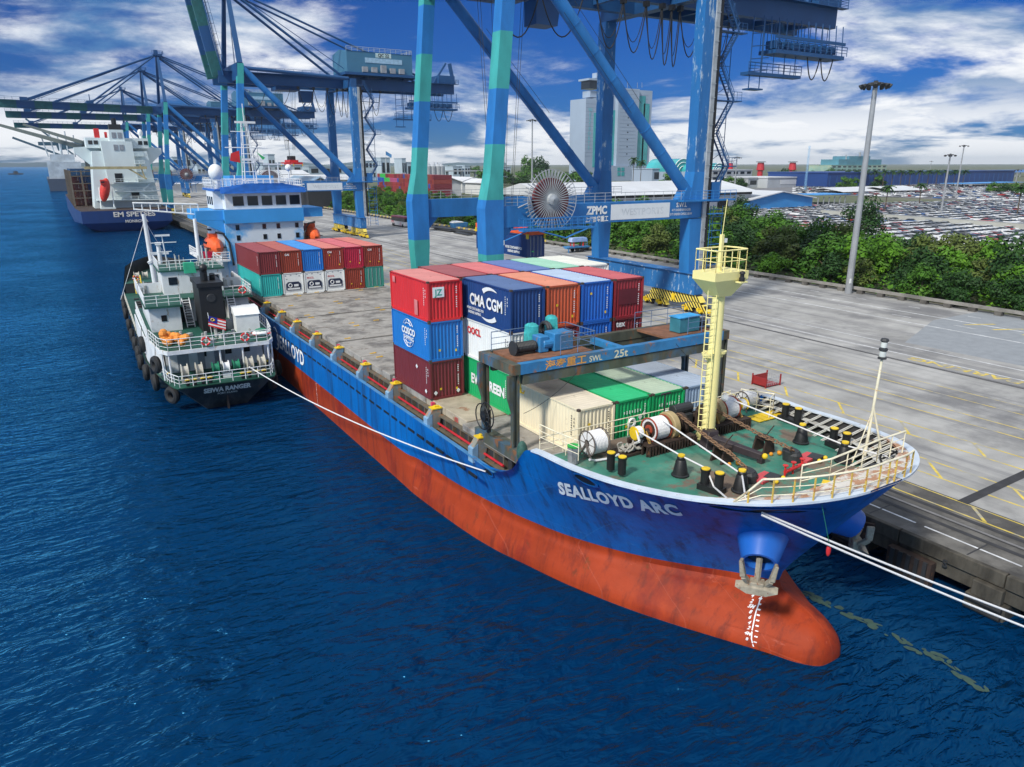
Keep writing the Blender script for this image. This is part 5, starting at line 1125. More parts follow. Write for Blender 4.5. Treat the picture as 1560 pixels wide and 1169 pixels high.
def quay_crane(label, Y0, boom, zb, det=2, trolley=60.0, spreader_z=None, number=None, group=None):
    X1, X2 = 40.5, 70.8; Yf = Y0+19; Yc = Y0+9.5; GZ = 40.6
    t = thing('quay_crane', label, 'crane', ((X1+X2)/2, Yc, QZ), group)
    for Y in (Y0, Yf):
        b = MB(); bands(b, (X1, Y, 5.0), (X1, Y, 11.4), 1.5, 1.5, zb, 2.2, 1.9); bands(b, (X1, Y, 11.4), (X1-.05, Y, 16.9), 2.2, 1.9, zb, 2.3, 1.9); bands(b, (X1-.05, Y, 16.9), (X1+.35, Y, 20.5), 2.3, 1.9, zb, 1.55, 1.7); bands(b, (X1+.35, Y, 20.5), (X1+2.6, Y, 44.5), 1.55, 1.7, zb, 1.45, 1.5)
        b.build('waterside_leg', [CT, CBB], t, bevel=0)
        b = MB(); b.prism([(X2-.9, Y-.9, 7.7), (X2+.9, Y-.9, 7.7), (X2+1.3, Y-.9, 14.7), (X2-1.3, Y-.9, 14.7)], (0, 1.8, 0)); b.prism([(X2-1.5, Y-.85, 17.11), (X2+1.2, Y-.85, 17.11), (X2+.95, Y-.85, 20.5), (X2-.95, Y-.85, 20.5)], (0, 1.7, 0)); b.build('landside_lower_leg', CB, t)
        b = MB(); b.bx(X2-.95, Y-.8, 20.5, X2+.95, Y+.8, GZ-.05); b.build('landside_leg', CBW, t)
        b = MB(); b.bx(X1+1.1, Y-.75, 14.8, X2+1.3, Y+.75, 17.1); b.prism([(X1+1.1, Y-.6, 13.2), (X1+2.6, Y-.6, 14.8), (X1+1.1, Y-.6, 14.8)], (0, 1.2, 0)); pb = b.build('portal_beam', CB, t)
        b = MB(); b.rail([(X1+1.5, Y-.7, 17.11), (X2+3.2, Y-.7, 17.11)], 1.1, 1.5, .03 if det > 1 else .05); b.build('handrail', CPALE, pb)
        b = MB(); b.tube((X1+2.7, Y, 44), (X2-.9, Y, 17.6), .72, n=14); d_ = Vector((X2-.9-X1-2.7, 0, 17.6-44)).normalized(); c = Vector((X2-.9, Y, 17.6)); b.prism([(X2-2.9, Y-.8, 17.12), (X2-.6, Y-.8, 17.12), (X2-.6, Y-.8, 18.6), (X2-2.0, Y-.8, 18.6)], (0, 1.6, 0))
        if det > 1:
            for k in range(7): a = Vector((X1+2.7, Y, 44)).lerp(c, .2+k*.1); b.tube(a-d_*.05, a+d_*.05, .76, n=14)
        br = b.build('diagonal_brace', CB, t, smooth=True)
        if det > 1:
            b = MB(); a0 = Vector((X1+2.7, Y-.75, 44)).lerp(Vector((X2-.9, Y-.75, 17.6)), .25); a1 = Vector((X1+2.7, Y-.75, 44)).lerp(Vector((X2-.9, Y-.75, 17.6)), .62); up = Vector((.7, -.2, .7)); b.tube(a0+up*.9, a1+up*.9, .03, n=4); b.tube(a0-up*.7, a1-up*.7, .03, n=4); b.build('brace_lifeline', DARK, br)
    for X in (X1, X2):
        b = MB(); b.bx(X-1.1, Y0-2.3, 7.66 if X == X2 else 6.11, X+1.1, Yf+2.3, 7.74 if X == X2 else 6.2); b.bx(X-.8, Y0-2.0, 4.95, X+.8, Yf+2.0, 7.65 if X == X2 else 6.1); b.build('sill_beam', CBW if X == X2 else CB, t)
        for Yb in (Y0+2.0, Yf-2.0): bogie(t, X, Yb, det > 1) if det else None
    # upper frame
    b = MB()
    for X, z0, z1 in ((X2, GZ-.04, GZ+2.0), (X1+2.4, 41.0, 44.6)): b.bx(X-.8, Y0-.7, z0, X+.8, Yf+.7, z1)
    b.build('cross_beam', CBD, t)
    for Y in (Yc-3.4, Yc+3.4): b = MB(); b.bx(X1-1.5, Y-.55, GZ-.0, 103, Y+.55, GZ+2.7); b.build('main_girder', CBD, t)
    b = MB(); b.rail([(X1+1, Yc-4.9, GZ+2.7), (104, Yc-4.9, GZ+2.7)], 1.1, 2.2, .04); b.rail([(104, Yc-5, GZ+2.7), (104, Yc+5, GZ+2.7)], 1.1, 2.2, .04); b.bx(X1+1, Yc-5.1, GZ+2.55, 104, Yc-4.0, GZ+2.65); b.build('girder_walkway', CBD, t)
    b = MB()
    for k in range(8): b.bx(48+k*7.5, Yc-2.8, GZ+.4, 48.6+k*7.5, Yc+2.8, GZ+1.2)
    b.build('girder_ties', CBD, t)
    # apex
    ax, az = X1+3.0, 62.5; A = Vector((ax, Yc, az))
    for s in (-1, 1):
        b = MB(); b.beam((X1+2.6, Yc+s*9.5, 44.5), (ax, Yc+s*1.6, az-.5), 1.1, 1.1, (1, 0, 0), .8, .8); b.build('apex_leg', CBD, t)
    b = MB(); b.bx(ax-1.6, Yc-2.6, az-.6, ax+1.6, Yc+2.6, az); b.rail([(ax-2, Yc-2.8, az), (ax+2, Yc-2.8, az), (ax+2, Yc+2.8, az)], 1.1, 1.4, .05); b.bx(ax-1, Yc-.6, az, ax+.4, Yc+.6, az+1.6); b.build('apex_platform', CBD, t)
    b = MB()
    for s in (-1, 1):
        b.tube((ax, Yc+s*1.8, az-.5), (X2-1, Yc+s*3.4, GZ+3.4), .33, n=8); b.tube((ax, Yc+s*1.8, az-.2), (96, Yc+s*3.6, GZ+2.9), .26, n=8); b.tube((ax+.4, Yc+s*1.2, az-.2), (X2+3, Yc+s*3.0, GZ+3.4), .1, n=5); b.tube((X1+3, Yc+s*9.5, 43.6), (X2-1, Yc+s*9.3, GZ+2.0), .45, n=10)
    b.build('back_stays', CBD, t)
    b = MB(); b.ladder((ax+1.1, Yc+3, 46), (ax+.8, Yc+1.8, az), .7, (0, 1, 0), .06, .8); b.build('apex_ladder', CBD, t)
    # boom
    H = Vector((X1-1.6, Yc, GZ+1.4)); ang = boom; D = Vector((-math.cos(ang), 0, math.sin(ang))); U = Vector((math.sin(ang), 0, math.cos(ang))); LB = 50
    for s in (-1, 1):
        b = MB()
        for k in range(9):
            b.cm = k % 2; b.beam(H+D*(LB*k/9)+Vector((0, s*3.3, 0)), H+D*(LB*(k+1)/9)+Vector((0, s*3.3, 0)), 1.0, 2.3, U)
        b.build('boom_girder', [mat('boom_teal', (.02, .12, .12), .5), CBD], t)
    b = MB()
    for k in range(1, 15):
        p = H+D*(LB*k/15); b.beam(p+Vector((0, -2.8, 0)), p+Vector((0, 2.8, 0)), .35, .45, U)
        if k < 14: b.tube(p+Vector((0, -2.8, 0)), p+D*3.3+Vector((0, 2.8, 0)), .14, n=5)
    b.build('boom_ties', CBD, t)
    b = MB(); r0, r1 = H+U*1.2+Vector((0, -4.4, 0)), H+U*1.2+D*LB+Vector((0, -4.4, 0)); n = 22
    for k in range(n+1): p = r0.lerp(r1, k/n); b.tube(p, p+U*1.1, .05, n=4, cap=False)
    b.tube(r0+U*1.1, r1+U*1.1, .05, n=4); b.tube(r0+U*.55, r1+U*.55, .04, n=4); b.beam(r0, r1, .9, .1, U); b.build('boom_walkway', CBD, t)
    if boom < .5:
        b = MB()
        for s in (-1, 1):
            for f, r in ((.42, .26), (.84, .26), (.80, .1)): b.tube(A+Vector((-.6, s*1.6, -.3)), H+D*(LB*f)+U*1.4+Vector((0, s*3.2, 0)), r, n=7)
        b.build('fore_stays', CBD, t); b = MB(); p = H+D*(LB*.84); b.bx(p.x-1.2, Yc-3.6, p.z+1.2, p.x+1.2, Yc+3.6, p.z+2.4); p = H+D*(LB*.42); b.bx(p.x-1.2, Yc-3.6, p.z+1.2, p.x+1.2, Yc+3.6, p.z+2.2); b.tube(p+Vector((0, -3.3, 1)), p+Vector((0, -3.3, 4.5)), .15); b.build('stay_bracket', CBD, t)
    else:
        b = MB()
        for s in (-1, 1): b.tube(A+Vector((-.4, s*1.6, -.4)), H+D*30+U*1.4+Vector((0, s*3.2, 0)), .24, n=7); b.beam(H+D*12+U*1.3+Vector((0, s*2.2, 0)), H+D*46+U*2.6+Vector((0, s*2.2, 0)), .3, .3, U)
        b.build('fore_stays', CBD, t)
        b = MB(); b.ladder(H+U*2.0+D*1+Vector((0, -1, 0)), H+U*2.4+D*40+Vector((0, -1, 0)), 1.6, (0, 1, 0), .1, 1.6); b.build('boom_ladder', CBD, t)
    # machinery house
    MH = mat('machinery_house_cladding', (.05, .17, .28), .5, var=.12, vs=.2); x0, x1, hz = 71.0, 89.5, GZ+4.0
    b = MB(); b.bx(x0, Yc-5.6, hz, x1, Yc+5.6, hz+5.2); b.prism([(x0, Yc-5.7, hz+5.2), (x0, Yc, hz+6.0), (x0, Yc+5.7, hz+5.2)], (x1-x0, 0, 0)); mh = b.build('machinery_house', MH, t)
    b = MB(); b.bx(x0-1.2, Yc-7.2, hz-.7, x1+1.2, Yc+7.2, hz-.05); [b.bx(x0+k*5.5, Yc-4, GZ+2.7, x0+k*5.5+.5, Yc+4, hz-.7) for k in range(4)]; b.build('house_floor', CBD, mh)
    b = MB(); P_ = [(x0, Yc-5.5, hz+5.2), (x1, Yc-5.5, hz+5.2), (x1, Yc+5.5, hz+5.2)]; b.rail(P_, 1.1, 1.5, .05); b.build('roof_rail', CPALE, mh)
    b = MB(); [b.bx(x0+4+k*2.6, Yc-6.5, hz+.2, x0+5.4+k*2.6, Yc-5.6, hz+(1.5 if k != 2 else 2.1)) for k in range(5)]; b.build('cooler_box', GREY, mh)
    b = MB(); b.bx(x0+5, Yc-5.68, hz+2.6, x0+15.5, Yc-5.6, hz+3.8); pnl = b.build('name_panel', mat('pale_blue_panel', (.32, .5, .65), .6), mh)
    if number:
        b = MB(); b.bx(x0+8, Yc-5.68, hz+4.0, x0+12.4, Yc-5.6, hz+5.1); b.build('number_plate', mat('number_plate_white', (.5, .65, .65), .6), mh); b = MB(); put_text(b, number, (x0+10.2, Yc-5.72, hz+4.2), (1, 0, 0), (0, 0, 1), 1.1, .03); b.build('number', DARK, mh)
    # rear equipment
    b = MB(); b.bx(98, Yc-4.5, GZ+2.7, 103, Yc+4.5, GZ+4.8); b.beam((97, Yc-3, GZ+2.7), (101, Yc-3, GZ+8.2), .5, .5); b.beam((103.4, Yc-3, GZ+2.7), (102.2, Yc-3, GZ+8.2), .6, .9); b.bx(88, Yc-6, GZ-4.5, 103, Yc-3, GZ-4.0); b.bx(88, Yc-6, GZ-2.6, 103, Yc-5.8, GZ-2.2); b.bx(84, Yc-5, GZ-7.4, 95, Yc-3.6, GZ-7.0)
    b.rail([(88, Yc-6, GZ-4), (103.5, Yc-6, GZ-4)], 1.2, 1.2, .06); b.rail([(84, Yc-5, GZ-7), (95, Yc-5, GZ-7)], 1.2, 1.2, .06)
    for k in range(12): b.tube((86+k*1.55, Yc-5.5, GZ-4), (86+k*1.55, Yc-5.2, GZ+.1), .08, n=5); b.tube((88+k*1.3, Yc-3.2, GZ-4), (88+k*1.3, Yc-3.2, GZ+.1), .06, n=4)
    for k in range(5): b.tube((84.5+k*2.3, Yc-4.8, GZ-7), (84.5+k*2.3, Yc-4.8, GZ-.1), .07, n=4); b.beam((84.5, Yc-4.8, GZ-7+k*1.6), (88, Yc-4.8, GZ-6.6+k*1.6), .12, .12)
    for k in range(7): b.box((89+k*2, Yc-4.6, GZ-3.3), (1.2, 1.6, 1.0))
    b.tube((84.5, Yc-4.8, GZ-9.2), (84.5, Yc-4.8, GZ), .08, n=5); b.tube((86.6, Yc-4.8, GZ-9.2), (86.6, Yc-4.8, GZ), .08, n=5); b.bx(84.4, Yc-5.2, GZ-9.3, 87, Yc-3.8, GZ-9.1); b.build('trolley_service_platform', CBD, t)
    # festoon
    b = MB(); xs_ = [58, 62, 65.6, 68.2, 69.8, 71.2, 75.0, 77.4, 80.2]
    if det:
        for xa, xb in zip(xs_, xs_[1:]): catenary(b, (xa, Yc-4.6, GZ-.6), (xb, Yc-4.6, GZ-.6), 7.4-(xb-xa)*.55, .075 if det > 1 else .12, 12); (catenary(b, (xa, Yc-4.4, GZ-.6), (xb, Yc-4.4, GZ-.6), 6.0-(xb-xa)*.5, .05, 12) if det > 1 else None)
        for xa in (96, 99): catenary(b, (xa, Yc-5, GZ-4.4), (xa+2.8, Yc-5, GZ-4.4), 3, .09, 10)
        catenary(b, (50, Yc-4.6, GZ-.6), (56, Yc-4.6, GZ-.6), 4.5, .08, 12); catenary(b, (44, Yc-4.6, GZ-.6), (50, Yc-4.6, GZ-.6), 5, .08, 12)
        for xa in xs_: b.bx(xa-.25, Yc-4.9, GZ-.7, xa+.25, Yc-4.2, GZ-.1)
        b.build('festoon_cables', BLACK, t)
    # trolley, cab, ropes, spreader
    x = trolley; b = MB(); b.bx(x-3, Yc-2.7, GZ-.9, x+3, Yc+2.7, GZ-.05); tr = b.build('trolley', CBD, t)
    b = MB(); b.prism([(x+3.2, Yc-2.6, GZ-3.6), (x+6.2, Yc-2.6, GZ-3.6), (x+6.6, Yc-2.6, GZ-.9), (x+3.2, Yc-2.6, GZ-.9)], (0, 2.6, 0)); b.build('operator_cab', CBD, tr)
    if spreader_z:
        sz = spreader_z; b = MB()
        for dx in (-2.2, -1.8, 1.8, 2.2):
            for dy in (-1.6, 1.6): b.tube((x+dx, Yc+dy, GZ-.9), (x+dx*.45, Yc+dy*.5, sz+1.6), .03 if det > 1 else .05, n=4, cap=False)
        b.build('hoist_ropes', DARK, t)
    # stair tower on the landside leg
    if det:
        b = MB(); z = 17.2; k = 0; xs0, xs1 = X2+2.8, X2+5.5; yy = Y0-.4
        while z < GZ-2:
            z2 = z+4.0; a, c = (xs0, xs1) if k % 2 == 0 else (xs1, xs0)
            b.beam((a, yy, z), (c, yy, z2), .10, .22, (0, 0, 1)); b.beam((a, yy+.8, z), (c, yy+.8, z2), .10, .22); b.tube((a, yy, z+1), (c, yy, z2+1), .05, n=4); b.tube((a, yy, z+.5), (c, yy, z2+.5), .04, n=4); b.tube((X2+1.9, yy+.9, z), (a, yy+.9, z+2), .04, n=4)
            for i in range(13): f = i/12; px_ = a+(c-a)*f; b.bx(px_-.14, yy, z+(z2-z)*f-.02, px_+.14, yy+.8, z+(z2-z)*f+.02)
            for i in range(5): f = i/4; px_ = a+(c-a)*f; b.tube((px_, yy, z+(z2-z)*f), (px_, yy, z+(z2-z)*f+1), .025, n=4, cap=False)
            xo = c; lo_, hi_ = (X2+.95, xs1+1.4) if k % 2 == 0 else (X2+.95, xs0+.4); b.bx(lo_, yy-.1, z2-.12, hi_, yy+1.0, z2); b.rail([(c-.3, yy, z2), (hi_, yy, z2)], 1.05, .8, .03)
            z = z2; k += 1
        for px_ in (xs0-.5, xs1-.2): b.tube((px_, yy+.9, 17.2), (px_, yy+.9, GZ), .07, n=4)
        for k in range(14): z = 18+k*1.7; b.tube((X2+1.9, yy+.9, z), (xs1-.2, yy+.9, z), .035, n=4, cap=False)
        b.build('stair_tower', CBD, t)
        b = MB(); b.bx(X2+.75, Y0-1.05, 8.0, X2+1.35, Y0-.82, GZ); [b.bx(X2+.7, Y0-1.1, 8.5+k*1.6, X2+1.4, Y0-1.05, 8.62+k*1.6) for k in range(20)]; b.build('lift_guide_rail', CPALE, t); b = MB(); b.bx(X2+1.4, Y0-1.0, 8.0, X2+1.9, Y0-.3, GZ); b.build('lift_rack', BLACK, t)
        b = MB(); b.bx(X2+2.2, Y0-.9, 16.7, X2+3.7, Y0+.5, 19.2); b.build('lift_car', CB, t)
        b = MB(); b.bx(X2-3.5, Y0-1.8, 16.9, X2+5.8, Y0-.76, 17.1); b.rail([(X2-3.5, Y0-1.8, 17.1), (X2+5.8, Y0-1.8, 17.1)], 1.1, 1.0, .035); b.bx(X2+1.6, Y0-1.7, 15.2, X2+3.9, Y0-.8, 15.3); b.build('lift_platform', CB, t)
        # ladder cage below
        b = MB()
        for xx in (X2+2.4, X2+4.6):
            for y2 in (Y0-.8, Y0+.8): b.tube((xx, y2, 5.4), (xx, y2, 16.2), .06, n=4)
        for k in range(12): z = 5.8+k*.9; b.path([(X2+2.4, Y0-.8, z), (X2+4.6, Y0-.8, z), (X2+4.6, Y0+.8, z)], .035, 4)
        b.build('ladder_cage', CB, t)
    # cable reel
    rx, rz_ = 47.2, 17.7; yr = Y0-1.7; nsp = 44 if det > 1 else 20; b = MB()
    for k in range(nsp): a = 2*math.pi*k/nsp; b.beam((rx+math.cos(a)*.5, yr-.28, rz_+math.sin(a)*.5), (rx+math.cos(a)*3.25, yr-.42, rz_+math.sin(a)*3.25), .09, .05, (0, 1, 0)); b.beam((rx+math.cos(a)*.5, yr+.28, rz_+math.sin(a)*.5), (rx+math.cos(a)*3.25, yr+.42, rz_+math.sin(a)*3.25), .09, .05, (0, 1, 0))
    b.torus((rx, yr-.42, rz_), 3.25, .035, (0, 1, 0), 32, 5); b.lathe((rx, yr-.5, rz_), [(.05, -.3), (.6, -.1), (.7, .3), (.7, .8)], 16, (0, 1, 0)); reel = b.build('cable_reel', CPALE, t)
    b = MB(); b.lathe((rx, yr-.22, rz_), [(.7, 0), (2.35, 0), (2.35, .44), (.7, .44)], 32, (0, 1, 0)); b.build('wound_cable', mat('cable_dark_red', (.16, .03, .035), .6), reel)
    b = MB(); b.bx(rx-4.6, Y0-3.4, 14.5, rx+5.2, Y0-2.4, 14.7); b.bx(rx-4.6, Y0-.9, 14.5, rx+5.2, Y0-.76, 14.7); b.rail([(rx-4.6, Y0-3.4, 14.7), (rx+5.2, Y0-3.4, 14.7)], 1.1, .9, .035); b.rail([(rx-4.6, Y0-2.5, 14.7), (rx+5.2, Y0-2.5, 14.7)], 1.1, .9, .03)
    b.path([(rx-2.5, Y0-3.35, 14.5), (rx+1, Y0-3.35, 13.6), (rx+4, Y0-3.35, 14.5)], .09, 5); b.tube((rx-4, Y0-3, 14.5), (rx-5.4, Y0-.8, 13.4), .07); b.tube((rx+4, Y0-3, 14.5), (rx+3, Y0-.8, 13.4), .07); b.build('reel_platform', CB, t)
    if det > 1: b = MB(); b.lathe((44.2, Y0-2.2, 17.6), [(.05, 0), (.85, .02), (.95, .1), (.05, .14)], 18, (.8, -.5, .3)); b.tube((43.4, Y0-1, 16.9), (44.2, Y0-2.1, 17.5), .07); b.build('dish_lamp', GREY, t)
    yb_ = Y0-.76; b = MB(); b.bx(56.6, yb_-.02, 15.05, 66.0, yb_, 16.85); b.build('name_board', mat('board_white', (.70, .74, .77), .6, var=.05), t)
    b = MB(); put_text(b, 'WESTPORTS', (61.6, yb_-.03, 15.55), (1, 0, 0), (0, 0, 1), 1.1, .02, 1.1); b.build('faint_board_letters', mat('board_letter_grey', (.60, .65, .69), .6), t)
    b = MB(); put_text(b, 'ZPMC', (54.5, yb_-.02, 15.85), (1, 0, 0), (0, 0, 1), 1.25, .05, .9); put_text(b, '上海振华重工', (54.5, yb_-.02, 15.0), (1, 0, 0), (0, 0, 1), .72, .03, .8)
    put_text(b, 'S.W.L', (68.0, yb_-.02, 16.25), (1, 0, 0), (0, 0, 1), .75, .03); put_text(b, '41T UNDER SPREADER', (68.0, yb_-.02, 15.75), (1, 0, 0), (0, 0, 1), .40, .02, .8); put_text(b, '51T UNDER CARGO BEAM', (68.0, yb_-.02, 15.25), (1, 0, 0), (0, 0, 1), .40, .02, .8); b.build('beam_lettering', WHITE, t)
    return t
zb1 = [12.0, 17.8, 23.5, 29.0, 34.5, 40.0]
c1 = quay_crane('nearest blue quay crane with teal banded waterside legs standing behind the stacked containers', 70.5, R(82), zb1, 2, trolley=47.6, spreader_z=14.6)
c2 = quay_crane('blue quay crane numbered QC 22 with its boom raised behind the white bridge', 194.0, R(80), zb1, 2, trolley=56.0, spreader_z=23.5, number='QC 22')
c3 = quay_crane('quay crane with its boom lowered over the water, nearest of the three lowered ones', 326, R(0.8), zb1, 1)
c4 = quay_crane('quay crane with its boom lowered, middle one of the three lowered ones', 384, R(0), zb1, 1)
c5 = quay_crane('quay crane with its boom lowered, farthest of the three lowered ones', 488, R(0), zb1, 1)
for i, (yy, bm) in enumerate(((1000, 50),)):
    pass
# spreaders and the hanging navy container
def spreader(label, x, y, z, m, L=12.0, ht=1.0):
    t = thing('container_spreader', label, 'spreader', (x, y, z)); b = MB(); b.bx(x-.9, y-L/2, z, x+.9, y+L/2, z+.45*ht); b.bx(x-1.1, y-L*.22, z+.45*ht, x+1.1, y+L*.22, z+1.1*ht); b.build('frame', m, t)
    for s in (-1, 1): b = MB(); b.bx(x-1.22, y+s*(L/2-.2)-.25, z-.02, x+1.22, y+s*(L/2-.2)+.25, z+.5*ht); b.build('end_beam', m, t)
    b = MB(); b.bx(x-.7, y-1.6, z+1.1*ht, x+.7, y+1.6, z+1.5*ht)
    for s in (-1, 1): b.tube((x-.7, y+s*1.2, z+1.75*ht), (x+.7, y+s*1.2, z+1.75*ht), .4*ht, n=12)
    b.build('head_block', DARK, t)
    for s in (-1, 1):
        for q in (-1, 1): b = MB(); b.bx(x+q*1.15-.08, y+s*(L/2-.05)-.2, z-.45, x+q*1.15+.08, y+s*(L/2-.05)+.2, z+.1); b.build('flipper', YEL, t)
    return t
ORM = mat('spreader_orange', (.80, .12, .03), .5, rust=.1); spreader('red spreader with a black head block hanging under crane QC 22', 56, 203.5, 21.5, RED)
hx, hy, hz_ = 44.3+5.0, 70.9, 7.65+.0
hx = 46.2; hy = 72.0; hz_ = 11.0
t = container('navy container with white letters hanging under the orange spreader of the nearest crane', hx, hy, hz_, NAV, (.05, .09, .2), L=12.19, front='door')
b = MB(); [b.tube((hx+q, hy, hz_+.15), (hx+q, hy, hz_+2.45), .03, n=5) for q in (.5, .95, 1.5, 1.95)]; b.build('lock_rod', SILV, t)
sidepaint(t, hx, hy, hz_, [('CMA CGM', 7.2, 1.05, 1.0, .9, .04), ('MORE CONTAINERS FOR', 3.0, .8, .42, .8, .03), ('GREENER SHIPPING', 3.0, .35, .40, .8, .03)], WHITE)
b = MB(); swoosh(b, hx+.004, hy+7.0, hz_+1.15, 1.2, 125, 55, .3, 1.6); swoosh(b, hx+.004, hy+7.0, hz_+1.45, 1.2, 305, 235, .3, 1.6); b.build('crescents', WHITE, t)
b = MB(); b.box((hx+.8, hy-.02, hz_+.7), (.3, .02, .12)); b.build('seal_tag', mat('bright_green_tag', (.05, .7, .15), .5), t)
sp_ = spreader('orange container spreader with a blue panel holding the navy container under the nearest crane', hx+1.2, hy+6.1, hz_+2.62, ORM, 12.3, 1.25)
b = MB(); b.bx(hx+.2, hy+4, hz_+3.1, hx+.27, hy+7, hz_+3.7); b.build('blue_panel', BL, sp_)
# ---------------------------------------------------------------- forecastle gear (parts of the ship)
D7 = DZ+.05
def dk(px, py, z=D7): return at(px, py, z=z)
def bitt(px1, py1, px2, py2, base=True):
    a, c = dk(px1, py1), dk(px2, py2); b = MB()
    if base: b.beam(a.lerp(c, -.35)+Vector((0, 0, .12)), a.lerp(c, 1.35)+Vector((0, 0, .12)), .55, .26)
    for p in (a, c): b.lathe(p, [(.20, .1), (.20, .85), (.24, .88), (.24, .95), (.01, .96)], 14)
    o = b.build('mooring_bitt', BLACK, ship, smooth=False); b = MB()
    for p in (a, c): b.lathe(p+Vector((0, 0, .965)), [(.2, -.02), (.2, .03), (.01, .04)], 12)
    b.build('yellow_top', YEL, o)
bitt(930, 718, 947, 725, False); bitt(1073, 744, 1094, 751); bitt(1195, 640, 1214, 647); bitt(1268, 679, 1287, 687); bitt(1250, 669, 1250.5, 669.2, False) if False else None
def roller(px, py):
    p = dk(px, py); b = MB(); b.lathe(p, [(.42, 0), (.42, .06), (.36, .1), (.24, .75), (.2, .8), (.2, .92), (.14, 1.0), (.01, 1.02)], 16); o = b.build('pedestal_roller', BLACK, ship, smooth=True); b = MB(); b.lathe(p+Vector((0, 0, 1.0)), [(.17, -.03), (.17, .05), (.01, .06)], 12); b.build('yellow_top', YEL, o); return p
r1 = roller(1036, 724); r2 = roller(1128, 748); r3 = roller(1220, 674); r4 = roller(1284, 703)
# winches / windlass: axis across the ship
def windlass(cx_, cy_, mirror, rope_r=.62):
    s = -1 if mirror else 1; wl = MB(); z = D7+1.25
    def X(v): return cx_+s*v
    wl.bx(min(X(-2.4), X(1.45)), cy_-.95, D7+.55, max(X(-2.4), X(1.45)), cy_+.95, D7+.62); base = wl.build('windlass_bed', RUSTY, ship)
    b = MB()
    for k in range(17):
        v = -2.35+k*.23
        for sy in (-.9, .9): b.bx(min(X(v), X(v+.09)), cy_+sy-.12, D7, max(X(v), X(v+.09)), cy_+sy+.12, D7+.55)
    for k in range(5): b.bx(X(-2.4)-.05, cy_-.9+k*.42, D7, X(-2.4)+.05, cy_-.8+k*.42, D7+.55); b.bx(X(1.4)-.05, cy_-.9+k*.42, D7, X(1.4)+.05, cy_-.8+k*.42, D7+.55)
    b.build('bed_stiffener', RUSTY, base)
    b = MB(); b.tube((X(-2.55), cy_, z), (X(1.4), cy_, z), .12, n=12); b.build('shaft', RUSTY, base)
    b = MB(); b.lathe((X(-2.75), cy_, z), [(.36, 0), (.42, .02*s), (.30, .12*s), (.26, .35*s), (.34, .55*s), (.1, .56*s)], 16, (1, 0, 0)); b.lathe((X(-2.76), cy_, z), [(.01, 0), (.38, 0)], 14, (1, 0, 0)); b.build('warping_head', YEL, base)
    b = MB()
    for k in range(5): b.torus((X(-2.58+k*.07), cy_, z), .33, .045, (1, 0, 0), 16, 6)
    b.build('rope_turns', ROPE, base)
    b = MB(); b.lathe((X(-1.55), cy_, z), [(.3, -.02*s), (rope_r, 0), (rope_r+.02, .02*s), (rope_r+.02, 1.0*s), (rope_r-.04, 1.04*s), (.3, 1.05*s)], 24, (1, 0, 0))
    b.build('rope_drum', ROPE, base, smooth=True)
    b = MB(); n_ = 11
    for k in range(n_): b.torus((X(-1.5+k*.093), cy_, z), rope_r+.03, .045, (1, 0, 0), 22, 5)
    b.build('rope_windings', ROPE, base)
    b = MB()
    for v in (-1.62, -.46): b.lathe((X(v), cy_, z), [(.67, 0), (.73, 0), (.73, .07*s), (.67, .08*s), (.67, 0)], 24, (1, 0, 0))
    b.lathe((X(-1.63), cy_, z), [(.1, 0), (.3, 0), (.3, .09*s)], 14, (1, 0, 0))
    b.build('drum_flange', mat('rust_red_paint', (.35, .06, .03), .6, rust=.4, rs=3), base)
    b = MB(); b.lathe((X(-.25), cy_, z), [(.1, 0), (.80, 0), (.84, .05*s), (.84, .40*s), (.80, .45*s), (.1, .46*s)], 24, (1, 0, 0)); b.build('brake_drum', mat('ochre_rusty', (.42, .32, .16), .6, rust=.5, rs=2.2), base, smooth=True)
    b = MB(); b.lathe((X(.55), cy_, z), [(.2, 0), (.62, .02*s), (.5, .1*s), (.36, .2*s), (.5, .32*s), (.62, .40*s), (.62, .48*s), (.2, .5*s)], 14, (1, 0, 0)); b.build('chain_wheel', RUSTY, base)
    b = MB(); b.bx(min(X(1.1), X(1.4)), cy_-.35, D7+.6, max(X(1.1), X(1.4)), cy_+.35, z+.25); b.bx(min(X(.3), X(1.2)), cy_+.55, D7+.6, max(X(.3), X(1.2)), cy_+1.0, z-.1); b.bx(min(X(-1.9), X(-1.78)), cy_-.35, D7+.6, max(X(-1.9), X(-1.78)), cy_+.35, z+.1); b.build('gear_case', RUSTY, base, bevel=.06)
    b = MB(); b.beam((X(-1.95), cy_-.55, D7+.62), (X(-1.95), cy_-.1, z), .14, .1, (1, 0, 0)); b.beam((X(.25), cy_-.65, D7+.62), (X(.25), cy_-.15, z+.2), .12, .1, (1, 0, 0)); b.build('brake_lever', mat('worn_ochre', (.5, .3, .08), .6, rust=.4, rs=3), base)
    b = MB(); b.lathe((X(-1.57), cy_, z), [(.01, 0), (.5, 0), (.5, .02*s)], 20, (1, 0, 0)); b.build('drum_end', RUSTY, base)
    c0 = Vector((cx_, cy_, D7))-wloc(ship)
    for o in [base]+list(base.children):
        for v in o.data.vertices: v.co = c0+(v.co-c0)*.87
    return base
w1 = dk(1010, 697); windlass(25.7, 26.25, False); windlass(29.4, 26.6, True)
b = MB(); b.bx(27.2, 26.9, D7, 28.1, 27.9, D7+1.1); b.tube((27.0, 27.4, D7+1.3), (28.3, 27.4, D7+1.3), .3, n=14); b.tube((26.9, 27.9, D7), (26.9, 27.9, D7+2.1), .05); b.bx(26.6, 27.85, D7+2.1, 27.3, 27.95, D7+2.2); b.build('hydraulic_motor', DARK, ship, bevel=.04)
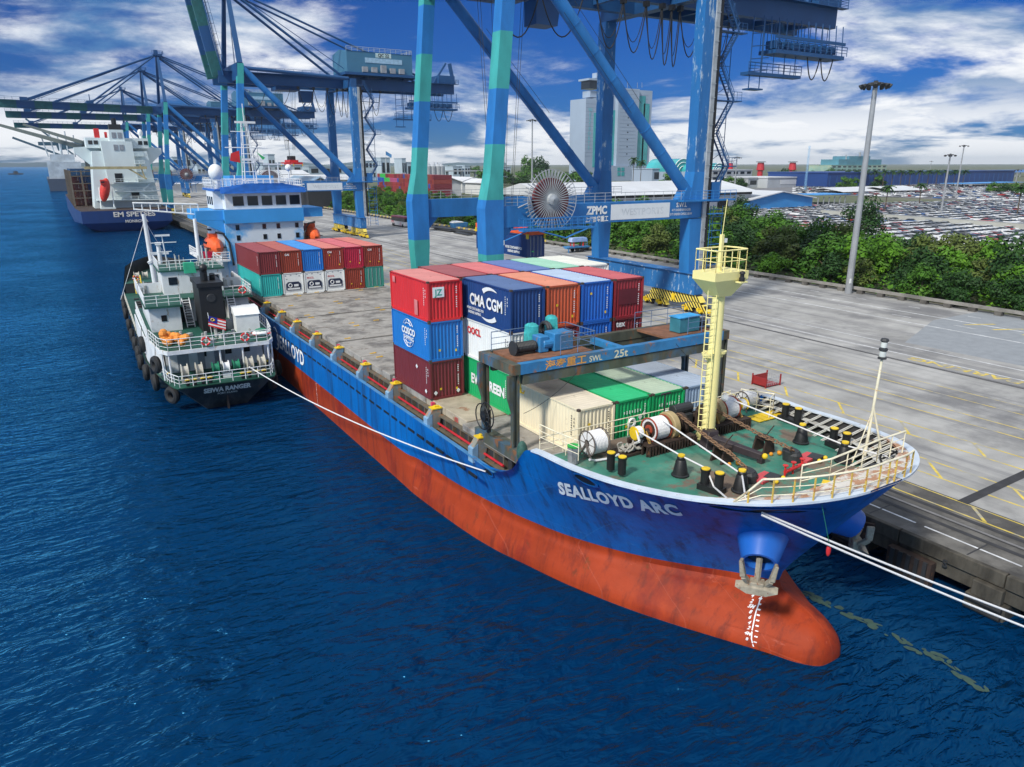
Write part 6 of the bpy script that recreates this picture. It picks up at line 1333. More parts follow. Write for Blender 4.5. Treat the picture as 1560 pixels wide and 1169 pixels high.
# foremast
mp_ = dk(1077, 674); MX, MY = mp_.x, mp_.y
b = MB(); b.tube((MX, MY, D7), (MX, MY, 15.3), .36, .31, n=24); 
for a in range(4):
    d = Vector((math.cos(R(45+90*a)), math.sin(R(45+90*a)), 0)); b.prism([Vector((MX, MY, D7))+d*.3, Vector((MX, MY, D7))+d*.85, Vector((MX, MY, D7+.9))+d*.34], d.cross(Vector((0, 0, 1)))*.05)
mast = b.build('foremast', CREAM, ship, smooth=True)
zt, zp = 16.55, 15.2
b = MB(); w0 = .42; W1 = 1.0; q = 1.35
P0 = [(MX-w0, MY-w0, zp), (MX+w0, MY-w0, zp), (MX+w0, MY+w0, zp), (MX-w0, MY+w0, zp)]; P1 = [(MX-1.15, MY-.75, zp+.85), (MX+1.15, MY-.75, zp+.85), (MX+1.15, MY+.75, zp+.85), (MX-1.15, MY+.75, zp+.85)]; P2 = [(p[0], p[1], zp+1.25) for p in P1]
b.hexa(P0+P1); b.hexa([(p[0], p[1], p[2]+.001) for p in P1]+P2); b.build('mast_platform', CREAM, mast)
zt = zp+1.25; b = MB(); c_ = [(MX-1.08, MY-.68, zt), (MX+1.0, MY-.68, zt), (MX+1.12, MY, zt), (MX+1.0, MY+.68, zt), (MX-1.08, MY+.68, zt), (MX-1.12, MY, zt), (MX-1.08, MY-.68, zt)]; b.rail(c_, 1.05, .55, .028, 1, top=.04); b.build('platform_rail', CREAM, mast)
b = MB(); b.beam((MX-.1, MY, zt), (MX-.1, MY, zt+1.75), .16, .16); b.tube((MX-.1, MY, zt+1.7), (MX+.05, MY, zt+3.4), .02, n=5); b.build('top_post', CREAM, mast)
b = MB(); b.bx(MX-.02, MY-.06, zt+1.35, MX+.22, MY+.06, zt+1.55); b.build('small_sign', WHITE, mast)
b = MB(); b.prism([(MX+.25, MY-.76, zp+.72), (MX+.75, MY-.76, zp+.72), (MX+.75, MY-1.1, zp+.72), (MX+.25, MY-1.1, zp+.72)], (0, 0, .06)); b.build('lamp_bracket', CREAM, mast)
b = MB(); b.lathe((MX+.5, MY-.93, zp+.79), [(.14, 0), (.14, .16), (.10, .2), (.10, .34), (.15, .38), (.12, .46), (.02, .5)], 12); b.build('mast_light', BLACK, mast)
b = MB(); b.ladder((MX-.62, MY-.15, D7), (MX-.62, MY-.15, zp+.3), .42, (.6, -.8, 0), .028, .33); b.build('mast_ladder', CREAM, mast)
b = MB()
for dx in (-.45, .45): b.lathe((MX+dx, MY, 12.0), [(.01, 0), (.12, .05), (.3, .18), (.32, .3), (.02, .28)], 12)
b.bx(MX-.6, MY-.06, 11.95, MX+.6, MY+.06, 12.05); b.build('light_shelf', CREAM, mast)
b = MB(); b.lathe((MX+.45, MY-.3, 9.9), [(.05, 0), (.17, .1), (.2, .32), (.02, .33)], 12, (.6, -.6, -.3)); b.build('deck_lamp', SILV, mast)
# bow light mast with stays
p = dk(1316, 700, 7.6); b = MB(); b.tube((p.x, p.y, 7.3), (p.x+.35, p.y+.05, 12.6), .075, .06, n=10); b.tube((p.x+.7, p.y-.4, 8.0), (p.x+.2, p.y, 10.2), .05); b.tube((p.x-.6, p.y+.2, 7.5), (p.x+.2, p.y, 10.2), .03); lm = b.build('bow_light_mast', RAILW, ship)
b = MB(); b.lathe((p.x+.35, p.y+.05, 12.6), [(.05, 0), (.2, .04), (.2, .1), (.14, .14), (.14, .42), (.2, .46), (.2, .54), (.13, .58), (.13, .86), (.2, .92), (.15, 1.02), (.02, 1.05)], 14); b.build('bow_light', DARK, lm)
b = MB(); b.lathe((p.x+.35, p.y+.05, 12.6), [(.15, .15), (.15, .41)], 14); b.lathe((p.x+.35, p.y+.05, 12.6), [(.14, .6), (.14, .85)], 14); b.build('lens', mat('lamp_lens', (.6, .63, .6), .15), lm)
# chains, guide pedestals, hawse covers, stowed davit
def chain(pts, name='anchor_chain', r=.055, ln=.30):
    b = MB(); P = [Vector(p) for p in pts]; seg = [(a, c) for a, c in zip(P, P[1:])]; k = 0; carry = 0
    for a, c in seg:
        L = (c-a).length; d = (c-a)/L; s = carry
        while s < L:
            m = a+d*s; up = Vector((0, 0, 1)); sd_ = d.cross(up).normalized(); n_ = sd_ if k % 2 else up
            ax_ = d.cross(n_).normalized() if False else n_
            w_ = d.cross(n_).normalized()*.085 if True else 0; e = d*(ln*.5)
            b.path([m-e*.6-w_, m-e-w_*.3, m-e+w_*.3, m-e*.6+w_, m+e*.6+w_, m+e+w_*.3, m+e-w_*.3, m+e*.6-w_], r*.62, 5, closed=True); s += ln*.72; k += 1
        carry = s-L
    return b.build(name, mat('chain_rust', (.22, .13, .075), .8, rust=.4, rs=4, rc=(.33, .17, .06)), ship)
def at_z(px, py, z): return at(px, py, z=z)
chain([(26.3, 26.2, D7+1.55), at_z(1098, 682, D7+1.05), at_z(1112, 690, D7+.95), at_z(1135, 712, D7+.7), at_z(1143, 722, D7+.3), at_z(1145, 729, D7+.05)]); chain([(28.8, 26.5, D7+1.5), at_z(1163, 665, D7+1.0), at_z(1180, 672, D7+.95), at_z(1205, 684, D7+.75), at_z(1214, 695, D7+.1)])
for (px, py) in ((1100, 703), (1163, 688)):
    p = dk(px, py); b = MB(); b.prism([(p.x-.45, p.y-.35, D7), (p.x+.45, p.y-.35, D7), (p.x+.25, p.y-.35, D7+.8), (p.x-.25, p.y-.35, D7+.8)], (0, .1, 0)); b.prism([(p.x-.45, p.y+.3, D7), (p.x+.45, p.y+.3, D7), (p.x+.25, p.y+.3, D7+.8), (p.x-.25, p.y+.3, D7+.8)], (0, .1, 0)); b.bx(p.x-.3, p.y-.3, D7+.7, p.x+.3, p.y+.35, D7+.82); b.tube((p.x, p.y, D7+.8), (p.x+.5, p.y-.1, D7+1.35), .03); cs = b.build('chain_stopper', RUSTY, ship)
    b = MB(); b.sphere((p.x+.3, p.y-.75, D7+.13), .13); b.sphere((p.x-.15, p.y-.6, D7+.1), .1); b.build('orange_shackle', mat('orange_paint', (.8, .32, .02), .5), cs)
for (px, py) in ((1151, 733), (1218, 702)):
    p = dk(px, py); b = MB(); b.lathe((p.x-.25, p.y+.2, D7), [(.42, 0), (.40, .35), (.3, .5), (.22, .45), (.2, .2)], 12); b.lathe((p.x-.3, p.y+.35, D7), [(.35, 0), (.42, .5), (.02, .7)], 10); hp = b.build('hawse_bell', DARK, ship)
    b = MB(); b.prism([(p.x-.1, p.y-.5, D7+.04), (p.x+1.1, p.y-.3, D7+.04), (p.x+1.0, p.y+.35, D7+.04), (p.x-.2, p.y+.15, D7+.04)], (0, 0, .12)); b.build('hawse_cover', mat('cover_red_pink', (.55, .07, .08), .6, rust=.1), hp)
    b = MB(); b.prism([(p.x+.5, p.y-.62, D7+.03), (p.x+1.25, p.y-.5, D7+.03), (p.x+1.1, p.y+.1, D7+.03), (p.x+.4, p.y-.1, D7+.03)], (0, 0, .15)); b.build('cover_hinge', DARK, hp); b = MB(); [b.sphere((p.x+.55+k*.6, p.y-.72+k*.1, D7+.12), .11) for k in (0, 1)]; b.build('cover_knob', YEL, hp)
a, c = dk(1085, 685), dk(1160, 706); b = MB(); b.beam(a+Vector((0, 0, .55)), c+Vector((0, 0, .35)), .5, .42, (0, 0, 1), .34, .34); b.prism([a+Vector((-.5, 0, 0)), a+Vector((.3, -.2, 0)), a+Vector((.5, .1, .9)), a+Vector((-.1, .2, .9))], (.1, .6, 0)); b.bx(c.x-.15, c.y-.1, D7, c.x+.15, c.y+.2, D7+.3); dv = b.build('stowed_crane_arm', mat('dark_purple_steel', (.035, .025, .03), .6, rust=.15), ship, bevel=.03)
b = MB(); b.sphere(c+Vector((.1, -.08, .38)), .15); b.build('arm_end_pin', YEL, dv)
# red hydrant manifold
a, c = dk(1195, 727), dk(1222, 716); b = MB(); b.tube(a+Vector((0, 0, .25)), c+Vector((0, 0, .3)), .09, n=10)
for f in (0, .45, .95): q = a.lerp(c, f)+Vector((0, 0, .25)); b.tube(q, q+Vector((0, 0, .3)), .05); b.lathe(q+Vector((0, 0, .32)), [(.01, 0), (.13, 0), (.13, .04), (.01, .05)], 10); b.tube(q+Vector((0, 0, -.3)), q, .05)
b.build('fire_manifold', RED, ship)
# yellow grating patch, hatch box
b = MB(); p = dk(1175, 633); 
for k in range(6): b.bx(p.x-1.6+k*.5, p.y-.5, D7+.02, p.x-1.2+k*.5, p.y+.5, D7+.06)
b.build('yellow_grating', YEL, ship)
b = MB(); p = dk(1258, 738, 8.9); b.box((p.x, p.y, 8.9), (.5, .3, .18), .5); b.build('yellow_step', YEL, ship)
# rope reel at the left, coils of rope on a pallet, right hand rope reel
def reel(px, py, r, L, nm='rope_storage_reel', dx=0):
    p = dk(px, py); z = D7+r+.12; b = MB(); b.lathe((p.x-L/2, p.y, z), [(.2, 0), (r*.86, 0), (r*.9, .05), (r*.9, L-.05), (r*.86, L), (.2, L)], 26, (1, 0, 0)); o = b.build(nm, ROPE, ship, smooth=True)
    b = MB(); [b.torus((p.x-L/2+.06+k*.09, p.y, z), r*.9, .045, (1, 0, 0), 24, 5) for k in range(int(L/.09))]; b.build('rope_windings', ROPE, o)
    b = MB()
    for s in (-1, 1):
        b.torus((p.x+s*L/2, p.y, z), r*1.05, .035, (1, 0, 0), 24, 6)
        for k in range(8): a = R(45*k); b.tube((p.x+s*L/2, p.y, z), (p.x+s*L/2, p.y+math.cos(a)*r*1.05, z+math.sin(a)*r*1.05), .025, n=5)
        b.beam((p.x+s*(L/2+.08), p.y-.5, D7), (p.x+s*(L/2+.08), p.y, z), .07, .07); b.beam((p.x+s*(L/2+.08), p.y+.5, D7), (p.x+s*(L/2+.08), p.y, z), .07, .07)
    b.build('reel_frame', mat('reel_frame_paint', (.12, .1, .09), .6, rust=.4), o); return p
reel(905, 694, .62, .95); reel(1137, 623, .5, .9)
p = dk(958, 688); b = MB(); rr = random.Random(3)
for k in range(16):
    cx0, cy0 = p.x-.55+rr.random()*1.1, p.y-.35+rr.random()*.6; pts = [(cx0+math.cos(i*.7)*.28*(1+.2*rr.random()), cy0+math.sin(i*.7)*.2, D7+.12+.55*rr.random()*(k/16)+.05*i/9) for i in range(10)]; b.path(pts, .05, 6)
b.build('mooring_rope_heap', mat('old_rope', (.38, .36, .32), .9, var=.4, vs=8), ship)
b = MB(); b.bx(p.x-.8, p.y-.6, D7, p.x+.8, p.y+.5, D7+.12); b.build('pallet', RUSTY, ship)
p = dk(873, 705); b = MB(); b.tube((p.x, p.y, D7), (p.x, p.y, D7+.85), .27, .3, n=14); bn = b.build('waste_drum', GREY, ship); b = MB(); b.tube((p.x, p.y, D7+.85), (p.x, p.y, D7+.92), .31, n=14); b.build('drum_lid', mat('bright_green', (.03, .45, .08), .5), bn)
p = dk(1270-0, 700); 
# railings
b = MB(); P = [dk(838, 688), dk(872, 706), dk(890, 718)]; b.rail([(19.0, 28.35, D7+.75), (19.1, 27.3, D7+.72), (19.35, 25.6, D7+.7)], 1.0, .9, .025); b.build('side_rail', RAILW, ship)
b = MB(); b.rail([(19.0, 28.35, D7), (34.8, 28.35, D7)], 1.05, 1.5, .028); b.build('break_rail', RAILW, ship)
b = MB(); b.rail([(33.4, 28.3, D7), (34.3, 26.6, D7), (33.5, 26.2, D7)], 1.25, .8, .03); b.rail([(31.8, 28.3, D7), (32.6, 28.4, D7)], 1.25, .8, .03); b.build('ladder_rail', RAILW, ship)
# bow guard rails: outer one on the sheer line, inner one behind the bow plate
b = MB(); P = []
for k in range(17, -1, -1): y, h, z = SH[k]; P.append((CLX-(h-.07), y+.03, z+.03))
for k in range(1, 7): y, h, z = SH[k]; P.append((CLX+(h-.07), y+.03, z+.03))
Pv = [Vector(p) for p in P]
b.tube(Pv[0], Pv[1]+Vector((0, 0, .5)), .045, n=6)
for i, (a, c) in enumerate(zip(Pv, Pv[1:])):
    ha, hc = (1.0 if i > 1 else .5*i), (1.0 if i+1 > 1 else .5*(i+1))
    for f, r in ((1, .045), (.66, .02), (.33, .02)): b.tube(a+Vector((0, 0, ha*f)), c+Vector((0, 0, hc*f)), r, n=6)
b.build('bow_rail', RAILW, ship)
b = MB()
for i in range(1, len(Pv), 2): b.tube(Pv[i], Pv[i]+Vector((0, 0, 1.0 if i > 1 else .5)), .04, n=6); (b.tube(Pv[i]+Vector((.3, .25, 0)), Pv[i]+Vector((0, 0, .45)), .03, n=5) if i % 4 == 1 else None)
b.build('bow_rail_post', mat('rusty_yellow_post', (.62, .42, .08), .6, rust=.55, rs=2.5, rc=(.4, .15, .05)), ship)
b = MB(); P = [at(1218, 745, z=8.6), at(1262, 735, z=8.8), at(1335, 704, z=8.9), at(1374, 690, z=8.95)]; b.rail(P, 1.05, 1.1, .032, 2, top=.045); b.build('inner_bow_rail', RAILW, ship)
p = dk(1357, 693, 8.6); b = MB(); b.torus((p.x, p.y, 8.4), .42, .05, (1, .4, .1), 16, 6); b.lathe((p.x-.8, p.y+.1, 7.9), [(.3, 0), (.3, .3), (.02, .35)], 12); b.build('fairlead_ring', DARK, ship)
b = MB(); [b.lathe((p.x-1.2+q*.45, p.y-.25, 7.7), [(.16, 0), (.16, .5), (.02, .52)], 12) for q in (0, 1)]; b.build('small_bitts', YEL, ship)

# ---------------------------------------------------------------- ship mooring lines (things of their own)
def line(name, label, pts, r, m, sag=0.0, cat='mooring line', group=None):
    b = MB()
    for a, c in zip(pts, pts[1:]): catenary(b, a, c, sag, r, 14 if sag else 2, 6)
    o = b.build(name, m, None, smooth=True); tag(o, label, cat, group); return o
R2 = .04
line('mooring_line', 'white rope led from the left winch drum over a pedestal roller to the bow chock', [(24.9, 25.9, D7+1.6), r2+Vector((0, 0, .8)), at(1137, 766, z=8.75)], R2, ROPE)
line('mooring_line', 'white rope led from the yellow warping head past the first roller and the bitts', [(23.4, 26.0, D7+1.25), r1+Vector((.05, 0, .95)), dk(1073, 744)+Vector((.15, .1, .9)), dk(1094, 751)+Vector((-.2, .1, .3)), at(1115, 766, z=8.75)], R2, ROPE)
line('mooring_line', 'white rope crossing the deck from the right winch to the bow rail', [(30.5, 26.4, D7+1.6), dk(1284, 703)+Vector((0, 0, .85)), at(1352, 696, z=8.4)], R2, ROPE)
line('mooring_line', 'slack white rope lying from the rope reel to the yellow warping head', [dk(898, 712)+Vector((0, 0, .4)), dk(906, 704)+Vector((0, 0, .06)), dk(925, 701)+Vector((0, 0, .06)), dk(955, 690)+Vector((0, 0, .06)), dk(962, 687)+Vector((0, 0, .06)), dk(956, 686)+Vector((0, 0, .08)), dk(951, 689)+Vector((0, 0, .06)), dk(960, 682)+Vector((0, 0, .1)), (23.3, 25.8, D7+.8), (23.35, 26.1, D7+1.3)], .065, ROPE)
A_ = pix_hull(1160, 779)
for i, (px, py, lb) in enumerate(((1700, 992, 'upper of the two taut white ropes running from the bow towards the lower right'), (1700, 1010, 'lower of the two taut white ropes running from the bow towards the lower right'))):
    e = at(px, py, z=2.6); line('mooring_line', lb, [A_+Vector((-.05+i*-.12, -.05-i*.1, -.02-i*.03)), e], .045, ROPE, .12)
T1 = Vector((13.2, 68.0, 3.6))
A_ = pix_hull(742, 718); line('mooring_line', 'thin white rope running from the tanker stern to the ship side', [T1, A_+Vector((-.1, 0, 0))], .045, ROPE, .7)
A_ = pix_hull(1118, 766); line('mooring_line', 'short thin loop of rope hanging over the bow beside the chock', [A_+Vector((-.12, -.1, .3)), A_+Vector((-.2, -.12, -1.3)), A_+Vector((.05, -.45, -1.35)), A_+Vector((.2, -.5, -.2))], .02, ROPE)
a = at(1250, 758, z=9.0); line('heaving_line', 'thin green line with a red float hanging from the bow rail', [a, a+Vector((.45, -.35, -2.0))], .012, GREEN); q = a+Vector((.45, -.35, -2.0))
b = MB(); b.sphere(q+Vector((0, 0, -.27)), .26, .36, .36, 1.1); o = b.build('line_float', RED, None, smooth=True); tag(o, 'small red spindle shaped float on the green line under the bow rail', 'float')

# ---------------------------------------------------------------- hatch cover gantry crane
GY = mat('gantry_olive_blue', (.085, .09, .065), .6, var=.5, vs=1.0, rust=.5, rs=1.2, rc=(.22, .085, .03), c2=(.04, .13, .24), c2amt=.75, streak=.5); GB = mat('gantry_blue', (.03, .20, .44), .5, var=.3, rust=.44, c2=(.12, .12, .08), c2amt=.6, rs=1.6, rc=(.30, .13, .05)); GR = mat('gantry_rust_deck', (.22, .10, .055), .8, var=.4, vs=2, rust=.3)
ga = thing('hatch_gantry_crane', 'rusty olive and blue travelling gantry crane spanning the hatches before the containers', 'gantry crane', (CLX, 32.5, HZ))
GX0, GX1, GYa, GYb = 19.2, 34.6, 31.0, 34.2; GT = 11.55
for X_ in (GX0, GX1):
    for Y_ in (GYa, GYb):
        b = MB(); b.bx(X_-.2, Y_-.1, 6.9, X_-.12, Y_+.16, GT-.6); b.bx(X_+.06, Y_-.12, 6.9, X_+.2, Y_+.2, GT-.6); b.bx(X_-.12, Y_-.02, 6.9, X_+.06, Y_+.04, GT-.6); b.prism([(X_-.44, Y_-.12, GT-.6), (X_-.44, Y_-.12, 9.7), (X_-.2, Y_-.12, 8.9), (X_-.2, Y_-.12, GT-.6)], (0, .28, 0)); b.build('gantry_leg', GY, ga)
    b = MB(); b.bx(X_-.35, GYa-.8, 6.35, X_+.35, GYb+.7, 6.95); b.build('end_carriage', GY, ga)
    b = MB(); [b.tube((X_-.2, y, 6.4), (X_+.2, y, 6.4), .22, n=12) for y in (GYa-.5, GYa+.2, GYb-.2, GYb+.4)]; b.build('wheels', RUSTY, ga)
    b = MB(); b.bx(X_-.3, GYa-.2, GT-.55, X_+.2, GYb+.2, GT); b.build('end_beam', GY, ga)
for Y_, m_ in ((GYa, GB), (GYb, GY)): b = MB(); b.bx(GX0+.21, Y_-.2, GT-.56, GX1-.31, Y_+.2, GT+.003); b.build('cross_girder', m_, ga); b = MB(); b.bx(GX0+.4, Y_-.15, GT-1.15, GX1-.6, Y_+.15, GT-.62); b.build('lower_girder', GY, ga)
b = MB(); b.bx(26.3, GYa+.25, GT-.4, 26.7, GYb-.25, GT-.05); b.build('cross_tie', GB, ga)
for xa, xb in ((GX0+.4, GX0+5.2), (GX1-4.6, GX1-.6)): b = MB(); b.bx(xa, GYa+.22, GT-.1, xb, GYb-.22, GT+.03); b.build('machinery_deck', GR, ga)
b = MB(); put_text(b, '25t', (26.1, GYa-.21, GT-.5), (1, 0, 0), (0, 0, 1), .62, .02, 1.2); put_text(b, 'SWL', (24.3, GYa-.21, GT-.48), (1, 0, 0), (0, 0, 1), .45, .015); b.build('load_lettering', mat('cream_letters', (.75, .68, .5), .6, rust=.25), ga)
b = MB(); put_text(b, '海泰重工', (22.3, GYa-.21, GT-.48), (1, 0, 0), (0, 0, 1), .55, .02, 1.25); b.build('maker_lettering', mat('orange_letters', (.75, .35, .08), .6, rust=.3), ga)
wx, wy = GX0+1.9, GYa+1.5
b = MB(); b.tube((wx-1.1, wy, GT+.42), (wx+.3, wy, GT+.42), .27, n=16); [b.torus((wx-1.0+k*.09, wy, GT+.42), .28, .04, (1, 0, 0), 16, 5) for k in range(14)]; b.lathe((wx-1.15, wy, GT+.42), [(.02, 0), (.42, 0), (.42, .06), (.02, .07)], 16, (1, 0, 0)); wn = b.build('hoist_drum', DARK, ga)
b = MB(); b.bx(wx+.35, wy-.4, GT+.05, wx+.95, wy+.4, GT+.95); b.tube((wx+.6, wy-.2, GT+.5), (wx+1.3, wy-.2, GT+.5), .3, n=14); b.bx(wx+1.2, wy-.55, GT+.05, wx+2.5, wy+.45, GT+1.05); b.build('winch_gearbox', GB, wn, bevel=.04)
TARP = mat('turquoise_tarpaulin', (.04, .40, .40), .7, var=.35, vs=3, bump=.8, bs=7)
for (x, y, w_, h_) in ((wx+.75, wy+1.0, .85, 1.35), (wx+2.3, wy+1.3, .7, 1.6)):
    b = MB(); rows = []; rr = random.Random(int(x*10))
    for j in range(9):
        f = j/8; row = []
        for i in range(21):
            a = 2*math.pi*i/20; q = 1+.10*math.sin(a*5+f*3)+.05*math.sin(a*9); sc = (1.05-.25*f)*(1 if f < .9 else .6); e = 1/max(abs(math.cos(a)), abs(math.sin(a)))**.75; row.append((x+math.cos(a)*e*w_*.45*sc*q, y+math.sin(a)*e*.42*sc*q, GT+.1+h_*(f if f < .95 else .97)))
        rows.append(row)
    rows.append([(x, y, GT+.1+h_*.98)]*21); b.grid(rows); b.build('tarpaulin_cover', TARP, ga, smooth=True)
b = MB(); b.torus((wx+1.75, wy+1.0, GT+.95), .42, .1, (1, 0, 0), 16, 6); b.torus((wx+1.6, wy+1.0, GT+.95), .42, .1, (1, 0, 0), 16, 6); b.bx(wx+1.5, wy+.9, GT, wx+1.8, wy+1.1, GT+.9); b.build('cable_sheave', DARK, ga)
b = MB(); b.rail([(wx-1.6, GYb-.2, GT+.05), (GX0+5.3, GYb-.2, GT+.05)], 1.05, 1.3, .025); b.rail([(wx+1.1, GYa+.2, GT+.05), (GX0+5.3, GYa+.2, GT+.05), (GX0+5.3, GYb-.2, GT+.05)], 1.05, 1.3, .025); b.rail([(GX1-4.8, GYb-.2, GT+.05), (GX1-.7, GYb-.2, GT+.05)], 1.05, 1.3, .025); b.rail([(GX1-3, GYa+.2, GT+.05), (GX1-.7, GYa+.2, GT+.05)], 1.05, 1.3, .025); b.build('handrail', mat('blue_rail', (.10, .16, .28), .5, rust=.3), ga)
b = MB(); b.bx(GX1-3.3, GYa+.6, GT+.05, GX1-1.6, GYa+1.5, GT+.95); eb = b.build('electric_box', mat('teal_cabinet', (.04, .2, .26), .5, rust=.2), ga, bevel=.04); b = MB(); b.bx(GX1-3.35, GYa+.55, GT+.96, GX1-1.55, GYa+1.55, GT+1.02); b.build('cabinet_top', mat('bright_blue_top', (.05, .35, .7), .5), eb); b = MB(); b.tube((GX1-1.4, GYa+1.0, GT+.45), (GX1-.8, GYa+1.0, GT+.45), .3, n=12); b.build('motor', DARK, ga)
b = MB(); x, y, z = GX0-.95, GYb-1.3, 8.9
b.torus((x+.0, y, z-.6), .72, .035, (1, 0, 0), 22, 6); b.torus((x+.3, y, z-.6), .72, .035, (1, 0, 0), 22, 6); [b.tube((x, y, z-.6), (x+.3, y+math.cos(R(45*k))*.72, z-.6+math.sin(R(45*k))*.72), .025, n=5) for k in range(8)]; b.lathe((x, y, z-.6), [(.1, 0), (.3, .02), (.3, .28), (.1, .3)], 16, (1, 0, 0)); b.bx(x+.3, y-.08, z-1.6, x+.5, y+.08, z-.3); b.build('cable_reel', BLACK, ga)
b = MB(); b.tube((GX0+1.4, GYa+1.7, GT-.6), (GX0+1.4, GYa+1.7, 9.6), .03); b.path([(GX0+1.4, GYa+1.7, 9.6), (GX0+1.4, GYa+1.7, 9.35), (GX0+1.6, GYa+1.7, 9.25), (GX0+1.65, GYa+1.7, 9.4)], .06, 6); b.build('hook', YEL, ga); b = MB(); b.tube((GX1-1.6, GYa-.9, GT-1.0), (GX1-1.6, GYa-.9, GT-1.6), .03); b.path([(GX1-1.6, GYa-.9, GT-1.6), (GX1-1.6, GYa-.9, GT-2.1), (GX1-1.9, GYa-.9, GT-2.2), (GX1-1.95, GYa-.9, GT-1.9)], .08, 6); b.build('hook', DARK, ga)
line('loose_wire', 'thin dark wire slung from the gantry beam down to its leg', [(22.9, GYa-.4, GT-.9), (GX0+.3, GYa-.35, 8.9)], .014, BLACK, .25, 'wire'); line('loose_wire', 'thin dark wire drooping from the gantry machinery towards the foremast', [(GX1-4.5, GYa-.1, GT+.0), (GX1-1.5, GYa-1.5, GT-2.3)], .014, BLACK, .5, 'wire')
b = MB(); b.sphere((18.75, 29.6, 7.2), .33, .9, .9, 2.0, 12, 9); b.tube((18.75, 29.6, 6.2), (18.75, 29.6, 6.7), .15); o = b.build('covered_valve', mat('dark_green_cover', (.03, .10, .08), .7, var=.4, vs=4, bump=.6), None, smooth=True); tag(o, 'post wrapped in dark green cloth at the foot of the near gantry leg', 'wrapped post')

# ---------------------------------------------------------------- bridge of the container ship
BRW = mat('bridge_white_blue', (.70, .76, .82), .5, var=.06, vs=.38, rust=.04, rs=.5, c2=(.10, .42, .80), c2amt=1.0); BRB = mat('bridge_sky_blue', (.05, .33, .74), .5, var=.12, vs=.3)
Y_ = 110.0
b = MB(); b.bx(20.2, Y_, 5.6, 31.2, Y_+14, 14.0); hs = b.build('superstructure', BRW, ship)
b = MB(); b.bx(16.6, Y_+.5, 14.02, 34.4, Y_+8, 15.35); b.bx(20.2, Y_-.4, 13.55, 31.3, Y_+.5, 15.4); b.prism([(16.6, Y_+.5, 14.0), (20.2, Y_+.5, 14.0), (20.2, Y_+.5, 12.2)], (0, 3, 0)); b.build('bridge_wing', BRB, hs)
b = MB(); b.bx(19.3, Y_+1, 8.7, 20.15, Y_+9, 12.6); b.build('wing_cabin', WHITE, hs)
b = MB(); b.bx(20.6, Y_, 16.61, 31.2, Y_+9, 19.1); b.bx(19.4, Y_+2, 16.61, 20.6, Y_+7, 19.1); wh = b.build('wheelhouse', WHITE, hs)
for k in range(5): b = MB(); x = 21.6+k*1.98; b.bx(x, Y_-.06, 17.1, x+1.45, Y_+.05, 18.4); b.build('bridge_window', GLASS, wh)
for k in range(3): b = MB(); b.bx(19.33, Y_+2.6+k*1.5, 17.2, 19.42, Y_+3.3+k*1.5, 18.3); b.build('side_window', GLASS, wh)
b = MB(); b.prism([(20.0, Y_-.7, 18.8), (31.8, Y_-.7, 18.8), (31.8, Y_-.4, 19.5), (28.5, Y_-.4, 20.1), (23.5, Y_-.4, 20.1), (20.0, Y_-.4, 19.6)], (0, .35, 0)); b.bx(19.3, Y_-.1, 19.12, 31.6, Y_+9.2, 19.4); b.build('visor', mat('visor_blue', (.015, .13, .50), .45), wh)
b = MB(); b.rail([(19.4, Y_+9, 19.4), (19.4, Y_, 19.4), (31.5, Y_, 19.4), (31.5, Y_+9, 19.4), (19.4, Y_+9, 19.4)], 1.2, 1.1, .045); b.build('monkey_island_rail', WHITE, wh)
for z in (11.15, 12.6):
    for x in (21.6, 25.3, 27.3, 30.0): b = MB(); b.bx(x, Y_-.05, z, x+.5, Y_+.03, z+.7); b.build('porthole_window', GLASS, hs)
b = MB(); b.sphere((20.3, Y_+3, 21.6), 1.0, 1, 1, 1.15, 16, 10); b.tube((20.3, Y_+3, 19.4), (20.3, Y_+3, 20.8), .45); b.build('satellite_dome', WHITE, hs, smooth=True)
TOPZ = list(wh.children)+[wh]
b = MB(); mx_, my_ = 25.3, Y_+5
for sx, sy in ((-1, -1), (1, -1), (1, 1), (-1, 1)): b.tube((mx_+sx*.9, my_+sy*.9, 19.4), (mx_+sx*.35, my_+sy*.35, 28.5), .08, n=5)
for k in range(7): z = 20.4+k*1.25; w_ = .85-.07*k; b.path([(mx_-w_, my_-w_, z), (mx_+w_, my_-w_, z), (mx_+w_, my_+w_, z), (mx_-w_, my_+w_, z)], .05, 4, True)
b.tube((mx_-3, my_, 25), (mx_+3, my_, 25), .07); b.tube((mx_-2, my_, 27.2), (mx_+2, my_, 27.2), .06); b.tube((mx_, my_, 28), (mx_, my_, 31), .06); b.bx(mx_-1.4, my_-.8, 28.3, mx_+1.4, my_-.5, 28.6); b.bx(mx_-1.0, my_-1.4, 23.2, mx_+1.0, my_-1.1, 23.5); b.build('radar_mast', WHITE, hs)
b = MB(); [b.tube((x, Y_+4, 19.4), (x, Y_+4, z), .09) for x, z in ((28.0, 22.6), (29.3, 23.2), (30.8, 21.8), (23, 21.2))]; b.bx(27.2, Y_+3.9, 22.6, 30.2, Y_+4.1, 22.8); b.sphere((30.8, Y_+4, 22.2), .5); b.build('antenna', WHITE, hs)
b = MB(); b.prism([(mx_-1.2, my_-.6, 24.6), (mx_-2.4, my_-.6, 24.2), (mx_-2.6, my_-.6, 23.2), (mx_-1.2, my_-.6, 22.9)], (0, .03, 0)); o = b.build('red_flag', RED); tag(o, 'small red flag flying from the radar mast above the white bridge', 'flag')
b = MB(); b.prism([(mx_+1.2, my_-.6, 24.4), (mx_+2.4, my_-.6, 23.6), (mx_+2.0, my_-.6, 23.3)], (0, .03, 0)); o = b.build('green_pennant', mat('flag_green', (.05, .45, .15), .6)); tag(o, 'small green pennant flying from the radar mast above the bridge', 'flag')
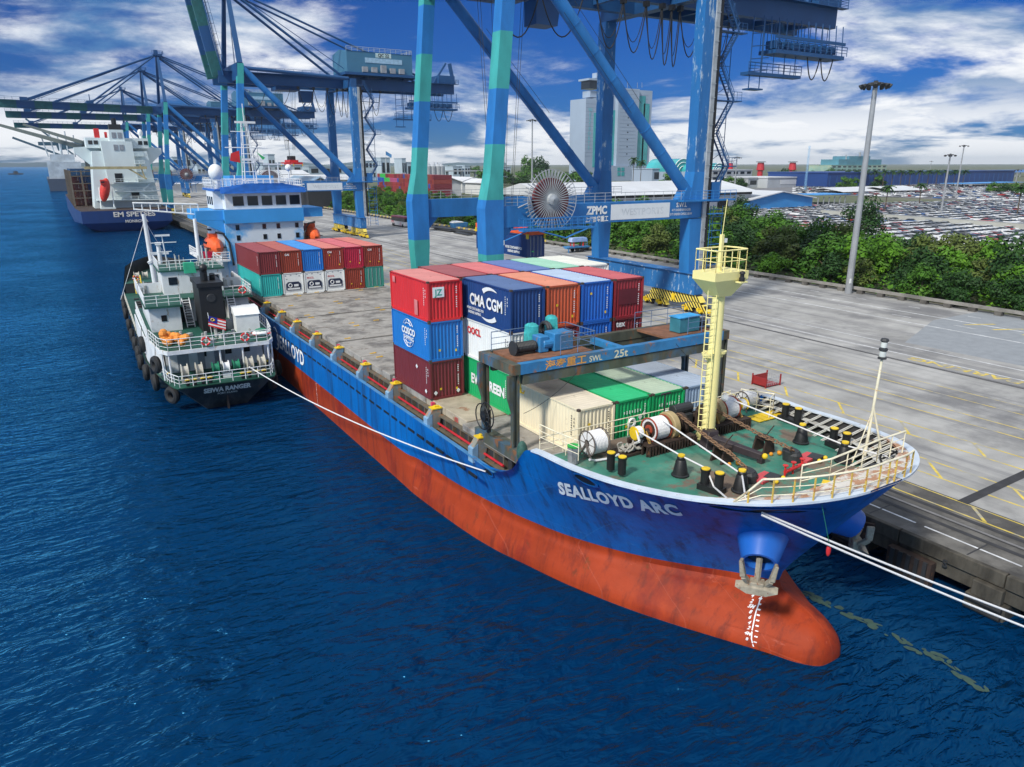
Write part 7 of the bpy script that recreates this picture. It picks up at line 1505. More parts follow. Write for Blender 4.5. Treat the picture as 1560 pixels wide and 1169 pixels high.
for sx, lb in ((-1, 'orange enclosed lifeboat on davits at the left side of the bridge'), (1, 'red enclosed lifeboat on davits at the shore side of the bridge')):
    x = 18.9 if sx < 0 else 32.9; y = 113; z = 10.3 if sx < 0 else 11.2
    t = thing('lifeboat', lb, 'lifeboat', (x, y, z)); b = MB(); b.sphere((x, y, z), 1.25, 1, 3.0, 1.15, 14, 10); b.bx(x-.7, y-1.2, z+1.2, x+.6, y+.2, z+1.75); b.build('hull', mat('lifeboat_orange', (.85, .13, .03), .4), t, smooth=True)
    b = MB(); b.bx(x-1.28, y-2.6, z-.1, x+1.28, y+2.6, z-.02); b.build('fender_band', DARK, t); b = MB(); [b.box((x-1.1*1, y+q, z+.55), (.3, .5, .3)) for q in (-1, 0, 1)]; b.build('window', GLASS, t)
    b = MB()
    for yy in (y-3, y+3): b.path([(x-sx*1.9, yy, z-2.6), (x-sx*1.6, yy, z+.6), (x-sx*.9, yy, z+1.9), (x+sx*.1, yy, z+2.1)], .16, 6)
    b.build('lifeboat_davit', DARK, ship)
b = MB(); b.bx(16.8, Y_-1, 8.4, 20.2, Y_+12, 8.6); b.rail([(16.9, Y_+12, 8.6), (16.9, Y_-1, 8.6), (20.2, Y_-1, 8.6)], 1.1, 1.2, .05); b.tube((17.2, Y_-.5, 4.3), (17.2, Y_-.5, 8.4), .12); b.bx(18.0, Y_+1, 4.3, 20.2, Y_+10, 8.4); b.build('boat_deck', WHITE, hs)
b = MB(); [b.tube((17.4+k*.5, Y_+k*1.2, 8.6), (17.6+k*.5, Y_+k*1.1, 10.4), .12) for k in range(5)]; b.bx(17.6, Y_+2, 8.6, 19.8, Y_+3, 9.4); b.build('boat_deck_gear', RUSTY, hs)
b = MB(); b.bx(23.5, Y_+10, 14.6, 30, Y_+15, 21); b.build('funnel_casing', BRB, hs)
for o in [wh]+list(wh.children)+[q for q in hs.children if q.name.split('.')[0] in ('monkey_island_rail', 'satellite_dome', 'radar_mast', 'antenna', 'funnel_casing')]+[q for q in COL.objects if q.name in ('red_flag', 'green_pennant')]:
    for v in o.data.vertices: v.co.z -= 1.18
# ropes and stays near the lattice gangway left of the bridge
t = thing('gangway_mast', 'white signal mast with a long white gangway arm standing left of the bridge', 'mast', (14.4, 97, 0))
# gangway mast (top-level thing made above)
b = MB(); b.tube((14.4, 97, 3.0), (14.4, 97, 15.2), .32, .2, n=12); b.build('pole', WHITE, t)
b = MB(); b.prism([(14.5, 96.9, 11.3), (16.0, 96.9, 11.2), (15.7, 96.9, 10.2), (14.5, 96.9, 10.4)], (0, .04, 0)); fo = b.build('red_flag', mat('flag_red', (.62, .01, .06), .6), None); tag(fo, 'bright red flag flying from the white mast left of the orange lifeboat', 'flag')
ga2 = thing('stores_crane_arm', 'white lattice boom reaching over the water from the left side of the bridge', 'boom', (17, 118, 16)); P0, P1 = at(310, 345, y=112), at(262, 347, y=112); b = MB()
P0 = Vector((17.2, 112, 16.2)); P1 = Vector((9.2, 112, 16.6))
for dz, dy in ((0, -.5), (0, .5), (-1.4, -.5), (-1.4, .5)): b.tube(P0+Vector((0, dy, dz)), P1+Vector((0, dy, dz*.6)), .09, n=5)
for k in range(9):
    a = P0.lerp(P1, k/8); b.tube(a+Vector((0, -.5, 0)), a+Vector((0, -.5, -1.4+.06*k)), .06, n=4); b.tube(a+Vector((0, .5, 0)), a+Vector((0, -.5, 0)), .06, n=4)
b.build('lattice', WHITE, ga2)
# ---------------------------------------------------------------- tanker alongside
tk = thing('bunker_tanker', 'small black and white bunker tanker with tall black funnel lying alongside the container ship', 'tanker', (0, 0, 0))
THB = mat('tanker_black_hull', (.018, .018, .02), .5, var=.3, rust=.3, rs=1.2, rc=(.12, .06, .03), streak=.4, c2=(.10, .09, .08), c2amt=.5); TW_ = mat('tanker_white', (.70, .72, .73), .5, var=.14, rust=.42, rs=1.8, streak=.4, rc=(.4, .28, .18)); TG = mat('tanker_green_deck', (.010, .085, .058), .6, var=.35, vs=1, rust=.25)
def thw(y, z):   # half breadth
    f = 1.0
    if y < 12: f = .70+.30*(y/12)**.6
    if y > 52: f = max(0, 1-((y-52)/25)**2.1)
    w_ = 5.9*f
    if z < 2.5: w_ *= (.93 if y > 8 else .42+.51*min(1, max(0, z)/2.5+.0)+.0) if y < 12 else (1-.06*(2.5-z)/2.5)
    return max(w_, .0)
ysT = [0, .6, 1.6, 3, 5, 8, 12, 18, 26, 36, 46, 52, 58, 63, 67, 70, 73, 75.2, 76.6, 77]
def tz(y): return 2.7 if y < 58 else 2.7+min(2.6, (y-58)*.5)
b = MB()
for sg in (1, -1):
    rows = []
    for f in (-.8, .0, .6, 1.4, 2.1, 1e9):
        row = []
        for y in ysT:
            zt_ = tz(y); z = min(f, zt_); yy = y+ (1.7*(1-max(0, z)/2.7) if y < 3 else 0)*(1-y/3 if y < 3 else 0); row.append((-sg*thw(y, z), yy, z))
        rows.append(row)
    b.cm = 1; b.grid(rows[:2], flip=sg < 0); b.cm = 0; b.grid(rows[1:], flip=sg < 0)
# transom
rows = [[(thw(0, z)*k, 1.7*(1-max(0, z)/2.7), z) for k in (-1, -.5, 0, .5, 1)] for z in (-.8, 0, .6, 1.4, 2.1, 2.7)]
b.cm = 0; b.grid(rows, flip=False)
b.build('hull', [THB, HULLR], tk, smooth=False)
b = MB(); L_ = [(-thw(y, 9), y) for y in ysT if y <= 60]; b.grid([[(x+.05, y, 2.62) for x, y in L_], [(-x-.05, y, 2.62) for x, y in L_]]); b.build('main_deck', TG, tk)
L_ = [(-thw(y, 9), y) for y in ysT if y >= 58]; b = MB(); b.grid([[(x*.97, y, 4.1) for x, y in L_], [(-x*.97, y, 4.1) for x, y in L_]]); b.build('bow_deck', TG, tk)
b = MB(); q = [(-thw(58, 9)+.2, 58.0, 2.65), (thw(58, 9)-.2, 58.0, 2.65), (thw(58, 9)-.2, 58.0, 4.1), (-thw(58, 9)+.2, 58.0, 4.1)]; b.prism(q, (0, .1, 0)); b.build('bow_bulkhead', DARK, tk)
b = MB(); put_text(b, 'SEIWA RANGER', (0, .0, 0), (1, 0, 0), (0, 0, 1), .66, .05, .86, fn=lambda p: Vector((p.x, 1.7*(1-(p.z+1.85)/2.7)-.05, p.z+1.85))); put_text(b, 'PORT KLANG', (0, 0, 0), (1, 0, 0), (0, 0, 1), .28, .01, 1.0, fn=lambda p: Vector((p.x, 1.7*(1-(p.z+1.5)/2.7)-.05, p.z+1.5))); b.build('stern_lettering', mat('tanker_letters', (.75, .70, .6), .6, rust=.3, rc=(.7, .3, .05), rs=1.2), tk)
b = MB(); b.bx(-.08, .9, -.3, .08, 1.35, 1.3); b.build('rudder_stock', RUSTY, tk)
# stern deck rail, bollards, winches
b = MB(); P = [(-5.0, 6, 2.7), (-4.55, 2.0, 2.7), (-3.9, .35, 2.7), (3.9, .35, 2.7), (4.55, 2.0, 2.7), (5.0, 6, 2.7)]; b.rail(P, 1.0, 1.1, .035); b.build('stern_rail', TW_, tk)
b = MB(); [b.lathe((x, y, 2.7), [(.16, 0), (.16, .45), (.01, .46)], 10) for x, y in ((-3.2, .8), (-2.6, .8), (-1.9, .8), (-1.3, .8), (1.5, .8), (2.1, .8), (2.8, .8), (3.4, .8), (-4.4, 4), (4.4, 4))]; bb2 = b.build('stern_bollards', BLACK, tk); b = MB(); [b.lathe((x, y, 3.17), [(.24, 0), (.24, .07), (.01, .08)], 12) for x, y in ((-3.2, .8), (-2.6, .8), (-1.9, .8), (-1.3, .8), (1.5, .8), (2.1, .8), (2.8, .8), (3.4, .8), (-4.4, 4), (4.4, 4))]; b.build('bollard_tops', YEL, bb2)
OLDR = mat('old_rope_pale', (.50, .48, .42), .9)
for x, g in ((-3.2, 0), (-2.0, 0), (-.6, 1), (.3, 2), (1.2, 1), (2.4, 0), (3.5, 0)):
    b = MB(); m_ = OLDR if g == 0 else (GREEN if g == 1 else WHITE); r_ = .62 if g == 0 else .5
    b.lathe((x-.28, 2.1, 3.65), [(.1, 0), (r_*1.15, 0), (r_*1.15, .04), (r_*.8, .06), (r_*.8, .5), (r_*1.15, .52), (r_*1.15, .56), (.1, .56)], 18, (1, 0, 0)); b.bx(x-.35, 1.8, 2.7, x+.35, 2.4, 3.1); b.build('stern_winch', m_, tk)
# poop house, boat deck, upper house, wheelhouse
b = MB(); b.bx(-4.4, 6.0, 2.65, 4.4, 26, 5.2); b.build('poop_house', TW_, tk)
b = MB(); [b.bx(x, 5.9, 2.7, x+w_, 6.05, 2.7+h_) for x, w_, h_ in ((-3.4, 1.0, 2.0), (-.1, .9, 2.0), (1.9, .5, .5), (-1.6, .6, 1.9))]; b.build('door', GREY, tk); b = MB(); [b.bx(x, 5.95, 3.9, x+.6, 6.02, 4.4) for x in (-1.4, .9, 2.6)]; b.build('window', GLASS, tk)
b = MB(); P = [(-5.0, 3.6), (-4.4, 2.4), (4.4, 2.4), (5.0, 3.6), (5.5, 8), (5.6, 26), (-5.6, 26), (-5.5, 8)]; b.prism([(x, y, 5.2) for x, y in P], (0, 0, .35)); b.build('boat_deck', TW_, tk); b = MB(); b.prism([(x*.97, y*1+.12, 5.56) for x, y in P], (0, 0, .02)); b.build('boat_deck_paint', TG, tk)
b = MB(); b.rail([(-5.4, 8, 5.55), (-4.9, 3.6, 5.55), (-4.3, 2.5, 5.55), (4.3, 2.5, 5.55), (4.9, 3.6, 5.55), (5.4, 8, 5.55), (5.5, 25, 5.55)], 1.05, 1.0, .035); b.rail([(-5.5, 8, 5.55), (-5.5, 25, 5.55)], 1.05, 1.2, .035); b.build('boat_deck_rail', TW_, tk)
b = MB(); [b.tube((x, y, 2.7), (x, y, 5.2), .09, n=6) for x, y in ((-4.8, 3.5), (-4.3, 2.6), (4.3, 2.6), (4.8, 3.5), (0, 2.6), (2, 2.6), (-5.2, 8), (5.2, 8))]; b.build('deck_pillar', TW_, tk)
b = MB(); b.bx(-4.9, 11.5, 5.55, -2.1, 24, 8.0); b.bx(2.9, 14, 5.55, 4.9, 24, 8.0); b.bx(-2.1, 15.5, 5.55, 3.0, 24, 8.0); b.build('upper_house', TW_, tk)
b = MB(); [b.bx(x, y-.05, 6.6, x+.5, y+.02, 7.2) for x, y in ((-3.9, 11.5), (-1.8, 15.5), (3.6, 14.0))]; b.bx(-1.9, 15.45, 5.6, -1.2, 15.52, 7.5); b.bx(2.0, 15.45, 5.6, 2.7, 15.52, 7.5); b.build('window', GLASS, tk)
b = MB(); P = [(-5.3, 11.0), (-1.9, 11.0), (-1.9, 14.8), (2.4, 14.8), (2.4, 13.4), (5.3, 13.4), (5.3, 25), (-5.3, 25)]; b.prism([(x, y, 8.0) for x, y in P], (0, 0, .2)); b.build('upper_deck', TG, tk)
b = MB(); b.rail([(-5.2, 25, 8.2), (-5.2, 11.1, 8.2), (-2.0, 11.1, 8.2)], 1.05, 1.0, .035); b.rail([(2.5, 13.5, 8.2), (5.2, 13.5, 8.2), (5.2, 25, 8.2)], 1.05, 1.0, .035); b.build('upper_deck_rail', TW_, tk)
b = MB(); b.bx(-5.3, 19.9, 8.2, -3.0, 20, 9.3); b.bx(3.2, 19.9, 8.2, 5.3, 20, 9.3); b.bx(-5.3, 20, 8.2, -5.2, 25, 9.3); b.bx(5.2, 20, 8.2, 5.3, 25, 9.3); b.build('wing_bulwark', TW_, tk)
b = MB(); b.bx(-2.9, 18, 8.2, 3.1, 24, 10.6); wh2 = b.build('wheelhouse', TW_, tk); b = MB(); [b.bx(x, 17.95, 9.2, x+.85, 18.05, 10.0) for x in (-2.3, 1.9)]; b.build('window', GLASS, wh2)
b = MB(); b.bx(-3.2, 17.8, 10.6, 3.4, 24.4, 10.75); b.build('wheelhouse_roof', TG, wh2); b = MB(); b.rail([(-3.1, 24, 10.75), (-3.1, 17.9, 10.75), (3.3, 17.9, 10.75), (3.3, 24, 10.75)], 1.0, 1.0, .035); b.build('roof_rail', TW_, wh2)
b = MB(); b.prism([(-.7, 17.3, 10.4), (.5, 17.3, 10.4), (.3, 17.3, 11.5), (-.7, 17.3, 11.5)], (0, .8, 0)); b.build('green_vent', mat('vent_green', (.04, .45, .25), .5), tk)
# funnel
b = MB(); b.bx(-.5, 8.6, 5.55, 1.65, 13.4, 10.4); b.bx(-.65, 8.45, 10.1, 1.8, 13.5, 10.5); b.tube((.3, 10.2, 10.4), (.3, 10.1, 11.7), .34, n=12); b.tube((1.1, 10.6, 10.4), (1.1, 10.4, 11.1), .27, n=10); b.sphere((.3, 9.9, 11.8), .4); fn = b.build('funnel', BLACK, tk); b = MB(); b.lathe((.55, 8.6, 9.0), [(.05, 0), (.38, .0), (.42, -.05), (.38, -.08), (.05, -.08)], 14, (0, 1, 0)); b.build('funnel_vent', DARK, fn)
# ladders
b = MB(); b.ladder((-1.2, 12.2, 5.6), (-1.2, 14.9, 8.2), .7, (1, 0, 0), .06, .3); b.ladder((3.0, 11.2, 5.6), (3.0, 13.5, 8.2), .7, (1, 0, 0), .06, .3); b.build('stair', TW_, tk); b = MB()
for (x0_, y0_, y1_) in ((-1.2, 12.2, 14.9), (3.0, 11.2, 13.5)): [b.box((x0_, y0_+(y1_-y0_)*k/9, 5.75+2.4*k/9), (.6, .22, .04)) for k in range(10)]
b.build('stair_treads', DARK, tk)
b = MB(); b.bx(2.4, 7.2, 5.56, 4.6, 9.6, 7.3); b.prism([(2.3, 7.1, 7.3), (2.3, 9.7, 7.3), (2.3, 9.7, 7.9), (2.3, 8.0, 7.9)], (2.4, 0, 0)); b.build('deck_locker', WHITE, tk)
b = MB(); b.bx(1.8, 9.3, 5.56, 3.0, 10.6, 6.4); b.build('steel_tank', GREY, tk)
b = MB(); rr = random.Random(51)
for k in range(46):
    x, y, z = rr.uniform(-4.3, 4.3), rr.uniform(3.6, 9.3), 5.58
    if abs(x-.5) < 1.1 and y > 7 or (x > 2.2 and y > 6.8) or (x < -1.9 and 2.2 < y < 6): continue
    (b.box((x, y, z+.15), (rr.uniform(.15, .6), rr.uniform(.15, .5), rr.uniform(.12, .5)), rr.random()) if k % 2 else b.tube((x, y, z), (x, y, z+rr.uniform(.3, 1.0)), rr.uniform(.05, .16), n=7))
for k in range(30): x, y = rr.choice((-5.0, -4.4, 4.3, 5.0, -3.0, 3.6))+rr.uniform(-.2, .2), rr.uniform(19.5, 24.5); b.tube((x, y, 8.2), (x, y, 8.5+rr.random()*.9), rr.uniform(.06, .2), n=7)
for k in range(14): x, y = rr.uniform(-2.6, 2.8), rr.uniform(18.5, 23.5); b.tube((x, y, 10.75), (x, y, 11.0+rr.random()*1.6), rr.uniform(.03, .12), n=6)
b.build('deck_vents', mat('dirty_pale_fittings', (.42, .43, .42), .6, rust=.4, var=.4), tk)
b = MB(); b.path([(-1.8, 23, 10.8), (-2.0, 23, 14.0)], .07, 6); b.tube((-3.2, 23, 13.2), (-.6, 23, 13.2), .05); b.tube((-2.6, 23, 12.2), (-1.2, 23, 12.2), .05); b.bx(-2.7, 22.8, 13.9, -1.2, 22.95, 14.1); b.tube((1.8, 22, 10.8), (1.8, 22, 12.8), .06); b.build('radar_post', TW_, tk)
b = MB(); rr = random.Random(52)
for k in range(60): x, y = rr.uniform(-5, 5), rr.uniform(27, 56); b.box((x, y, 2.9+rr.random()*.3), (rr.uniform(.2, .9), rr.uniform(.2, .9), rr.uniform(.3, .9)), rr.random())
for k in range(24): a = Vector((rr.uniform(-5, 5), rr.uniform(28, 54), 3.0)); c = a+Vector((rr.uniform(-3, 3), rr.uniform(-3, 3), rr.uniform(0, .5))); b.tube(a, c, .08, n=5)
b.build('deck_fittings', mat('dark_deck_fittings', (.05, .05, .045), .7, rust=.5, var=.5), tk)
# lifebuoys, liferafts, rescue boat
def buoy(x, y, z, lb):
    o = thing('lifebuoy', lb, 'lifebuoy', (x, y, z)); b = MB(); b.torus((x, y, z), .34, .09, (0, 1, 0), 20, 8); b.build('ring', RED, o, smooth=True); b = MB(); [b.torus((x, y, z), .34, .1, (0, 1, 0), 20, 8)]; 
    b.f = [f for i, f in enumerate(b.f) if (i % 20) % 5 == 0]; b.m = b.m[:len(b.f)]; b.build('white_band', WHITE, o); return o
movers = [tk]
for x, y, z, lb in ((-1.1, 2.32, 6.15, 'left lifebuoy of the two on the tanker stern rail'), (2.3, 2.32, 6.15, 'right lifebuoy of the two on the tanker stern rail'), (4.3, 13.3, 8.8, 'lifebuoy on the upper deck rail of the tanker beside the ship'), (-3.8, 57.5, 4.9, 'lifebuoy on the bow bulwark of the tanker at the left'), (2.6, 57.5, 4.9, 'lifebuoy on the bow bulwark of the tanker at the right')): movers.append(buoy(x, y, z, lb))
b = MB(); rr = random.Random(12)
for k in range(16): b.sphere((-4.4+rr.random()*2.0, 3.6+rr.random()*3.0, 5.85+rr.random()*.7), .36, 1, 1.2, .9, 8, 6)
o = b.build('orange_bundle', mat('bundle_orange', (.75, .27, .04), .7, var=.5, vs=3, bump=.6)); tag(o, 'heap of orange floats and covers on the tanker boat deck at the left', 'floats'); movers.append(o)
o = thing('rescue_boat', 'small white and red workboat stowed on the tanker stern rail at the right', 'boat', (4.1, 4.2, 5.7)); b = MB(); b.sphere((4.1, 4.2, 6.0), .5, 1.7, 1.3, .6, 12, 8); b.build('hull', WHITE, o, smooth=True); b = MB(); b.bx(3.3, 3.65, 5.92, 4.9, 4.75, 6.02); b.build('red_stripe', RED, o); b = MB(); b.sphere((4.1, 4.2, 6.25), .4, 1.5, 1.2, .5); b.build('net_cover', GREEN, o); movers.append(o)
o = thing('stern_flagpole', 'flagpole with a striped blue red and white flag before the tanker funnel', 'flag', (0, 8.0, 5.55)); b = MB(); b.tube((.0, 6.6, 5.55), (-.2, 6.3, 8.0), .04, n=6); b.build('pole', WHITE, o)
b = MB(); F0 = Vector((-.15, 6.35, 7.7)); ux, uz = Vector((.93, -.1, -.35)), Vector((.12, 0, 1))
for k in range(7):
    b.cm = k % 2; z0 = -k*.14; b.prism([F0+uz*z0, F0+ux*1.6+uz*z0, F0+ux*1.6+uz*(z0-.14), F0+uz*(z0-.14)], (0, .02, 0))
b.build('flag_stripes', [RED, WHITE], o); b = MB(); b.prism([F0+uz*.01+Vector((0, -.02, 0)), F0+ux*.8+uz*.01+Vector((0, -.02, 0)), F0+ux*.8-uz*.56+Vector((0, -.02, 0)), F0-uz*.56+Vector((0, -.02, 0))], (0, .01, 0)); b.build('flag_canton', mat('flag_navy', (.01, .02, .3), .6), o)
b = MB(); b.torus(F0+ux*.35-uz*.28+Vector((0, -.03, 0)), .13, .035, (0, 1, 0), 14, 4); b.sphere(F0+ux*.52-uz*.28+Vector((0, -.03, 0)), .08); b.build('flag_emblem', YEL, o); movers.append(o)
# masts and cargo deck
b = MB(); b.tube((-1.6, 50, 2.7), (-1.9, 50, 14.8), .42, .26, n=12); m1 = b.build('cargo_mast', TW_, tk); b = MB(); b.tube((-1.75, 50, 8), (-1.9, 50, 8.3), .5, n=10); [b.tube((-1.9, 50, 14), (-1.9+q*5, 51+q, 3), .03, n=4) for q in (-.9, .9)]; b.build('stays', TW_, m1)
b = MB(); b.tube((-2.2, 27, 2.7), (-2.2, 27, 12.6), .34, .22, n=10); b.bx(-3.2, 26.9, 11.5, -1.2, 27.1, 11.8); b.bx(-2.5, 26.7, 12.6, -1.9, 27.3, 12.9); b.build('signal_mast', TW_, tk)
b = MB(); rr = random.Random(31)
for k in range(9): x = -4+k; b.tube((x, 27, 3.1), (x+.0, 50, 3.1), .11, n=6)
for k in range(26): x, y = rr.uniform(-4.5, 4.5), rr.uniform(28, 52); b.tube((x, y, 2.7), (x, y, 3.3+rr.random()*.7), .12+.15*rr.random(), n=8)
for k in range(5): b.tube((-4.8, 30+k*4.5, 3.25), (4.8, 30+k*4.5, 3.25), .13, n=6)
b.build('cargo_pipes', DARK, tk)
b = MB(); [b.lathe((x-.4, 62, 4.75), [(.1, 0), (.6, 0), (.6, .05), (.42, .08), (.42, .65), (.6, .7), (.6, .75), (.1, .75)], 16, (1, 0, 0)) for x in (-3.4, -2.2, .8, 2.0)]; b.build('bow_winch', OLDR, tk)
b = MB(); rw = []; 
for sg in (-1, 1):
    A_ = [(sg*thw(y, 9), y, tz(y)) for y in ysT if y >= 55]; b.grid([A_, [(x, y, z+.9 if y > 57 else z+.1) for x, y, z in A_]]); b.grid([[(x*.985, y-.05, z) for x, y, z in A_], [(x*.985, y-.05, z+.9 if y > 57 else z+.1) for x, y, z in A_]])
b.build('bow_bulwark', DARK, tk)
b = MB()
for sg in (-1, 1):
    b.rail([(sg*(thw(y, 9)-.1), y, 2.7) for y in (26, 36, 46, 52)], 1.0, 2.0, .04)
b.build('side_rail', OLDR, tk)
b = MB(); b.ladder((-3.6, 56.5, 2.7), (-3.6, 57.8, 5.3), .9, (1, 0, 0), .09, .35); b.ladder((1.4, 56.5, 2.7), (1.4, 57.8, 5.3), .9, (1, 0, 0), .09, .35); b.build('yellow_ladder', YEL, tk)
b = MB()
for sg in (-1, 1): b.prism([(sg*4.45, 6, 2.7), (sg*5.2, 7, 2.7), (sg*5.6, 11, 2.7), (sg*5.6, 11, 5.2), (sg*5.4, 7, 5.2), (sg*4.6, 6, 5.2)], (0, .1, 0))
for sg in (-1, 1): b.prism([(sg*5.3, 8, 2.7), (sg*5.75, 12, 2.7), (sg*5.8, 25, 2.7), (sg*5.8, 25, 5.2), (sg*5.7, 12, 5.2), (sg*5.3, 8, 5.2)], (-sg*.1, 0, 0))
b.build('side_plating', TW_, tk)
ty = thing('tyre_fender', 'old black tyre fender hanging on the side of the tanker', 'tyre', (0, 0, 0), 'tyre fenders round the tanker hull'); b = MB(); b.torus((0, 0, 0), .55, .30, (1, 0, 0), 18, 8); b.build('tyre', RUBBER, ty, smooth=True); b = MB(); b.tube((0, 0, .5), (.2, 0, 1.9), .03, n=5); b.build('rope', DARK, ty)
spots = [(-5.45, 7.0, 1.7, 0), (-4.45, 2.6, 1.5, 35), (-6.0, 10.5, 1.9, 0), (-6.2, 15, 1.9, 0), (-6.2, 18, 2.2, 0), (-6.2, 24, 2.0, 0), (-6.2, 30, 1.8, 0), (-6.2, 36, 1.9, 0), (-6.2, 44, 2.0, 0), (-6.1, 50, 2.0, 0), (-6.0, 54, 2.2, 0), (-4.9, 61, 2.8, -20), (4.45, 2.6, 1.5, -35), (5.8, 6.5, 1.7, 0), (6.1, 12, 2, 0), (-5.3, 5.0, 3.9, 20), (-5.9, 13, 4.2, 0)]
for i, (x, y, z, a) in enumerate(spots):
    o = ty if i == 0 else copy_tree(ty); o.location = (x, y, z); o.rotation_euler.z = R(a); movers.append(o)
TA = R(-1.9); M_ = Matrix.Translation((11.0, 67.0, 0)) @ Matrix.Rotation(TA, 4, 'Z')
for o in movers:
    if o.type == 'MESH' and not o.parent: o.matrix_world = M_ @ o.matrix_basis
    else:
        l = M_ @ Vector(o.location); o.location = l; o.rotation_euler.z += TA

# ---------------------------------------------------------------- second container ship, seen from astern
NVY = mat('far_hull_navy', (.012, .04, .15), .45, var=.2, vs=.2, rust=.2, rs=.3, streak=.3, rc=(.1, .06, .08)); FWH = mat('far_ship_white', (.66, .74, .74), .5, var=.1, vs=.2, rust=.2, rs=.35, streak=.25, rc=(.35, .25, .15))
C2x, S2 = 21.0, 280.0; W2 = 14.5; D2 = 6.9
s2 = thing('moored_ship', 'navy hulled container ship with tall white accommodation seen from astern farther along the quay', 'container ship', (C2x, S2, 0))
b = MB(); zs = (-1, 0, 1.2, 3, 5, D2)
def w2(y, z): return W2*min(1, (.93+.07*min(1, y/20)))*(1-(.42*(1-max(0, z)/3.0)**2 if z < 3.0 and y < 25 else 0))*(1 if y < 170 else max(0, 1-((y-170)/50)**2))
yy_ = [0, 8, 20, 60, 120, 170, 190, 205, 215, 220]
for sg in (1, -1):
    rows = [[(C2x-sg*w2(y, z), S2+y+(2.5*(1-max(z, 0)/3) if y == 0 and z < 3 else 0), z) for y in yy_] for z in zs]; b.cm = 1; b.grid(rows[:2], flip=sg < 0); b.cm = 0; b.grid(rows[1:], flip=sg < 0)
b.cm = 0; b.grid([[(C2x+w2(0, z)*k, S2+(2.5*(1-max(z, 0)/3) if z < 3 else 0), z) for k in (-1, -.5, 0, .5, 1)] for z in zs])
b.build('hull', [NVY, HULLR], s2)
b = MB(); b.grid([[(C2x-w2(y, 9), S2+y, D2-.02) for y in yy_], [(C2x+w2(y, 9), S2+y, D2-.02) for y in yy_]]); b.build('deck', RUSTY, s2)
b = MB(); put_text(b, 'EM SPETSES', (C2x+2.0, S2-.08, 4.9), (1, 0, 0), (0, 0, 1), 2.2, .03, 1.15); put_text(b, 'MONROVIA', (C2x+2.4, S2-.08, 2.9), (1, 0, 0), (0, 0, 1), 1.3, .02, 1.0); put_text(b, 'IMO 9221815', (C2x+2.4, S2-.06, 1.9), (1, 0, 0), (0, 0, 1), .5, .01, 1.0) if False else None
b.build('stern_lettering', mat('far_letters', (.72, .66, .58), .6), s2)
hb = C2x+2; HY = S2+18
b = MB(); b.prism([(hb-10.5, HY, D2), (hb+10.5, HY, D2), (hb+8.3, HY, 26), (hb-8.8, HY, 26)], (0, 16, 0)); hh = b.build('accommodation', FWH, s2)
b = MB(); b.prism([(hb-5.2, HY-1.5, 15), (hb+4.2, HY-1.5, 15), (hb+3.8, HY-1.5, 29.2), (hb-5.8, HY-1.5, 29.2)], (0, 4, 0)); b.prism([(hb-3.0, HY-1, 29.2), (hb+1.8, HY-1, 29.2), (hb+1.6, HY-1, 33), (hb-2.6, HY-1, 33)], (0, 5, 0)); b.build('casing', FWH, hh)
b = MB(); b.prism([(hb-13.8, HY+6, 25.4), (hb+13.8, HY+6, 25.4), (hb+13.8, HY+6, 27.2), (hb+9, HY+6, 27.6), (hb-9, HY+6, 27.6), (hb-13.8, HY+6, 27.2)], (0, 5, 0)); b.prism([(hb-13.8, HY+6, 25.4), (hb-8, HY+6, 25.4), (hb-8, HY+6, 20)], (0, 4, 0)); b.prism([(hb+13.8, HY+6, 25.4), (hb+8, HY+6, 25.4), (hb+8, HY+6, 20)], (0, 4, 0)); b.build('bridge_wing', FWH, hh)
b = MB(); b.bx(hb-10, HY+3, 27, hb+9.5, HY+14, 30.4); b.build('bridge', FWH, hh)
for x in (hb-9.3, hb-7.6, hb+6.2, hb+8.0): b = MB(); b.bx(x, HY+2.9, 28.2, x+1.3, HY+3.05, 29.5); b.build('window', GLASS, hh)
for x in (hb-2.0, hb-.2):
    for z in (26.2, 30.2): b = MB(); b.bx(x, HY-1.65 if z < 29 else HY-1.1, z, x+1.3, HY-1.4 if z < 29 else HY-.95, z+1.9); b.build('window_grille', GREY, hh)
b = MB(); b.bx(hb-2.2, HY+4, 33, hb+1.5, HY+8, 35); b.tube((hb-.3, HY+6, 35), (hb-.3, HY+6, 37), .8); b.build('funnel_top', BLACK, s2); b = MB(); b.bx(hb-7, HY+4, 30.4, hb-5.4, HY+6, 33.5); b.bx(hb-3.8, HY+5, 30.4, hb-3.0, HY+6, 32.4); b.build('signal_post', RED, s2); b = MB(); b.sphere((hb+7.5, HY+5, 32.3), .9, 1, 1, 1.4); b.tube((hb+7.5, HY+5, 30), (hb+7.5, HY+5, 31.5), .5); b.build('satellite_dome', WHITE, s2)
for k, z in enumerate((9.5, 12.4, 15.4)): b = MB(); b.bx(hb-3.8+(-6 if k == 0 else 0), HY-3.2, z, hb+10.4, HY+0, z+.25); b.rail([(hb-3.8, HY-3.1, z+.25), (hb+10.3, HY-3.1, z+.25)], 1.1, 2.2, .07, 1); b.build('balcony', FWH, hh)
for k in range(4): b = MB(); z = 16.5+k*2.6; b.bx(hb+3.9, HY-1.8, z, hb+6.9, HY, z+.2); b.rail([(hb+3.9, HY-1.7, z), (hb+6.9, HY-1.7, z)], 1.1, 1.5, .06); b.build('stair_landing', FWH, hh)
b = MB(); b.beam((hb-2, HY-2.6, 9.7), (hb+1, HY-2.6, 12.4), .3, .5); b.beam((hb+3.8, HY-2.6, 12.4), (hb+7, HY-2.6, 9.7), .3, .5); b.beam((hb+5, HY-2.6, 12.6), (hb+8, HY-2.6, 15.4), .3, .5); b.bx(hb-2.6, HY-.12, 16.0, hb-.4, HY, 18.6); b.build('outside_stairs', FWH, hh)
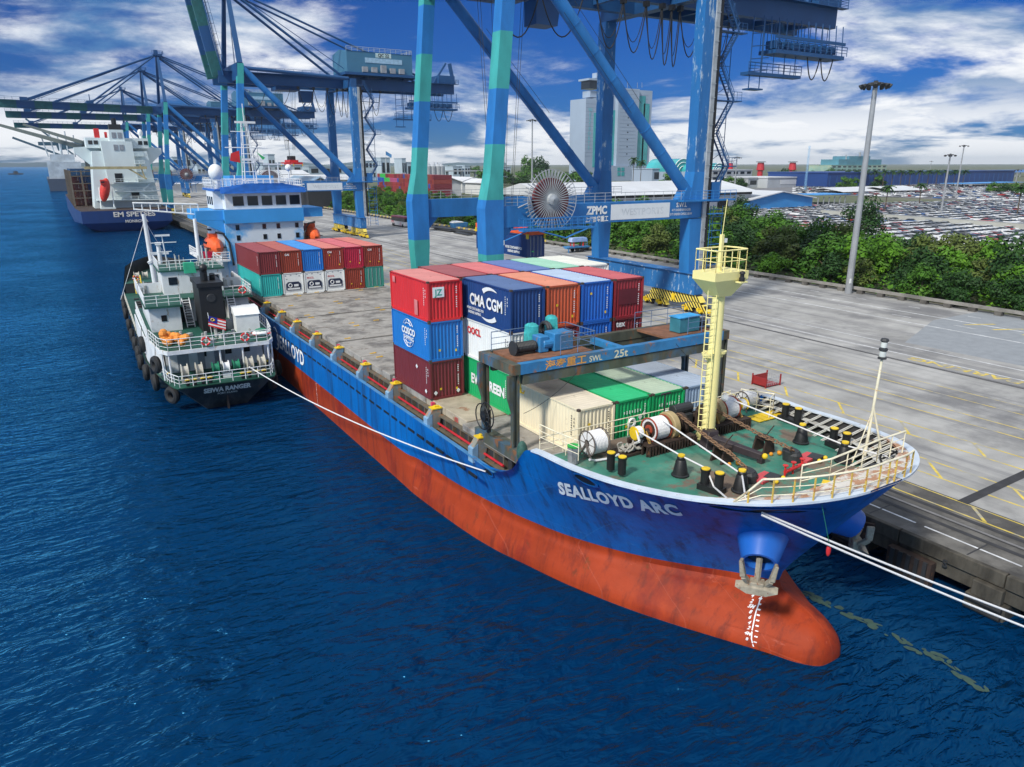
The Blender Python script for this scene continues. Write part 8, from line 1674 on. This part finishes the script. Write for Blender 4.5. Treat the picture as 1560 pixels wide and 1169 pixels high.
b = MB(); b.bx(hb-3.0, HY-1.62, 15.6, hb-.6, HY-1.5, 18.6); b.bx(hb+1.5, HY-.1, 10, hb+4, HY-.02, 12); b.build('dark_opening', BLACK, hh)
b = MB(); b.bx(hb-12, HY-6, 20.0, hb+7, HY-5, 20.9); b.beam((hb+1, HY-5.5, 20.4), (hb+6.5, HY-5.5, 16.6), .5, .5); b.beam((hb+5, HY-5.5, 21.5), (hb+6, HY-5.5, 17), .4, .4); b.build('stern_crane', mat('ochre_crane', (.45, .38, .2), .6, rust=.4), s2)
t = thing('freefall_lifeboat', 'bright red free fall lifeboat tilted on its ramp at the stern of the far ship', 'lifeboat', (hb-7, HY-5, 12)); b = MB(); b.sphere((0, 0, 0), 1.55, 1, 1, 2.6, 14, 10); b.v = [Matrix.Rotation(R(14), 4, 'Y') @ v+Vector((hb-6.9, HY-5, 13.2)) for v in b.v]; b.bx(hb-8.0, HY-6.8, 15.1, hb-6.6, HY-5, 16.6); b.build('hull', mat('lifeboat_red', (.70, .05, .03), .4), t, smooth=True); b = MB(); b.bx(hb-7.9, HY-6.9, 15.6, hb-6.8, HY-6.75, 16.1); b.build('window', GLASS, t)
b = MB(); [b.beam((hb-9+q, HY-6, D2), (hb-8.5+q, HY-2, 14), .3, .3) for q in (0, 4)]; b.bx(hb-9, HY-6.5, D2, hb-4.5, HY-6, D2+.6); b.build('lifeboat_ramp', FWH, s2)
# its cargo, deck cranes, lashing frames, seen past the left side
LASH = mat('lashing_frame', (.16, .13, .10), .7, rust=.4)
for k in range(7):
    y = S2+40+k*14; b = MB(); z1 = 19.5
    for x in (C2x-W2+.6, C2x-W2+4.2, C2x-W2+7.8, C2x+W2-1): b.bx(x-.3, y, D2, x+.3, y+.6, z1)
    for z in (D2+2.6, D2+5.2, D2+7.8, D2+10.4, z1-.5): b.bx(C2x-W2+.5, y+.05, z, C2x+W2-.5, y+.5, z+.3)
    b.build('lashing_frame', LASH, s2)
fc = {}; rr = random.Random(77); cc = [(.10, .02, .02), (.02, .04, .14), (.14, .04, .03), (.03, .10, .22), (.16, .06, .03)]
for k in range(3):
    for i in range(4):
        for j in range(5):
            c = rr.choice(cc[:1]*2+cc[2:3]*2+[cc[1], cc[3]]); c = cc[3] if j == 4 and i < 3 else c
            x, y, z = C2x-W2+.8+i*2.5, S2+41+k*14, D2+.2+j*2.6
            if c in fc: o = copy_tree(fc[c]); o.location = (x, y, z)
            else: o = container('stacked container on the deck of the navy far ship', x, y, z, c, L=12.19, group='containers stacked on the far ship', rust=.1); fc[c] = o; continue
            tag(o, 'stacked container on the deck of the navy far ship', 'shipping container', 'containers stacked on the far ship')
JIB = mat('jib_grey_green', (.10, .12, .11), .6)
for i, (pa, pb, Yj) in enumerate((((128, 226), (-25, 184), 340), ((140, 222), (36, 190), 400))):
    a, c = at(*pa, y=Yj), at(*pb, y=Yj+30); b = MB(); b.beam(a+Vector((0, -1, 0)), c, 2.0, 1.5, (0, 0, 1), 1.0, .8); b.bx(a.x-.5, a.y-1.5, D2, a.x+2.5, a.y+1.5, a.z+1.5); b.build('deck_crane', JIB, s2)
# third ship beyond
s3 = thing('distant_ship', 'distant cargo ship with cranes just visible left of the navy ship', 'ship', (17, 760, 0)); x3 = at(100, 270, y=760).x; b = MB(); b.prism([(x3-13, 750, -1), (x3+14, 750, -1), (x3+15, 750, 10), (x3-14, 750, 10)], (0, 150, 0)); b.build('hull', [mat('far_grey_hull', (.06, .08, .12), .6)], s3)
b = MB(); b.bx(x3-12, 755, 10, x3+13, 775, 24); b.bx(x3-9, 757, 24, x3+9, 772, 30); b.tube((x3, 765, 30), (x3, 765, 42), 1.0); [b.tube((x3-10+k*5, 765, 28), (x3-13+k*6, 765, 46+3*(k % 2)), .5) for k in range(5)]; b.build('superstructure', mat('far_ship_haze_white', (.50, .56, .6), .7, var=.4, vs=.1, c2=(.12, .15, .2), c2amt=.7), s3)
b = MB(); b.beam((x3+8, 790, 26), (x3-34, 790, 44), 2.0, 1.8); b.beam((x3-2, 800, 36), (x3+30, 800, 42), 1.5, 5); b.beam((x3+10, 795, 30), (x3-22, 795, 60), 1.4, 1.4); b.bx(x3-16, 800, 38, x3+34, 806, 41); b.build('ship_cranes', mat('far_crane_teal', (.04, .11, .16), .6), s3)
# tug boat on the horizon
p = at(24, 266, z=0); t = thing('small_boat', 'tiny dark boat on the water near the left edge below the horizon', 'boat', (p.x, p.y, 0)); b = MB(); b.prism([(p.x-14, p.y, -.3), (p.x+13, p.y, -.3), (p.x+16, p.y, 2.5), (p.x-15, p.y, 2.5)], (0, 6, 0)); b.build('hull', DARK, t); b = MB(); b.bx(p.x-4, p.y+1, 2.5, p.x+5, p.y+5, 7); b.tube((p.x, p.y+3, 7), (p.x, p.y+3, 11), .4); b.build('cabin', DARK, t)
# yard containers on the land behind the green belt
ycol = [(.20, .03, .04), (.28, .05, .04), (.45, .10, .22), (.03, .09, .40), (.05, .50, .10), (.35, .05, .06), (.03, .16, .38), (.22, .07, .05)]
A_, B_ = at(577, 293, z=QZ), at(664, 301, z=QZ); yf = {}; rr = random.Random(15)
ydir = (B_-A_); YL = ydir.length; ydir.normalize(); ang = math.atan2(ydir.y, ydir.x); n1 = int(YL/2.75)
pats = {(0, 3): 3, (1, 3): 4, (0, 4): 4}
cnt = 0
for k in range(min(n1, 44)):
    lev = 5
    for j in range(lev):
        c = ycol[rr.choice([0, 0, 1, 1, 7, 5, 0, 1])]
        if rr.random() < .08: c = ycol[3]
        if k < 14:
            if j == 4: c = ycol[4] if 2 <= k < 6 else ycol[rr.choice([0, 5])]
            if j == 3: c = ycol[3] if k < 5 else (ycol[4] if k < 9 else ycol[2])
        p = A_+ydir*(2.75*k)
        nm = ['dark red', 'brown', 'pink', 'navy blue', 'bright green', 'crimson', 'mid blue', 'rust brown'][ycol.index(c)]
        if c in yf: o = copy_tree(yf[c])
        else:
            b = MB(); b.bx(-1.2, 0, .05, 1.2, 12.1, 2.55); b.bx(-1.22, -.02, .0, 1.22, .12, .14); b.bx(-1.22, -.02, 2.46, 1.22, .12, 2.6); b.bx(-1.22, -.02, .14, -1.1, .12, 2.46); b.bx(1.1, -.02, .14, 1.22, .12, 2.46); [b.tube((q, -.04, .3), (q, -.04, 2.3), .04, n=4) for q in (-.6, -.2, .2, .6)]
            o = b.build('yard_container', mat('yard_'+nm.replace(' ', '_'), c, .55, var=.1)); yf[c] = o
        o.location = (p.x, p.y, QZ-.2+j*2.6); o.rotation_euler.z = ang; tag(o, nm+' container in the tall yard stack beyond the green belt', 'shipping container', 'yard containers beyond the green belt'); cnt += 1
# undergrowth filling the green belt
b = MB(); rr = random.Random(99)
for i in range(26000):
    y = 30+(rr.random()**1.6)*470; x = rr.uniform(105.6, belt_x(y)+1.5); z = QZ+rr.uniform(0, 2.3)*(.5+.5*noise.noise(Vector((x*.12, y*.12, 0)))+.35); s = rr.uniform(.25, .5)*(1+y*.004)
    nrm = Vector((rr.gauss(0, .5), rr.gauss(0, .5), 1)).normalized(); u = nrm.orthogonal().normalized(); v = nrm.cross(u); a = rr.uniform(0, 6.28); u2 = (u*math.cos(a)+v*math.sin(a))*s; v2 = nrm.cross(u2); p = Vector((x, y, z)); b.cm = rr.choice((0, 0, 1, 1, 2)); b.face([p-u2, p-v2*.5, p+u2, p+v2*.5])
tag(b.build('undergrowth', [LEAF[0], LEAF[1], LEAF[2]]), kind='stuff')
# ---------------------------------------------------------------- air
hz = bpy.data.materials.new('sea_air'); hz.use_nodes = True; t_ = hz.node_tree; t_.nodes.remove(t_.nodes['Principled BSDF'])
pv = t_.nodes.new('ShaderNodeVolumePrincipled'); pv.inputs['Density'].default_value = .00006; pv.inputs['Color'].default_value = (.72, .84, .95, 1); pv.inputs['Anisotropy'].default_value = .1; t_.links.new(pv.outputs[0], t_.nodes['Material Output'].inputs['Volume'])
b = MB(); b.bx(-9300, -400, -4, 14300, 9000, 125); tag(b.build('haze', hz), kind='stuff')
